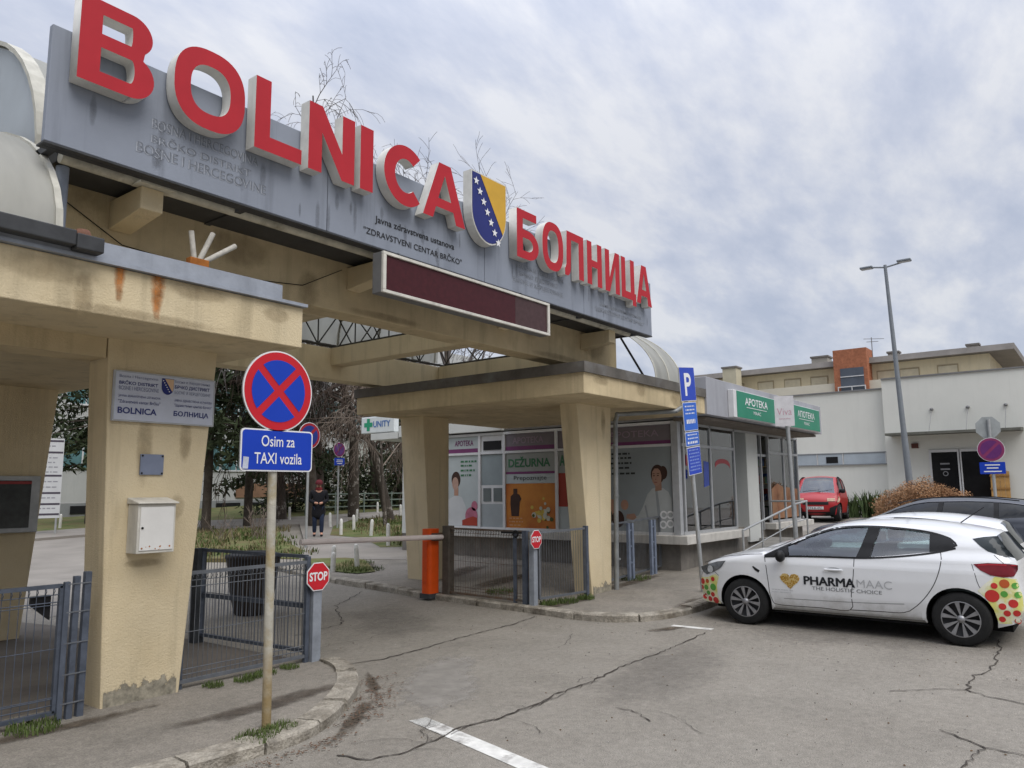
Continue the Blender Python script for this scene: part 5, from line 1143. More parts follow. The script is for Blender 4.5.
# green sign boxes
green = M("pharmacy_green", (.015, .21, .125), .35, .05, 3)
for x0, x1, wd, lab in ((15.25, 17.7, "APOTEKA", 'green lightbox with white Latin pharmacy lettering at the near end of the fascia'), (18.75, 21.15, "АПОТЕКА", 'green lightbox with white Cyrillic pharmacy lettering at the far end of the fascia')):
    g = thing('pharmacy_sign', lab, 'sign', ((x0+x1)/2, 6.08, 3.3), 0, 'green lightboxes on the pharmacy fascia')
    MB().box(x0, x1, 6.02, 6.147, 3.28, 3.86).build('box', white_fr, g, bevel=.01)
    MB().box(x0+.16 if wd == "APOTEKA" else x0+.02, x1-.02, 6.012, 6.019, 3.295, 3.845).build('face', green, g)
    mb = MB(); cx = (x0+x1)/2+.05; mb.text(wd, (cx-.68, 6.008, 3.58), X_, Z_, 1.36, .16, bold=.012); mb.text("MAAC", (cx-.2, 6.008, 3.40), X_, Z_, .44, .075); mb.box(cx-.6, cx+.6, 6.006, 6.010, 3.525, 3.537); mb.build('lettering', sign_white, g)
us = thing('pharmacy_lightbox', 'small white lightbox with a green cross on the white eave behind the far pillar', 'sign', (14.5, 15.8, 3.41))
MB().box(14.42, 14.60, 15.18, 16.5, 3.415, 3.87).build('box', M("lightbox_white", (.66, .70, .70), .4, .05, 4), us, bevel=.02)
def cross(y, z, a, b): return [(-y-b, z-a), (-y+b, z-a), (-y+b, z-b), (-y+a, z-b), (-y+a, z+b), (-y+b, z+b), (-y+b, z+a), (-y-b, z+a), (-y-b, z+b), (-y-a, z+b), (-y-a, z-b), (-y-b, z-b)]
mb = MB(); mb.shape([cross(16.2, 3.65, .17, .06)], (14.412, 0, 0), SU, SV); mb.build('green_cross', M("cross_green", (.03, .30, .16), .5, .05, 5), us)
mb = MB(); mb.text("UNITY", (14.412, 16.0, 3.57), SU, SV, .68, .17, bold=.02); mb.build('lettering', M("lightbox_blue", (.06, .16, .42), .5, .05, 5), us)

# ---------------------------------------------------------------- chimney on the canopy roof
ch = thing('brick_chimney', 'low orange brick chimney standing on the flat roof beyond the vault', 'chimney', (16.5, 9.6, 3.6))
brick_o = M("orange_brick", (.36, .14, .075), .85, .25, 6, .3, 40)
MB().box(16.3, 17.4, 9.6, 10.3, 3.4, 4.52).build('stack', brick_o, ch)

# ---------------------------------------------------------------- white hall on the right
ha = thing('white_hall', 'long plain white hall with a narrow window strip and a canopied double entrance', 'building', (36, 6, .9))
hall_w = M("hall_render", (.70, .70, .645), .88, .05, .35, .15, 50, streak=.06)
MB().box(36.0, 52, 7.50, 42, 0, 6.03).build('wall', hall_w, ha)
MB().box(35.7, 52, -14, 7.499, 0, 6.40).build('wall', hall_w, ha)
mb = MB(); mb.box(35.94, 52, 7.50, 42, 6.032, 6.09); mb.box(35.64, 52, -14, 7.50, 6.402, 6.46); mb.build('coping', M("hall_coping", (.20, .20, .20), .7, .1, 2), ha)
wband = M("pale_strip_window", (.40, .45, .49), .3, .08, 1.5)
wins = [(7.60, 9.30), (9.36, 10.4), (10.46, 12.5), (12.56, 15)]
for a, b in wins:
    w = MB().box(35.97, 35.995, a, b, 2.84, 3.30).build('window', wband, ha)
    mb = MB(); mb.box(35.95, 35.998, a-.03, a+.0, 2.80, 3.34); mb.build('frame', white_fr, w)
mb = MB(); mb.box(35.95, 35.998, 7.52, 15, 3.305, 3.345); mb.box(35.93, 35.998, 7.52, 15, 2.79, 2.835); mb.build('window_band', M("band_grey", (.25, .26, .27), .6, .1, 4), ha)
MB().box(35.955, 35.968, 9.55, 10.05, 2.90, 3.18).build('open_sash', black_m, ha)
mb = MB(); mb.hexa([(34.5, 2.55, 3.92), (35.698, 2.55, 3.95), (35.698, 7.25, 3.95), (34.5, 7.25, 3.92)], [(34.5, 2.55, 4.02), (35.698, 2.55, 4.10), (35.698, 7.25, 4.10), (34.5, 7.25, 4.02)]); mb.build('canopy', M("canopy_dark", (.13, .13, .11), .8, .2, 4, streak=.3), ha)
mb = MB()
for y in (5.65, 4.35, 3.05): mb.tube((35.69, y, 5.0), (34.7, y, 4.04), .012, None, 6); mb.lathe([(.0, -.07), (.07, -.03), (.07, .03), (0, .07)], (35.66, y, 5.0), 10)
mb.build('tie_rods', M("tie_grey", (.22, .22, .22), .6, .1, 6), ha)
for a, b in ((4.86, 5.80), (3.75, 4.72)):
    d = MB().box(35.66, 35.695, a, b, .95, 3.22).build('door', M("dark_door_glass", (.012, .012, .013), .12, .2, 3), ha)
    mb = MB(); mb.box(35.62, 35.697, a-.09, a-.001, .9, 3.32); mb.box(35.62, 35.697, b+.001, b+.08, .9, 3.32); mb.box(35.62, 35.697, a, b, 3.221, 3.32); mb.build('door_frame', white_fr, d)
    if a > 4:
        mb = MB()
        for z in (2.72, 2.5): mb.shape([[(-b+.3, z), (-a-.3, z), (-a-.3, z+.06), (-b+.3, z+.06)]], (35.655, 0, 0), SU, SV)
        mb.shape([circle(-(a+b)/2, 2.35, .10, 16), circle(-(a+b)/2, 2.35, .07, 14)], (35.655, 0, 0), SU, SV); mb.build('notice', M("door_print", (.25, .25, .26), .6, .1, 6), d)
mb = MB(); mb.box(35.60, 35.698, 6.25, 6.5, 3.42, 3.62); mb.build('alarm_box', M("alarm_brown", (.12, .05, .04), .6, .2, 6), ha)
wb = thing('wooden_board', 'yellow brown wooden board leaning beside the dark entrance of the white hall', 'board', (35.4, 3.4, .95))
mb = MB()
for i in range(4): mb.hexa([(35.25, 3.14+i*.16, .93), (35.28, 3.14+i*.16, .93), (35.28, 3.29+i*.16, .93), (35.25, 3.29+i*.16, .93)], [(35.52, 3.14+i*.16, 2.40), (35.55, 3.14+i*.16, 2.40), (35.55, 3.29+i*.16, 2.40), (35.52, 3.29+i*.16, 2.40)])
mb.build('planks', M("raw_planks", (.42, .24, .085), .8, .22, 5, .2, 30), wb)
mb = MB()
for z, x in ((1.2, 35.29), (1.7, 35.38), (2.2, 35.475)): mb.box(x-.03, x-.002, 3.13, 3.79, z, z+.07)
mb.build('battens', M("batten_wood", (.34, .18, .06), .8, .2, 5), wb)

# ---------------------------------------------------------------- beige block behind the hall
be_ = thing('beige_block', 'beige apartment block with a dark overhanging roof rising behind the white hall', 'apartment block', (60, 16, 1.3))
beige = M("beige_render", (.72, .63, .44), .85, .08, .5, .1, 40, streak=.15); roof_d = M("dark_eave", (.19, .175, .16), .75, .15, 1.2)
MB().box(60, 75, 5.8, 60, 0, 10.70).build('wall', beige, be_)
mb = MB(); mb.hexa([(59.2, 4.3, 10.72), (76, 4.3, 10.66), (76, 62, 10.66), (59.2, 62, 10.72)], [(59.4, 4.3, 11.15), (76, 4.3, 11.15), (76, 62, 11.15), (59.4, 62, 11.15)]); mb.build('roof', roof_d, be_)
mb = MB(); mb.box(58.9, 59.9, 5.9, 60, 8.0, 9.42); mb.build('balcony', M("balcony_cream", (.60, .56, .46), .8, .06, .6), be_)
shut = M("shutter_cream", (.60, .54, .40), .7, .1, 2); shadow_gap = M("loggia_brown", (.40, .33, .22), .8, .1, 2)
for y in (8.3, 10.7, 12.2, 16.9, 18.9, 21.0, 23.4, 26.0, 28.6, 31.2):
    w = MB().box(59.96, 59.999, y-.65, y+.65, 8.96, 10.2).build('window', shadow_gap, be_); MB().box(59.94, 59.958, y-.58, y+.58, 8.96, 10.1).build('shutter', shut, w)
tw = thing('stair_tower', 'orange brick stair tower with a dark window on the beige block', 'tower', (59, 14.6, 1.3))
MB().box(58.6, 60.4, 13.15, 15.45, 0, 11.80).build('wall', brick_o, tw)
w = MB().box(58.56, 58.599, 13.4, 15.0, 7.0, 10.4).build('window', M("tower_glass", (.10, .115, .14), .12, .15, 1), tw)
mb = MB(); mb.box(58.52, 58.558, 13.4, 15.0, 9.75, 9.81); mb.box(58.42, 58.5, 13.3, 15.2, 9.0, 9.07); mb.box(58.42, 58.5, 13.3, 13.36, 7.5, 9.0); mb.box(58.42, 58.5, 14.2, 14.26, 7.5, 9.0); mb.box(58.42, 58.5, 15.14, 15.2, 7.5, 9.0); mb.build('rail', white_fr, w)
for x, y, w_, z0, z1, lab, m_ in ((58.4, 23.1, .55, 6, 11.2, 'cream chimney shaft standing before the beige block left of the tower', M("chimney_cream", (.50, .46, .34), .85, .1, 1)), (62, 17.2, .6, 11.1, 11.85, 'short dark capped chimney just left of the orange tower', M("chimney_grey", (.35, .33, .29), .85, .1, 1)), (62, 12.0, .35, 11.1, 11.65, 'small grey chimney just right of the orange tower', MATS["chimney_grey"]), (62, 6.9, .35, 11.1, 11.6, 'small grey chimney near the right end of the roof', MATS["chimney_grey"])):
    c_ = thing('chimney', lab, 'chimney', (x, y, z0)); MB().box(x-w_, x+w_, y-w_, y+w_, z0, z1).build('stack', m_, c_); MB().box(x-w_-.08, x+w_+.08, y-w_-.08, y+w_+.08, z1+.01, z1+.14).build('cap', roof_d, c_)
an = thing('roof_aerial', 'thin roof aerial beside the orange tower', 'aerial', (60.5, 13.0, 10.9))
mb = MB(); mb.tube((60.5, 13.15, 10.9), (60.5, 13.15, 12.8), .03, None, 6); mb.tube((60.5, 12.3, 12.6), (60.5, 13.7, 12.75), .02, None, 6); mb.tube((60.5, 12.7, 12.45), (60.5, 13.5, 12.5), .02, None, 6); mb.build('mast', M("aerial_grey", (.2, .2, .2), .6, .1, 5), an)

# ---------------------------------------------------------------- hospital wing behind the trees on the left
hw = thing('hospital_wing', 'pale hospital wing with teal windows and a grey basement behind the trees', 'building', (22, 42, .7))
wing_w = M("wing_white", (.45, .455, .44), .85, .08, .6, .1, 40, streak=.2)
MB().box(2, 60, 42.0, 52, 1.35, 13).build('wall', wing_w, hw)
MB().box(2, 60, 41.95, 41.999, 0, 1.34).build('plinth', M("wing_plinth", (.26, .27, .27), .85, .12, 1.2, streak=.2), hw)
MB().box(26.9, 34.0, 41.93, 41.999, 1.5, 2.35).build('band', M("wing_brown", (.23, .135, .085), .85, .15, 1.2), hw)
teal = M("wing_teal_glass", (.10, .20, .21), .15, .3, 1.2)
for fl_ in range(3):
    for x in (10.2, 13.6, 17.0, 20.4, 23.8, 25.9, 29.2, 32.6, 36.0, 39.4, 42.8):
        z = 3.15+fl_*3.3; w = MB().box(x, x+1.9, 41.955, 41.999, z, z+1.5).build('window', teal, hw)
        mb = MB(); mb.box(x-.05, x+1.95, 41.93, 41.999, z-.08, z-.001); mb.box(x+.9, x+.98, 41.94, 41.954, z, z+1.5); mb.build('frame', white_fr, w)
for x in (10.5, 14, 17.5, 21, 25.6, 27.9, 31.2, 35):
    MB().box(x, x+1.6, 41.91, 41.949, .45+.35, 1.2).build('basement_window', black_m, hw)
ib = thing('information_board', 'tall white information board with dark heading rows on the back lawn', 'notice board', (12.0, 30.8, .6))
iu = Vector((.93, -.36, 0)).normalized(); ip = Vector((11.5, 31.0, 0))
mb = MB(); mb.shape([[(0, .95), (1.0, .95), (1.0, 3.85), (0, 3.85)]], ip, iu, Z_, .06); ibp = mb.build('panel', M("board_white", (.55, .56, .57), .6, .05, 3), ib)
inn = iu.cross(Z_); mb = MB()
for z in (3.72, 3.30, 2.45, 1.82, 1.42, 1.05): mb.shape([[(0.02, z), (.98, z), (.98, z+.07), (.02, z+.07)]], ip+inn*.004, iu, Z_)
mb.build('heading_rows', M("board_ink", (.07, .06, .08), .6, .1, 5), ibp)
mb = MB(); rnd = random.Random(3)
for z in (3.55, 3.12, 2.95, 2.78, 2.6, 2.25, 2.05, 1.66, 1.28):
    u = .05
    while u < .75: w_ = rnd.uniform(.05, .16); mb.shape([[(u, z), (u+w_, z), (u+w_, z+.04), (u, z+.04)]], ip+inn*.004, iu, Z_); u += w_+.04
mb.build('fine_print', M("board_fine", (.28, .28, .31), .6, .1, 5), ibp)
mb = MB()
for u in (.1, .9): q = ip+iu*u; mb.tube((q.x, q.y, .3), (q.x, q.y, .95), .04, None, 8)
mb.build('legs', galv, ib)
gr_ = thing('green_railing', 'low green metal railing with thin bars at the back of the garden', 'railing', (26, 28.5, .7))
mb = MB()
for z in (.35, .65, .95): mb.bar((22.6, 29.6, .75+z), (32.0, 26.2, .80+z), .04, .05)
for i in range(8): t = i/7; mb.bar((22.6+9.4*t, 29.6-3.4*t, .6), (22.6+9.4*t, 29.6-3.4*t, 1.8), .05, .05)
mb.build('bars', M("railing_green", (.16, .20, .17), .6, .2, 6), gr_)
nb = thing('notice_panel', 'small white notice on two legs right of the leaning birch trunk', 'notice', (24.4, 23.6, .7))
mb = MB(); q = Vector((24.4, 23.6, 0)); mb.shape([[(-.30, 1.3), (.30, 1.3), (.30, 2.05), (-.30, 2.05)]], q, Vector((.7, -.71, 0)), Z_, .03); mb.build('panel', sign_white, nb)
mb = MB()
for u in (-.25, .25): mb.tube((24.4+.7*u, 23.62-.71*u, .5), (24.4+.7*u, 23.62-.71*u, 1.3), .03, None, 8)
mb.build('legs', galv, nb)
# ---------------------------------------------------------------- cars
def car_paint(name, col, coat=.8, rough=.32):
    m = M(name, col, rough, .03, 1.5, coat=coat, spec=.5); return m
tyre_m = M("tyre_rubber", (.018, .018, .018), .85, .2, 12, .2, 60); rim_m = M("alloy_rim", (.30, .30, .31), .4, .15, 12, metal=.6); hub_dark = M("wheel_dark", (.022, .022, .024), .5, .1, 8)
trim_m = M("black_trim", (.014, .014, .015), .5, .15, 8); under_m = M("underbody", (.008, .008, .008), .9, .1, 5); lamp_red = M("tail_lamp_red", (.16, .008, .015), .12, .15, 12, coat=.6); lamp_clear = M("head_lamp", (.10, .105, .11), .08, .4, 14, coat=.8); seat_m = M("seat_cloth", (.03, .03, .032), .9, .2, 12)
car_glass = glass_mat("car_glass", (.62, .76, .74), .07, .85); car_glass_dark = glass_mat("car_glass_dark", (.14, .155, .16), .0, .2)

def catmull(pts, step=.05):
    P = [Vector(p) for p in pts]; out = []
    for i in range(len(P)-1):
        p0 = P[max(0, i-1)]; p1 = P[i]; p2 = P[i+1]; p3 = P[min(len(P)-1, i+2)]
        n = max(1, int((p2-p1).length/step))
        for k in range(n):
            t = k/n; out.append(.5*((2*p1)+(-p0+p2)*t+(2*p0-5*p1+4*p2-p3)*t*t+(-p0+3*p1-3*p2+p3)*t**3))
    out.append(P[-1]); return out

class Car:
    def __init__(s, prof, widths, front_taper, rear_taper, wheels, wr, arch, sill, bulge, kz=1):
        s.prof = catmull(prof); s.widths = widths; s.ft = front_taper; s.rt = rear_taper; s.wheels = wheels; s.wr = wr; s.arch = arch; s.sill = sill; s.bulge = bulge
        # edge line = centre line drawn inward by the local bulge
        n = len(s.prof); s.edge = []; s.nor = []
        for i, p in enumerate(s.prof):
            t = (s.prof[min(n-1, i+1)]-s.prof[max(0, i-1)]).normalized(); nn = Vector((t.y, -t.x))  # front -> over the roof -> rear: outward
            if nn.y < -.2 and p.y > .5: nn = -nn
            s.nor.append(nn)
        s.b = [bulge(p.x, p.y) for p in s.prof]
        s.edge = [p-nn*b for p, nn, b in zip(s.prof, s.nor, s.b)]
    def base_w(s, x, z):
        W = s.widths; w = W[-1][1]
        if z <= W[0][0]: w = W[0][1]
        else:
            for (z0, w0), (z1, w1) in zip(W, W[1:]):
                if z0 <= z <= z1:
                    t = (z-z0)/(z1-z0); t = t*t*(3-2*t)*.5+t*.5; w = w0+(w1-w0)*t; break
        x0, k, L, p = s.ft
        if x > x0: w *= 1-k*min(1.2, (x-x0)/L)**p
        x0, k, L, p = s.rt
        if x < x0: w *= 1-k*min(1.2, (x0-x)/L)**p
        return w
    def dist(s, x, z):
        d = 9; q = Vector((x, z))
        for a, b in zip(s.edge, s.edge[1:]):
            ab = b-a; t = max(0, min(1, (q-a).dot(ab)/max(1e-9, ab.length_squared))); dd = (q-a-ab*t).length
            if dd < d: d = dd
        return d
    def W(s, x, z):
        w = s.base_w(x, z); R = .07; d = s.dist(x, z)
        if d < R: w -= .06*(1-math.sqrt(max(0, 1-(1-d/R)**2)))
        return w
    def outline(s):
        pts = [tuple(p) for p in s.edge]
        x_r = pts[-1][0]; low = []
        # bottom from rear to front with the wheel arches
        cur = x_r
        for wx in sorted(s.wheels):
            a = s.arch; hz = s.wr
            dz = max(-1, (s.sill-hz)/a); ang0 = math.asin(dz)
            aa = [math.pi-ang0-(math.pi-2*ang0)*i/22 for i in range(23)]
            low += [(wx+a*math.cos(t), hz+a*math.sin(t)) for t in aa]
        return pts+[q for q in low]
def flat_grid(loops, step=.06):
    """fill loops in the x,z plane and cut the fill into a grid"""
    bm = bmesh.new(); flat = [p for lp in loops for p in lp]
    tri = tessellate_polygon([[Vector((a, b, 0)) for a, b in lp] for lp in loops]); vs = [bm.verts.new((p[0], p[1], 0)) for p in flat]
    for t in tri:
        try: bm.faces.new([vs[i] for i in t])
        except ValueError: pass
    x0 = min(p[0] for p in flat); x1 = max(p[0] for p in flat); y0 = min(p[1] for p in flat); y1 = max(p[1] for p in flat)
    for ax, a, b in ((0, x0, x1), (1, y0, y1)):
        k = int((b-a)/step)
        for i in range(1, k+1):
            co = [0, 0, 0]; no = [0, 0, 0]; co[ax] = a+i*step-.013; no[ax] = 1
            bmesh.ops.bisect_plane(bm, geom=bm.verts[:]+bm.edges[:]+bm.faces[:], plane_co=co, plane_no=no)
    bmesh.ops.remove_doubles(bm, verts=bm.verts[:], dist=1e-4)
    v = [(q.co.x, q.co.y) for q in bm.verts]; bm.verts.index_update(); f = [tuple(q.index for q in fc.verts) for fc in bm.faces]; bm.free()
    return v, f

def mesh_obj(name, v, f, mat, parent, smooth=True, merge=True):
    me = bpy.data.meshes.new(name); bm = bmesh.new(); vs = [bm.verts.new(p) for p in v]
    for q in f:
        try: bm.faces.new([vs[i] for i in q])
        except ValueError: pass
    if merge: bmesh.ops.remove_doubles(bm, verts=bm.verts[:], dist=.0006)
    bmesh.ops.recalc_face_normals(bm, faces=bm.faces[:])
    for q in bm.faces: q.smooth = smooth
    bm.to_mesh(me); bm.free(); me.materials.append(mat); o = bpy.data.objects.new(name, me); COL.objects.link(o); o.parent = parent
    return o

def wheel(par, x, y, side, wr, style='spoke'):
    w = MB(); hw = .10
    prof = [(wr*.66, -hw), (wr*.90, -hw*1.02), (wr*.97, -hw*.85), (wr, -hw*.5), (wr, hw*.5), (wr*.97, hw*.85), (wr*.90, hw*1.02), (wr*.66, hw)]
    w.lathe(prof, (x, y, wr), 40, axis='y'); t = w.build('wheel', tyre_m, par, world=False)
    d = MB(); yo = y+side*hw*.55
    d.lathe([(0, yo-y), (wr*.62, yo-y), (wr*.68, side*hw*.98)], (x, y, wr), 36, axis='y'); d.build('wheel_dish', hub_dark, t, world=False)
    r = MB(); yf = y+side*hw*.98; yi = y+side*hw*.60
    r.lathe([(wr*.625, side*hw*.99), (wr*.68, side*hw*1.0), (wr*.69, side*hw*.8)], (x, y, wr), 40, axis='y')
    r.lathe([(0, side*hw*.97), (wr*.13, side*hw*.95), (wr*.15, side*hw*.6)], (x, y, wr), 20, axis='y')
    for i in range(5):
        a = R_(90+72*i+8)
        for sgn in (-1, 1):
            a1 = a+sgn*.10; a2 = a+sgn*.25; ln = wr*.655
            P = lambda rr, aa, yy: (x+rr*math.cos(aa), yy, wr+rr*math.sin(aa))
            k = .07
            q = [P(wr*.10, a1-k*2.0, yf-side*.008), P(wr*.10, a1+k*2.0, yf-side*.008), P(ln, a2+k*(2.4 if sgn > 0 else 1.2), yf-side*.004), P(ln, a2-k*(1.2 if sgn > 0 else 2.4), yf-side*.004)]
            q2 = [(p[0], yi, p[2]) for p in q]
            r.hexa(q, q2) if side > 0 else r.hexa(q2, q)
    r.build('rim', rim_m, t, world=False); return t

def build_car(root, C, paint, windows, wind=(.0, 1.0), rear_glass=None, side_trim=None, glass=None, rear_quarter=None, interior=True, wheels=True, roof_mat=None, belt=.9):
    """side skins with real window openings, a top skin with windscreen and rear window, glass, wheels and a simple cabin"""
    glass = glass or car_glass
    out = C.outline(); loops = [out]+[w for w in windows]
    v2, f2 = flat_grid(loops); BV = []; BF = []
    for side in (1, -1):
        k = len(BV); BV += [(x, side*C.W(x, z), z) for x, z in v2]; BF += [tuple(i+k for i in q) for q in f2]
    n = len(C.edge); ny = 14; rows = []
    for i in range(n):
        e = C.edge[i]; w = C.W(e.x, e.y); row = []
        for j in range(ny+1):
            t = -1+2*j/ny; q = e+C.nor[i]*C.b[i]*(1-t*t)**.8; row.append((q.x, t*w, q.y))
        rows.append(row)
    TV = [p for r in rows for p in r]; body_f = []; glass_f = []
    for i in range(n-1):
        mx = (C.prof[i].x+C.prof[i+1].x)/2; mz = (C.prof[i].y+C.prof[i+1].y)/2
        for j in range(ny):
            q = (i*(ny+1)+j, i*(ny+1)+j+1, (i+1)*(ny+1)+j+1, (i+1)*(ny+1)+j)
            isg = (1 <= j < ny-1) and ((wind[0] < mx < wind[1] and mz > belt) or (rear_glass and rear_glass[0] < mx < rear_glass[1] and rear_glass[2] < mz < rear_glass[3]))
            (glass_f if isg else body_f).append(q)
    k = len(BV); BV2 = BV+TV; BF2 = BF+[tuple(i+k for i in q) for q in body_f]
    body = mesh_obj('body', BV2, BF2, paint, root)
    if glass_f: mesh_obj('windscreen', TV, glass_f, glass, root)
    # arches and underside
    ar = MB(); hzs = C.wr
    for wx in C.wheels:
        for side in (1, -1):
            N_ = 20; vs = []
            for i in range(N_+1):
                t = R_(-12+204*i/N_); x = wx+(C.arch-.002)*math.cos(t); z = hzs+(C.arch-.002)*math.sin(t)
                w = C.W(x, max(z, C.sill)); vs += [(x, side*(w-.004), z), (x, side*.45, z)]
            ar.add(vs, [(2*i, 2*i+1, 2*i+3, 2*i+2) for i in range(N_)])
    xf = max(p.x for p in C.edge); xr = min(p.x for p in C.edge)
    ar.box(xr+.14, xf-.2, -.55, .55, .17, .52); ar.box(min(C.wheels)+C.arch+.01, max(C.wheels)-C.arch-.01, -.80, .80, .20, .26)
    ar.build('underbody', under_m, root, world=False)
    if wheels:
        for wx in C.wheels:
            for side in (1, -1): wheel(root, wx, side*(C.base_w(wx, .5)-.115), side, C.wr)
    for w in windows:
        v, f = flat_grid([w], .12)
        for side in (1, -1): mesh_obj('window', [(x, side*(C.W(x, z)-.012), z) for x, z in v], f, glass, root)
    if interior:
        it = MB(); it.box(-1.3, 1.0, -.68, .68, .5, .56); it.box(.55, .95, -.66, .66, .56, .86)
        for sx in (.05, -.85):
            for sy in (.36, -.36):
                it.box(sx-.25, sx+.25, sy-.23, sy+.23, .56, .72); it.hexa([(sx-.3, sy-.23, .70), (sx-.14, sy-.23, .70), (sx-.14, sy+.23, .70), (sx-.3, sy+.23, .70)], [(sx-.46, sy-.20, 1.13), (sx-.36, sy-.20, 1.13), (sx-.36, sy+.20, 1.13), (sx-.46, sy+.20, 1.13)])
                it.box(sx-.47, sx-.38, sy-.12, sy+.12, 1.15, 1.28)
        it.build('seats', seat_m, root, world=False, bevel=.02)
        sw = MB(); c = Vector((.50, .36, .92)); a = Vector((.35, 0, .94)).normalized(); b = Vector((0, 1, 0)); r = .185
        pts = [c+a*r*math.cos(2*math.pi*i/24)+b*r*math.sin(2*math.pi*i/24) for i in range(25)]
        sw.path(pts, .016, 8); sw.tube(c, c+Vector((.25, 0, -.08)), .03, None, 8); sw.bar(c-b*r, c+b*r, .02, .04); sw.build('steering_wheel', trim_m, root, world=False)
    return body
def decal(C, name, loops, mat, par, off=.004, sides=(1,), step=.08):
    v, f = flat_grid(loops, step); o = None
    for side in sides: o = mesh_obj(name, [(x, side*(C.W(x, z)+off), z) for x, z in v], f, mat, par)
    return o
def seam(C, pts, par, w=.009, sides=(1,), mat=None, name='door_seam', off=.0015):
    P = catmull(pts, .05)
    for side in sides:
        vs = []
        for i, p in enumerate(P):
            t = (P[min(len(P)-1, i+1)]-P[max(0, i-1)]).normalized(); nn = Vector((-t.y, t.x))*w/2
            for q in (p+nn, p-nn): vs.append((q.x, side*(C.W(q.x, q.y)+off), q.y))
        mesh_obj(name, vs, [(2*i, 2*i+1, 2*i+3, 2*i+2) for i in range(len(P)-1)], mat or trim_m, par, merge=False)
def car_text(C, body, x0, z0, x1, hh, mat, par, bold=0.0, off=.005):
    """lettering on the left flank, read from the nose backwards"""
    vs, fs = text_flat(body, bold); a = min(p[0] for p in vs); b = max(p[0] for p in vs); c = min(p[1] for p in vs); d = max(p[1] for p in vs)
    pts = [(x0+(x1-x0)*(p[0]-a)/(b-a), z0+hh*(p[1]-c)/(d-c)) for p in vs]
    return mesh_obj('lettering', [(x, C.W(x, z)+off, z) for x, z in pts], fs, mat, par, smooth=False, merge=False)
def mirrors(C, par, x, z, mat, sides=(1, -1)):
    for side in sides:
        y = C.W(x, z); mb = MB(); mb.lathe([(.0, -.10), (.05, -.095), (.072, -.05), (.078, .02), (.06, .07), (0, .085)], (0, 0, 0), 18, axis='y')
        mb.v = [(x+p[0]*.72, side*(y+.12+p[1]), z+p[2]*1.0) for p in mb.v]; k = MB(); k.bar((x+.02, side*(y-.02), z-.05), (x+.01, side*(y+.08), z-.03), .05, .04); mb.add(k.v, k.f)
        mb.build('mirror', mat, par, world=False)

def hatch(kz=1.0):
    prof = [(1.98, .20), (2.10, .30), (2.135, .45), (2.13, .60), (2.08, .72), (1.98, .80), (1.70, .90), (1.35, .975), (1.05, 1.03), (.80, 1.13), (.45, 1.28), (.15, 1.375), (-.15, 1.42), (-.5, 1.44), (-.9, 1.43), (-1.3, 1.385), (-1.58, 1.335), (-1.70, 1.295), (-1.80, 1.14), (-1.895, 1.0), (-1.91, .88), (-1.93, .72), (-1.955, .56), (-1.94, .42), (-1.86, .27)]
    def bulge(x, z):
        if z > 1.30 and -1.6 < x < .3: return .045
        if x > 1.9 and z < .85: return .13
        if x > 1.0: return .045
        if x > .1: return .06
        if x < -1.7: return .05
        return .045
    return Car(prof, [(.18, .79), (.30, .855), (.48, .885), (.70, .892), (.84, .885), (.96, .855), (1.12, .765), (1.32, .645), (1.45, .56)], (1.15, .30, .98, 2.4), (-1.15, .16, .78, 2.0), (1.285, -1.285), .312, .362, .235, bulge)
fwin = [(.97, .945), (.82, 1.035), (.66, 1.105), (.42, 1.21), (.21, 1.285), (.05, 1.325), (-.10, 1.34), (-.30, 1.348), (-.24, 1.15), (-.175, .972)]
rwin = [(-.44, 1.342), (-.68, 1.33), (-.90, 1.305), (-1.10, 1.265), (-1.22, 1.215), (-1.27, 1.145), (-1.20, 1.105), (-1.01, 1.07), (-.62, 1.015), (-.34, .985), (-.38, 1.15)]

white_paint = car_paint("white_car_paint", (.70, .71, .72))
GROUND_CAR = -.03
c1 = thing('hatchback_car', 'white hatchback with a heart logo on its door and dotted bumpers', 'car', (11.46, 2.855, GROUND_CAR), R_(90))
c1.scale = (1.012, 1.0, 1.0)
C1 = hatch(); B1 = build_car(c1, C1, white_paint, [fwin, rwin], (.22, 1.0), (-1.92, -1.70, 1.0, 1.28))
decal(C1, 'pillar_trim', [[(-.175, .972), (-.24, 1.15), (-.30, 1.348), (-.44, 1.342), (-.38, 1.15), (-.34, .985)]], trim_m, B1, .003, (1, -1), .05)
decal(C1, 'quarter_trim', [[(-1.0, 1.072), (-1.0, 1.288), (-1.10, 1.268), (-1.225, 1.22), (-1.285, 1.148), (-1.20, 1.098)]], trim_m, B1, .004, (1, -1), .05)
decal(C1, 'mirror_trim', [[(.99, .94), (.84, 1.028), (.70, 1.09), (.66, .955)]], trim_m, B1, .003, (1, -1), .05)
for pts in ([(.99, .93), (.6, .952), (.2, .962), (-.3, .972), (-.7, 1.01), (-1.05, 1.065), (-1.28, 1.125)], [(.99, .945), (.66, 1.112), (.21, 1.296), (-.1, 1.35), (-.5, 1.352), (-.95, 1.31), (-1.22, 1.232), (-1.29, 1.15)]): seam(C1, pts, B1, .022, (1, -1), trim_m, 'window_trim', .004)
seam(C1, [(.985, .92), (.965, .8), (.945, .6), (.93, .42), (.90, .335), (.80, .305), (.3, .31), (-.07, .315), (-.10, .5), (-.14, .75), (-.155, .965)], B1)
seam(C1, [(-.07, .315), (-.4, .325), (-.68, .335), (-.80, .40), (-.92, .52), (-1.03, .68), (-1.10, .85), (-1.13, 1.0), (-1.12, 1.08)], B1)
seam(C1, [(.75, .395), (.2, .405), (-.3, .42), (-.7, .44)], B1, .010, (1,), M("crease_shadow", (.34, .345, .35), .5, .05, 4), 'crease', .001)
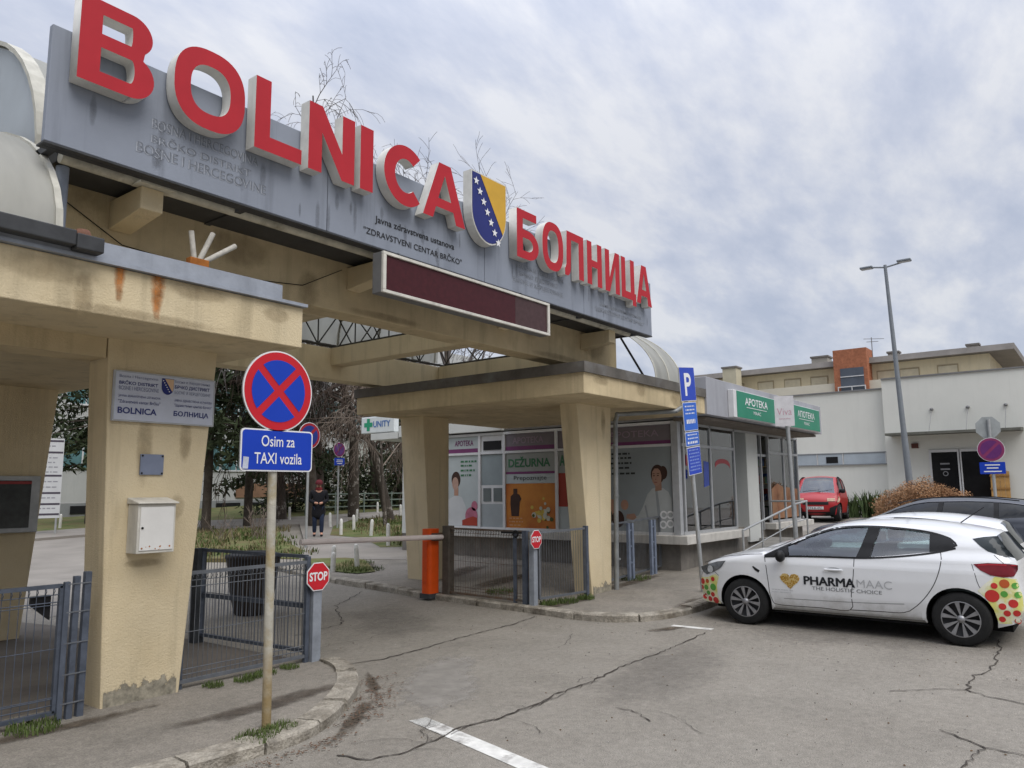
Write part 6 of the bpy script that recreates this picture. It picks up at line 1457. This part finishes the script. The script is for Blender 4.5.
seam(C1, [(1.90, .80), (1.6, .895), (1.3, .94), (1.02, .965)], B1, .006)
seam(C1, [(-1.66, 1.06), (-1.75, .97)], B1, .006)
decal(C1, 'fender_badge', [[(1.05, .745), (1.14, .80), (1.155, .79), (1.12, .745), (1.07, .715)]], trim_m, B1, .004)
for x0, x1, z in ((-.02, .21, .805),):
    mb = MB()
    mb.box(x0, x1, C1.W(.1, z)+.012, C1.W(.1, z)+.034, z-.012, z+.014); mb.build('door_handle', white_paint, B1, world=False, bevel=.01)
    decal(C1, 'handle_recess', [ell2 for ell2 in [[((x0+x1)/2+.085*math.cos(R_(18*i)), z+.002+.032*math.sin(R_(18*i))) for i in range(20)]]], M("recess_grey", (.42, .43, .44), .5, .04, 4), B1, .002)
decal(C1, 'sill_trim', [[(.92, .237), (-.92, .237), (-.90, .262), (.90, .262)]], M("sill_grey", (.20, .195, .18), .7, .15, 8), B1, .004, (1, -1))
road_film = worn_edge("road_film", (.30, .27, .22), .3, 7, lo=.30, hi=1.15, nscale=5, amt=.55)
def film(xs, rows, side=1):
    vs = []; ed = []
    for x in xs:
        for z, e_ in rows: vs.append((x, side*(C1.W(x, z)+.0022), z)); ed.append(e_)
    n = len(rows); o = mesh_obj('road_film', vs, [(i*n+k, i*n+k+1, (i+1)*n+k+1, (i+1)*n+k) for i in range(len(xs)-1) for k in range(n-1)], road_film, B1, merge=False); set_edge(o, ed)
film([-.88+.08*i for i in range(23)], ((.264, 1.0), (.30, .8), (.36, .5), (.46, .2), (.56, 0)))
seam(C1, [(-1.44, .955), (-1.47, .82), (-1.50, .70), (-1.58, .60)], B1, .006)
seam(C1, [(1.66, .635), (1.72, .68), (1.74, .72)], B1, .006)
# dotted bumper wraps
wrap = M("wrap_yellow_green", (.66, .64, .20), .45, .12, 5, col2=(.74, .73, .60), thr=.50, soft=.05)
dots_r = M("dot_red", (.52, .04, .035), .45, .05, 5); dots_g = M("dot_green", (.10, .33, .06), .45, .05, 5); dots_y = M("dot_orange", (.46, .10, .03), .45, .05, 5)
def wrap_area(pts, seed, n, rr):
    a = decal(C1, 'bumper_wrap', [pts], wrap, B1, .003, (1, -1), .05); rnd = random.Random(seed); got = []
    xs = [p[0] for p in pts]; zs = [p[1] for p in pts]; tries = 0
    while len(got) < n and tries < 3000:
        tries += 1; x = rnd.uniform(min(xs), max(xs)); z = rnd.uniform(min(zs), max(zs)); r = rnd.uniform(*rr)
        if all(in_poly(x+r*.9*math.cos(t), z+r*.9*math.sin(t), pts) for t in (0, 1, 2, 3, 4, 5, 6)) and all((x-g[0])**2+(z-g[1])**2 > (r+g[2]+.008)**2 for g in got): got.append((x, z, r))
    for i, (x, z, r) in enumerate(got): decal(C1, 'dot', [circle(x, z, r, 20)], (dots_r, dots_r, dots_g, dots_r, dots_r, dots_g, dots_y)[i % 7], B1, .006, (1,), .05)
wrap_area([(1.665, .24), (1.70, .36), (1.70, .50), (1.66, .62), (1.72, .655), (1.84, .60), (1.99, .58), (2.0, .40), (1.97, .25)], 4, 13, (.03, .07))
wrap_area([(-1.655, .29), (-1.62, .45), (-1.55, .58), (-1.48, .655), (-1.56, .74), (-1.66, .82), (-1.86, .80), (-1.90, .62), (-1.90, .45), (-1.86, .30)], 9, 15, (.03, .082))
decal(C1, 'wheel_arch_lip', [[(1.665, .24), (1.66, .26), (1.64, .235)]], trim_m, B1)
hl = decal(C1, 'headlight', [[(1.97, .735), (1.86, .775), (1.68, .83), (1.54, .85), (1.62, .745), (1.74, .68), (1.86, .635), (1.95, .66)]], lamp_clear, B1, .006, (1, -1), .04)
decal(C1, 'headlight_lens', [circle(1.80, .715, .05, 18)], M("lens_bright", (.55, .57, .58), .1, .2, 12), hl, .009)
decal(C1, 'tail_light', [[(-1.455, .955), (-1.60, .972), (-1.80, .968), (-1.885, .955), (-1.88, .90), (-1.84, .83), (-1.74, .815), (-1.62, .835), (-1.52, .89)]], lamp_red, B1, .006, (1, -1), .04)
seam(C1, [(-1.50, .945), (-1.65, .955), (-1.87, .95)], B1, .012, (1, -1), M("lamp_bright_red", (.42, .03, .04), .2, .1, 9), 'lamp_strip', .008)
decal(C1, 'tailgate_glass', [[(-1.45, 1.238), (-1.56, 1.262), (-1.70, 1.275), (-1.79, 1.13), (-1.865, 1.03), (-1.72, 1.06), (-1.60, 1.10), (-1.52, 1.165)]], M("privacy_glass", (.03, .037, .04), .08, .2, 3), B1, .004, (1, -1), .04)
mirrors(C1, c1, .74, .955, trim_m)
# heart of little golden flecks and the lettering
mb_pts = []
for i in range(40):
    t = 2*math.pi*i/40; hx = 16*math.sin(t)**3; hy = 13*math.cos(t)-5*math.cos(2*t)-2*math.cos(3*t)-math.cos(4*t); mb_pts.append((.655-hx*.0078, .64+hy*.0072))
decal(C1, 'heart_logo', [mb_pts], M("heart_pale_gold", (.62, .47, .20), .5, .12, 8), B1, .003)
rnd = random.Random(31); flecks_v = []; flecks_f = []
for _ in range(400):
    x = rnd.uniform(.52, .79); z = rnd.uniform(.51, .75)
    if not in_poly(x, z, mb_pts): continue
    a = rnd.uniform(0, 3.14); l, w = .013, .005; d = (math.cos(a)*l, math.sin(a)*l); e = (-math.sin(a)*w, math.cos(a)*w); k = len(flecks_v)
    for p in ((x-d[0], z-d[1]), (x+e[0], z+e[1]), (x+d[0], z+d[1]), (x-e[0], z-e[1])): flecks_v.append((p[0], C1.W(*p)+.006, p[1]))
    flecks_f.append((k, k+1, k+2, k+3))
    if len(flecks_f) > 150: break
mesh_obj('heart_flecks', flecks_v, flecks_f, M("heart_gold", (.42, .23, .03), .5, .2, 9), B1, merge=False)
ink_d = M("logo_ink", (.02, .022, .026), .5, .08, 6); ink_l = M("logo_grey", (.42, .43, .44), .5, .06, 6); ink_m = M("logo_mid_grey", (.16, .165, .17), .5, .06, 6)
[car_text(C1, "PHARMA", .47+d_, .60+e_, -.15+d_, .105, ink_d, B1, 0, .005+abs(d_)*.1+abs(e_)*.13) for d_, e_ in ((0, 0), (.006, 0), (-.006, 0), (0, .003), (0, -.003))]; car_text(C1, "MAAC", -.175, .605, -.58, .097, ink_l, B1, -.006); car_text(C1, "THE HOLISTIC CHOICE", .375, .535, -.46, .045, ink_m, B1)
car_text(C1, "www.maac.ba", .90, .50, .62, .022, ink_l, B1); car_text(C1, "maac apoteke", .90, .465, .65, .022, ink_l, B1)
MB().box(-1.05, -.62, .615, .625, 1.10, 1.15).build('window_strip', sign_white, c1, world=False)
ae = MB(); ae.tube((-1.25, 0, 1.40), (-1.52, 0, 1.60), .008, .005, 6); ae.build('aerial', trim_m, c1, world=False)
# second white car behind it and the dark estate beyond
c2 = thing('hatchback_car', 'second white car parked close behind the dotted hatchback, mostly hidden', 'car', (14.05, 2.98, .035), R_(90))
c2.scale = (.98, 1, .965)
C2 = hatch(); B2 = build_car(c2, C2, white_paint, [fwin, rwin], (.22, 1.0), (-1.92, -1.62, 1.0, 1.32))
decal(C2, 'pillar_trim', [[(-.175, .972), (-.24, 1.15), (-.30, 1.348), (-.44, 1.342), (-.38, 1.15), (-.34, .985)]], trim_m, B2, .003, (1, -1), .05)
for pts in ([(.99, .945), (.66, 1.112), (.21, 1.296), (-.1, 1.35), (-.5, 1.352), (-.95, 1.31), (-1.22, 1.232), (-1.29, 1.15)],): seam(C2, pts, B2, .03, (1, -1), trim_m, 'window_trim', .004)
decal(C2, 'tail_light', [[(-1.455, .955), (-1.60, .972), (-1.80, .968), (-1.885, .955), (-1.88, .90), (-1.84, .83), (-1.74, .815), (-1.62, .835), (-1.52, .89)]], lamp_red, B2, .006, (1, -1), .05)
mirrors(C2, c2, .74, .955, trim_m)
def estate():
    prof = [(2.25, .22), (2.36, .35), (2.38, .55), (2.33, .72), (2.15, .86), (1.6, .98), (1.12, 1.06), (.85, 1.16), (.5, 1.32), (.2, 1.41), (-.2, 1.465), (-.7, 1.475), (-1.2, 1.45), (-1.7, 1.39), (-1.95, 1.33), (-2.1, 1.15), (-2.2, 1.0), (-2.23, .8), (-2.25, .6), (-2.2, .42), (-2.1, .27)]
    return Car(prof, [(.18, .80), (.30, .87), (.5, .90), (.75, .91), (.92, .89), (1.03, .86), (1.2, .78), (1.36, .68), (1.5, .60)], (1.3, .30, 1.05, 2.4), (-1.4, .16, .85, 2.0), (1.38, -1.36), .33, .385, .25, lambda x, z: .045 if z > 1.3 else (.12 if x > 2.1 else .05))
c3 = thing('estate_car', 'dark grey estate car parked behind the two white cars', 'car', (17.25, 2.85, .155), R_(90))
C3 = estate(); dgrey = car_paint("dark_grey_paint", (.045, .052, .068), .15, .45)
fw3 = [(1.0, 1.0), (.85, 1.09), (.5, 1.25), (.2, 1.345), (-.05, 1.385), (-.22, 1.39), (-.14, 1.03)]
rw3 = [(-.30, 1.392), (-.7, 1.40), (-1.1, 1.385), (-1.1, 1.09), (-.24, 1.035)]; qw3 = [(-1.18, 1.38), (-1.5, 1.35), (-1.75, 1.29), (-1.9, 1.2), (-1.86, 1.14), (-1.18, 1.095)]
B3 = build_car(c3, C3, dgrey, [fw3, rw3, qw3], (.25, 1.08), (-2.2, -1.97, 1.02, 1.32), glass=car_glass_dark)
decal(C3, 'pillar_trim', [[(-.14, 1.03), (-.22, 1.39), (-.30, 1.392), (-.24, 1.035)]], trim_m, B3, .003, (1, -1), .05)
decal(C3, 'pillar_trim', [[(-1.1, 1.09), (-1.1, 1.385), (-1.18, 1.38), (-1.18, 1.095)]], trim_m, B3, .003, (1, -1), .05)
seam(C3, [(1.0, 1.02), (.5, 1.262), (.2, 1.357), (-.1, 1.398), (-.7, 1.412), (-1.2, 1.395), (-1.75, 1.305), (-1.92, 1.20)], B3, .014, (1, -1), M("chrome_strip", (.16, .16, .17), .3, .05, 5, metal=.6), 'chrome_trim', .004)
seam(C3, [(.5, 1.36), (.2, 1.43), (-.2, 1.468), (-.9, 1.468), (-1.5, 1.41)], B3, .02, (1, -1), trim_m, 'roof_rail', .012)
mirrors(C3, c3, .80, 1.03, dgrey)
# small red city car facing us by the pharmacy corner
def city():
    prof = [(1.10, .20), (1.21, .30), (1.255, .45), (1.25, .62), (1.18, .78), (1.02, .90), (.86, .98), (.66, 1.18), (.40, 1.40), (.18, 1.50), (-.1, 1.54), (-.5, 1.53), (-.85, 1.46), (-1.05, 1.25), (-1.18, 1.0), (-1.24, .8), (-1.25, .5), (-1.15, .25)]
    return Car(prof, [(.18, .70), (.30, .745), (.5, .765), (.75, .765), (.92, .74), (1.1, .70), (1.35, .64), (1.55, .57)], (.75, .16, .5, 2.2), (-.8, .14, .45, 2.0), (.90, -.90), .29, .345, .22, lambda x, z: .05 if z > 1.35 else (.13 if (x > 1.0 and z < .9) else .06))
cx4, cy4 = 28.6, 8.25
c4 = thing('city_car', 'small red two seat city car facing the street beside the pharmacy', 'car', (cx4, cy4, gz(cx4, cy4)+.0), R_(187))
C4 = city(); redp = car_paint("red_car_paint", (.36, .010, .014), .25, .4); w4 = [(.74, 1.0), (.45, 1.27), (.28, 1.40), (.05, 1.44), (-.28, 1.44), (-.22, .98)]; q4 = [(-.40, 1.43), (-.72, 1.38), (-.86, 1.2), (-.8, 1.05), (-.36, 1.0)]
B4 = build_car(c4, C4, redp, [w4, q4], (.20, .88), (-1.2, -.95, 1.0, 1.4), glass=glass_mat('city_car_glass', (.35, .38, .40), .06, .6), belt=.95)
seam(C4, [(.95, .93), (.66, 1.16), (.36, 1.39), (.1, 1.475), (-.4, 1.475), (-.8, 1.40)], B4, .07, (1, -1), trim_m, 'cell_frame', .004)
decal(C4, 'roof_band', [[(.16, 1.45), (-.8, 1.42), (-.82, 1.45), (-.1, 1.50), (.14, 1.475)]], trim_m, B4, .005, (1, -1))
decal(C4, 'headlight', [[(1.16, .70), (1.05, .80), (.93, .86), (.93, .75), (1.0, .67), (1.1, .63)]], M("lamp_amber_clear", (.55, .38, .28), .15, .2, 9), B4, .006, (1, -1), .04)
fb = MB()
def front_pt(y, z): # nearest point of the nose surface
    i = min(range(len(C4.prof)), key=lambda k: abs(C4.prof[k].y-z)+(9 if C4.prof[k].x < 0 else 0)); e = C4.edge[i]; w = C4.W(e.x, e.y); t = y/w; q = e+C4.nor[i]*C4.b[i]*max(0, 1-t*t)**.8
    return q.x
def front_patch(name, y0, y1, z0, z1, mat, off=.01, ny=10, nz=4):
    vs = [(front_pt(y0+(y1-y0)*i/ny, z0+(z1-z0)*j/nz)+off, y0+(y1-y0)*i/ny, z0+(z1-z0)*j/nz) for j in range(nz+1) for i in range(ny+1)]
    return mesh_obj(name, vs, [(j*(ny+1)+i, j*(ny+1)+i+1, (j+1)*(ny+1)+i+1, (j+1)*(ny+1)+i) for j in range(nz) for i in range(ny)], mat, B4, merge=False)
front_patch('grille', -.42, .42, .56, .66, trim_m); front_patch('lower_bumper', -.6, .6, .22, .32, trim_m); front_patch('number_plate', -.26, .26, .40, .50, sign_white, .02)
mb = MB(); mb.text("E74-K-052", (front_pt(0, .45)+.028, -.23, .415), Y_, Z_, .46, .07); mb.build('lettering', ink_d, B4, world=False)
for y in (-.5, .5): front_patch('headlight', y-.12, y+.12, .68, .78, MATS["lamp_amber_clear"], .012, 4, 3)
mb = MB(); mb.bar((.90, -.45, 1.005), (.84, .1, 1.06), .02, .015); mb.bar((.90, .1, 1.005), (.84, .5, 1.06), .02, .015); mb.build('wipers', trim_m, c4, world=False)
mirrors(C4, c4, .70, 1.02, trim_m)
# ---------------------------------------------------------------- trees and shrubs
bark = M("dark_bark", (.060, .048, .038), .95, .35, 6, .8, 30, col2=(.10, .085, .07), thr=.55)
birch_bark = M("birch_bark", (.075, .062, .05), .9, .3, 5, .6, 30, col2=(.36, .33, .29), thr=.60, soft=.04)
twig_m = M("bare_twigs", (.085, .062, .05), .9, .3, 2); twig_pale = M("pale_twigs", (.20, .16, .13), .9, .3, 2); twig_grey = M("grey_twigs", (.13, .115, .11), .9, .25, 2)
needle = M("dark_needles", (.028, .040, .020), .9, .5, .8, col2=(.05, .062, .028), thr=.5, soft=.15)
def grow(mb_t, mb_b, p, d, L, r, depth, rnd, droop, maxd, spread):
    """one limb as short bending segments, then its side shoots"""
    n = 4 if depth < 2 else 3; pts = [p]; dirs = [d]
    for i in range(n):
        dr = droop*(depth**1.3)*.10
        d = (d+Vector((rnd.gauss(0, .10), rnd.gauss(0, .10), rnd.gauss(0, .08)-dr))).normalized(); p = p+d*L/n; pts.append(p); dirs.append(d)
    tgt = mb_t if depth == 0 else mb_b
    for i in range(n):
        kt = .9 if depth == 0 else .65; r0 = r*(1-kt*i/n); r1 = r*(1-kt*(i+1)/n); tgt.tube(pts[i], pts[i+1], max(.011 if depth < 4 else .009, r0), max(.008, r1), 8 if depth == 0 else (5 if depth == 1 else 3), caps=False)
    if depth >= maxd: return
    k = (9, 7, 6, 4)[min(depth, 3)]
    for j in range(k):
        t = (.32 if depth == 0 else .15)+(.68 if depth == 0 else .85)*(j+rnd.random())/k; i = min(n-1, int(t*n)); q = pts[i].lerp(pts[i+1], t*n-i)
        a = dirs[i+1].orthogonal().normalized(); b = dirs[i+1].cross(a); ph_ = rnd.uniform(0, 6.283); s_ = spread*rnd.uniform(.7, 1.2)
        nd = (dirs[i+1]*math.cos(s_)+(a*math.cos(ph_)+b*math.sin(ph_))*math.sin(s_)).normalized()
        grow(mb_t, mb_b, q, nd, L*rnd.uniform(.38, .58)*(1.15-.5*t if depth == 0 else 1), r*.42*(1.1-.4*t), depth+1, rnd, droop, maxd, spread)
def bare_tree(name, label, x, y, h, r, seed, lean=(0, 0), droop=.6, maxd=4, spread=.75, tm=None, cm=None, group='bare trees behind the gateway'):
    rnd = random.Random(seed); t = thing(name, label, 'tree', (x, y, gz(x, y)), 0, group); a = MB(); b = MB()
    grow(a, b, Vector((x, y, gz(x, y)-.1)), Vector((lean[0], lean[1], 1)).normalized(), h*.78, r, 0, rnd, droop, maxd, spread)
    a.build('trunk', tm or bark, t); b.build('crown', cm or twig_m, t); return t
bare_tree('bare_tree', 'tall bare birch whose drooping top shows above the letters L and N', 20.6, 28.6, 19.2, .24, 3, (.0, .02), .75, 4, .6, birch_bark, twig_grey)
bare_tree('bare_tree', 'tall bare birch whose feathery top stands above the letters N and I', 22.9, 26.6, 18.3, .26, 5, (.0, .0), .8, 4, .6, birch_bark, twig_grey)
bare_tree('bare_tree', 'bare forked tree rising behind the letter A and the shield', 26.4, 23.0, 17.6, .24, 8, (.0, 0), .25, 4, .6, bark, twig_grey)
bare_tree('bare_tree', 'thick dark trunk with hanging brown twigs just behind the walking person', 18.95, 24.2, 13, .26, 12, (.02, -.01), 1.5, 4, .85, bark, twig_m)
bare_tree('bare_tree', 'bare tree with pale crooked branches between the two signs and the far pillar', 19.6, 21.0, 8.0, .08, 22, (-.12, .10), .9, 4, .95, birch_bark, twig_pale)
bare_tree('bare_tree', 'leaning birch with a blotched trunk on the right lawn', 21.9, 23.2, 12.5, .22, 17, (-.11, .085), 1.3, 4, .8, birch_bark, twig_m)
bare_tree('bare_tree', 'low twiggy bare tree beyond the leaning birch', 27.5, 30.5, 10, .2, 27, (0, 0), 1.2, 4, .9, bark, twig_m)
bare_tree('bare_tree', 'dense brown twiggy tree behind the small violet sign', 24.0, 30.2, 11, .22, 33, (0, 0), 1.3, 4, .9, bark, twig_m)
def conifer(label, x, y, h, r0, seed, z0=2.2, rad=3.2, nclump=3200):
    rnd = random.Random(seed); t = thing('conifer', label, 'tree', (x, y, gz(x, y)), 0, 'dark conifers behind the gateway'); g = gz(x, y)
    a = MB(); a.tube((x, y, g-.1), (x+.05, y, g+h*.6), r0, r0*.6, 10); a.tube((x+.05, y, g+h*.6), (x, y, g+h), r0*.6, .03, 8); a.build('trunk', bark, t)
    c = MB(); lim = MB(); nb_ = 46
    for i in range(nb_):
        z = g+z0+(h-z0)*(i/nb_)**.9; L = rad*(1-((z-g-z0)/(h-z0))*.85)*rnd.uniform(.6, 1.15); ph_ = rnd.uniform(0, 6.28); d = Vector((math.cos(ph_), math.sin(ph_), rnd.uniform(-.35, .05)))
        p0 = Vector((x, y, z)); tip = p0+d*L; lim.tube(p0, tip, .05, .012, 4, caps=False)
        for k in range(int(nclump/nb_*L/rad*2.1)):
            u = rnd.random()**.6; q = p0.lerp(tip, u)+Vector((rnd.gauss(0, .22), rnd.gauss(0, .22), rnd.gauss(-.14, .16)))*(.4+u)
            s_ = rnd.uniform(.05, .15); e1 = Vector((rnd.gauss(0, 1), rnd.gauss(0, 1), rnd.gauss(-.6, .6))).normalized()*s_*1.7; e2 = e1.orthogonal().normalized()*s_*.5
            e2.rotate(Matrix.Rotation(rnd.uniform(0, 6.28), 3, e1.normalized()))
            c.add([q-e1, q+e2, q+e1, q-e2], [(0, 1, 2, 3)])
    cr_ = c.build('crown', needle, t); lim.build('limbs', bark, cr_); return t
conifer('dark conifer left of the taxi sign with its trunk beside the plaque', 15.5, 26.0, 11, .17, 41, 2.9, 3.0, 4600)
conifer('dark conifer behind the pole of the taxi sign', 17.6, 26.6, 12, .17, 43, 2.9, 3.4, 4600)
conifer('tall dark conifer near the walking person', 21.0, 30.0, 13, .2, 45, 2.2, 3.6, 4600)
conifer('dark conifer seen past the rear left pillar', 15.4, 35.0, 10, .18, 47, 2.6, 3.2, 3800)
conifer('spreading dark conifer beyond the leaning birch', 29.0, 30.0, 9, .2, 49, .6, 4.6, 5200)
conifer('low dark conifer beside the green railing', 25.5, 33.0, 8, .2, 51, .5, 4.4, 4600)
# evergreen hedge far behind the birches
def leaf_mass(mb, c, rx, ry, rz, n, rnd, s=(.04, .10), shell=.55):
    for _ in range(n):
        a = rnd.uniform(0, 6.283); u = rnd.uniform(-1, 1); rr = rnd.random()**(1/3)*(1-shell)+shell*rnd.random()**.25
        k = math.sqrt(1-u*u); d = Vector((k*math.cos(a), k*math.sin(a), u)); f = 1+.28*noise.noise(d*2.2+Vector(c))
        q = Vector(c)+Vector((d.x*rx, d.y*ry, d.z*rz))*rr*f
        l = rnd.uniform(*s); e1 = Vector((rnd.gauss(0, 1), rnd.gauss(0, 1), rnd.gauss(0, 1))).normalized()*l; e2 = e1.orthogonal().normalized()*l*.45
        mb.add([q-e1, q+e2, q+e1, q-e2], [(0, 1, 2, 3)])
rnd = random.Random(61)
hb = thing('dry_shrub', 'broad rounded brown dry shrub in front of the white hall', 'shrub', (26.2, 4.6, gz(26.2, 4.6)))
mb = MB(); g = gz(26.2, 4.6)
for c, rx, ry, rz, n in (((26.3, 5.25, g+.50), .8, .85, .68, 2600), ((26.1, 4.6, g+.62), .9, .95, .86, 3200), ((26.4, 3.95, g+.52), .8, .75, .72, 2400), ((26.5, 4.5, g+.4), .8, 1.2, .7, 1500)): leaf_mass(mb, c, rx, ry, rz, int(n*2.2), rnd, (.018, .048), .66)
for _ in range(500):
    a = rnd.uniform(0, 6.28); b = Vector((26.2+rnd.gauss(0, .3), 4.6+rnd.gauss(0, .4), g+.2)); u = rnd.uniform(.1, 1); e = Vector((26.2+.85*math.cos(a)*u, 4.6+1.25*math.sin(a)*u, g+.62+.72*math.sqrt(max(0, 1-u*u))+rnd.uniform(-.05, .10))); mb.tube(b, e, .006, .003, 3, caps=False)
mb.build('foliage', M("dry_brown_leaves", (.21, .105, .05), .9, .5, 3, col2=(.33, .19, .10), thr=.5, soft=.12), hb)
def spiky(name, label, x, y, n, h, seed, mat, w=.035, group=None):
    rnd = random.Random(seed); t = thing(name, label, 'plant', (x, y, gz(x, y)), 0, group); mb = MB()
    for _ in range(n):
        b = Vector((x+rnd.gauss(0, .22), y+rnd.gauss(0, .22), gz(x, y))); a = rnd.uniform(0, 6.28); d = Vector((math.cos(a), math.sin(a), 0)); hh = h*rnd.uniform(.6, 1.1); k = rnd.uniform(.1, .6); s_ = Vector((-d.y, d.x, 0))*w*rnd.uniform(.6, 1.2)
        m1 = b+d*hh*k*.45+Z_*hh*.65; mb.add([b-s_, b+s_, m1+s_*.8, m1-s_*.8, b+d*hh*k+Z_*hh], [(0, 1, 2, 3), (3, 2, 4)])
    mb.build('leaves', mat, t); return t
yuc = M("sword_leaves", (.055, .085, .030), .7, .4, 3)
spiky('sword_leaf_plant', 'green sword leaved plant right of the small red car', 30.2, 7.9, 110, .85, 71, yuc, .04, 'sword leaved plants by the white hall'); spiky('sword_leaf_plant', 'green sword leaved plant close beside the dry shrub', 30.4, 7.0, 120, .95, 72, yuc, .04, 'sword leaved plants by the white hall')
def stems(name, label, x, y, n, h, seed):
    rnd = random.Random(seed); t = thing(name, label, 'shrub', (x, y, gz(x, y))); mb = MB()
    for _ in range(n):
        b = Vector((x+rnd.gauss(0, .15), y+rnd.gauss(0, .15), gz(x, y))); e = b+Vector((rnd.gauss(0, .28), rnd.gauss(0, .28), h*rnd.uniform(.6, 1.1))); mb.tube(b, e, .014, .006, 4, caps=False)
        for k in range(3): q = b.lerp(e, rnd.uniform(.4, .9)); mb.tube(q, q+Vector((rnd.gauss(0, .15), rnd.gauss(0, .15), rnd.uniform(.1, .3))), .007, .004, 3, caps=False)
    mb.build('stems', twig_pale, t)
stems('bare_shrub', 'thin bare shrub on the grass left of the taxi sign pole', 14.6, 21.5, 14, 1.0, 81); stems('bare_shrub', 'small dry shrub on the grass nearer the conifer trunk', 13.6, 21.9, 8, .8, 82)
for lab, x, y, L_, hh, sd_ in (('dark evergreen hedge behind the green railing', 28, 30.8, 5.0, 3.2, 91),):
    rnd = random.Random(sd_); t = thing('evergreen_hedge', lab, 'hedge', (x, y, gz(x, y))); mb = MB()
    for k in range(5): u = -1+.5*k; leaf_mass(mb, (x+u*L_*.8, y-u*L_*.35, gz(x, y)+hh*.45), L_*.34, 1.3, hh*.55*rnd.uniform(.85, 1.15), 2300, rnd, (.06, .15), .6)
    mb.build('foliage', needle, t); mb = MB()
    for k in range(7): u = -1+.33*k; mb.tube((x+u*L_*.8, y-u*L_*.35, gz(x, y)-.1), (x+u*L_*.8+rnd.gauss(0, .2), y-u*L_*.35, gz(x, y)+hh*.7), .06, .02, 5)
    mb.build('stems', bark, t)

# unseen tree belt added behind the viewer for reflections and a darker low sky
mb = MB(); rnd = random.Random(101)
def belt(a0, a1, R0, n, hmax):
    for i in range(n):
        a = R_(a0+(a1-a0)*i/n+rnd.uniform(-1, 1)); R = R0*rnd.uniform(.92, 1.15); cx, cy = R*math.cos(a), R*math.sin(a); hh = hmax*rnd.uniform(.6, 1.1)
        mb.tube((cx, cy, -1), (cx, cy, hh*.6), .25, .12, 6)
        leaf_mass(mb, (cx, cy, hh*.58), 3.4*rnd.uniform(.8, 1.3), 3.4*rnd.uniform(.8, 1.3), hh*.45, 190, rnd, (.5, 1.1), .4)
belt(120, 330, 62, 46, 10)
o = mb.build('added_woods', M("unseen_foliage", (.045, .05, .028), .9, .4, .4)); o['kind'] = 'stuff'
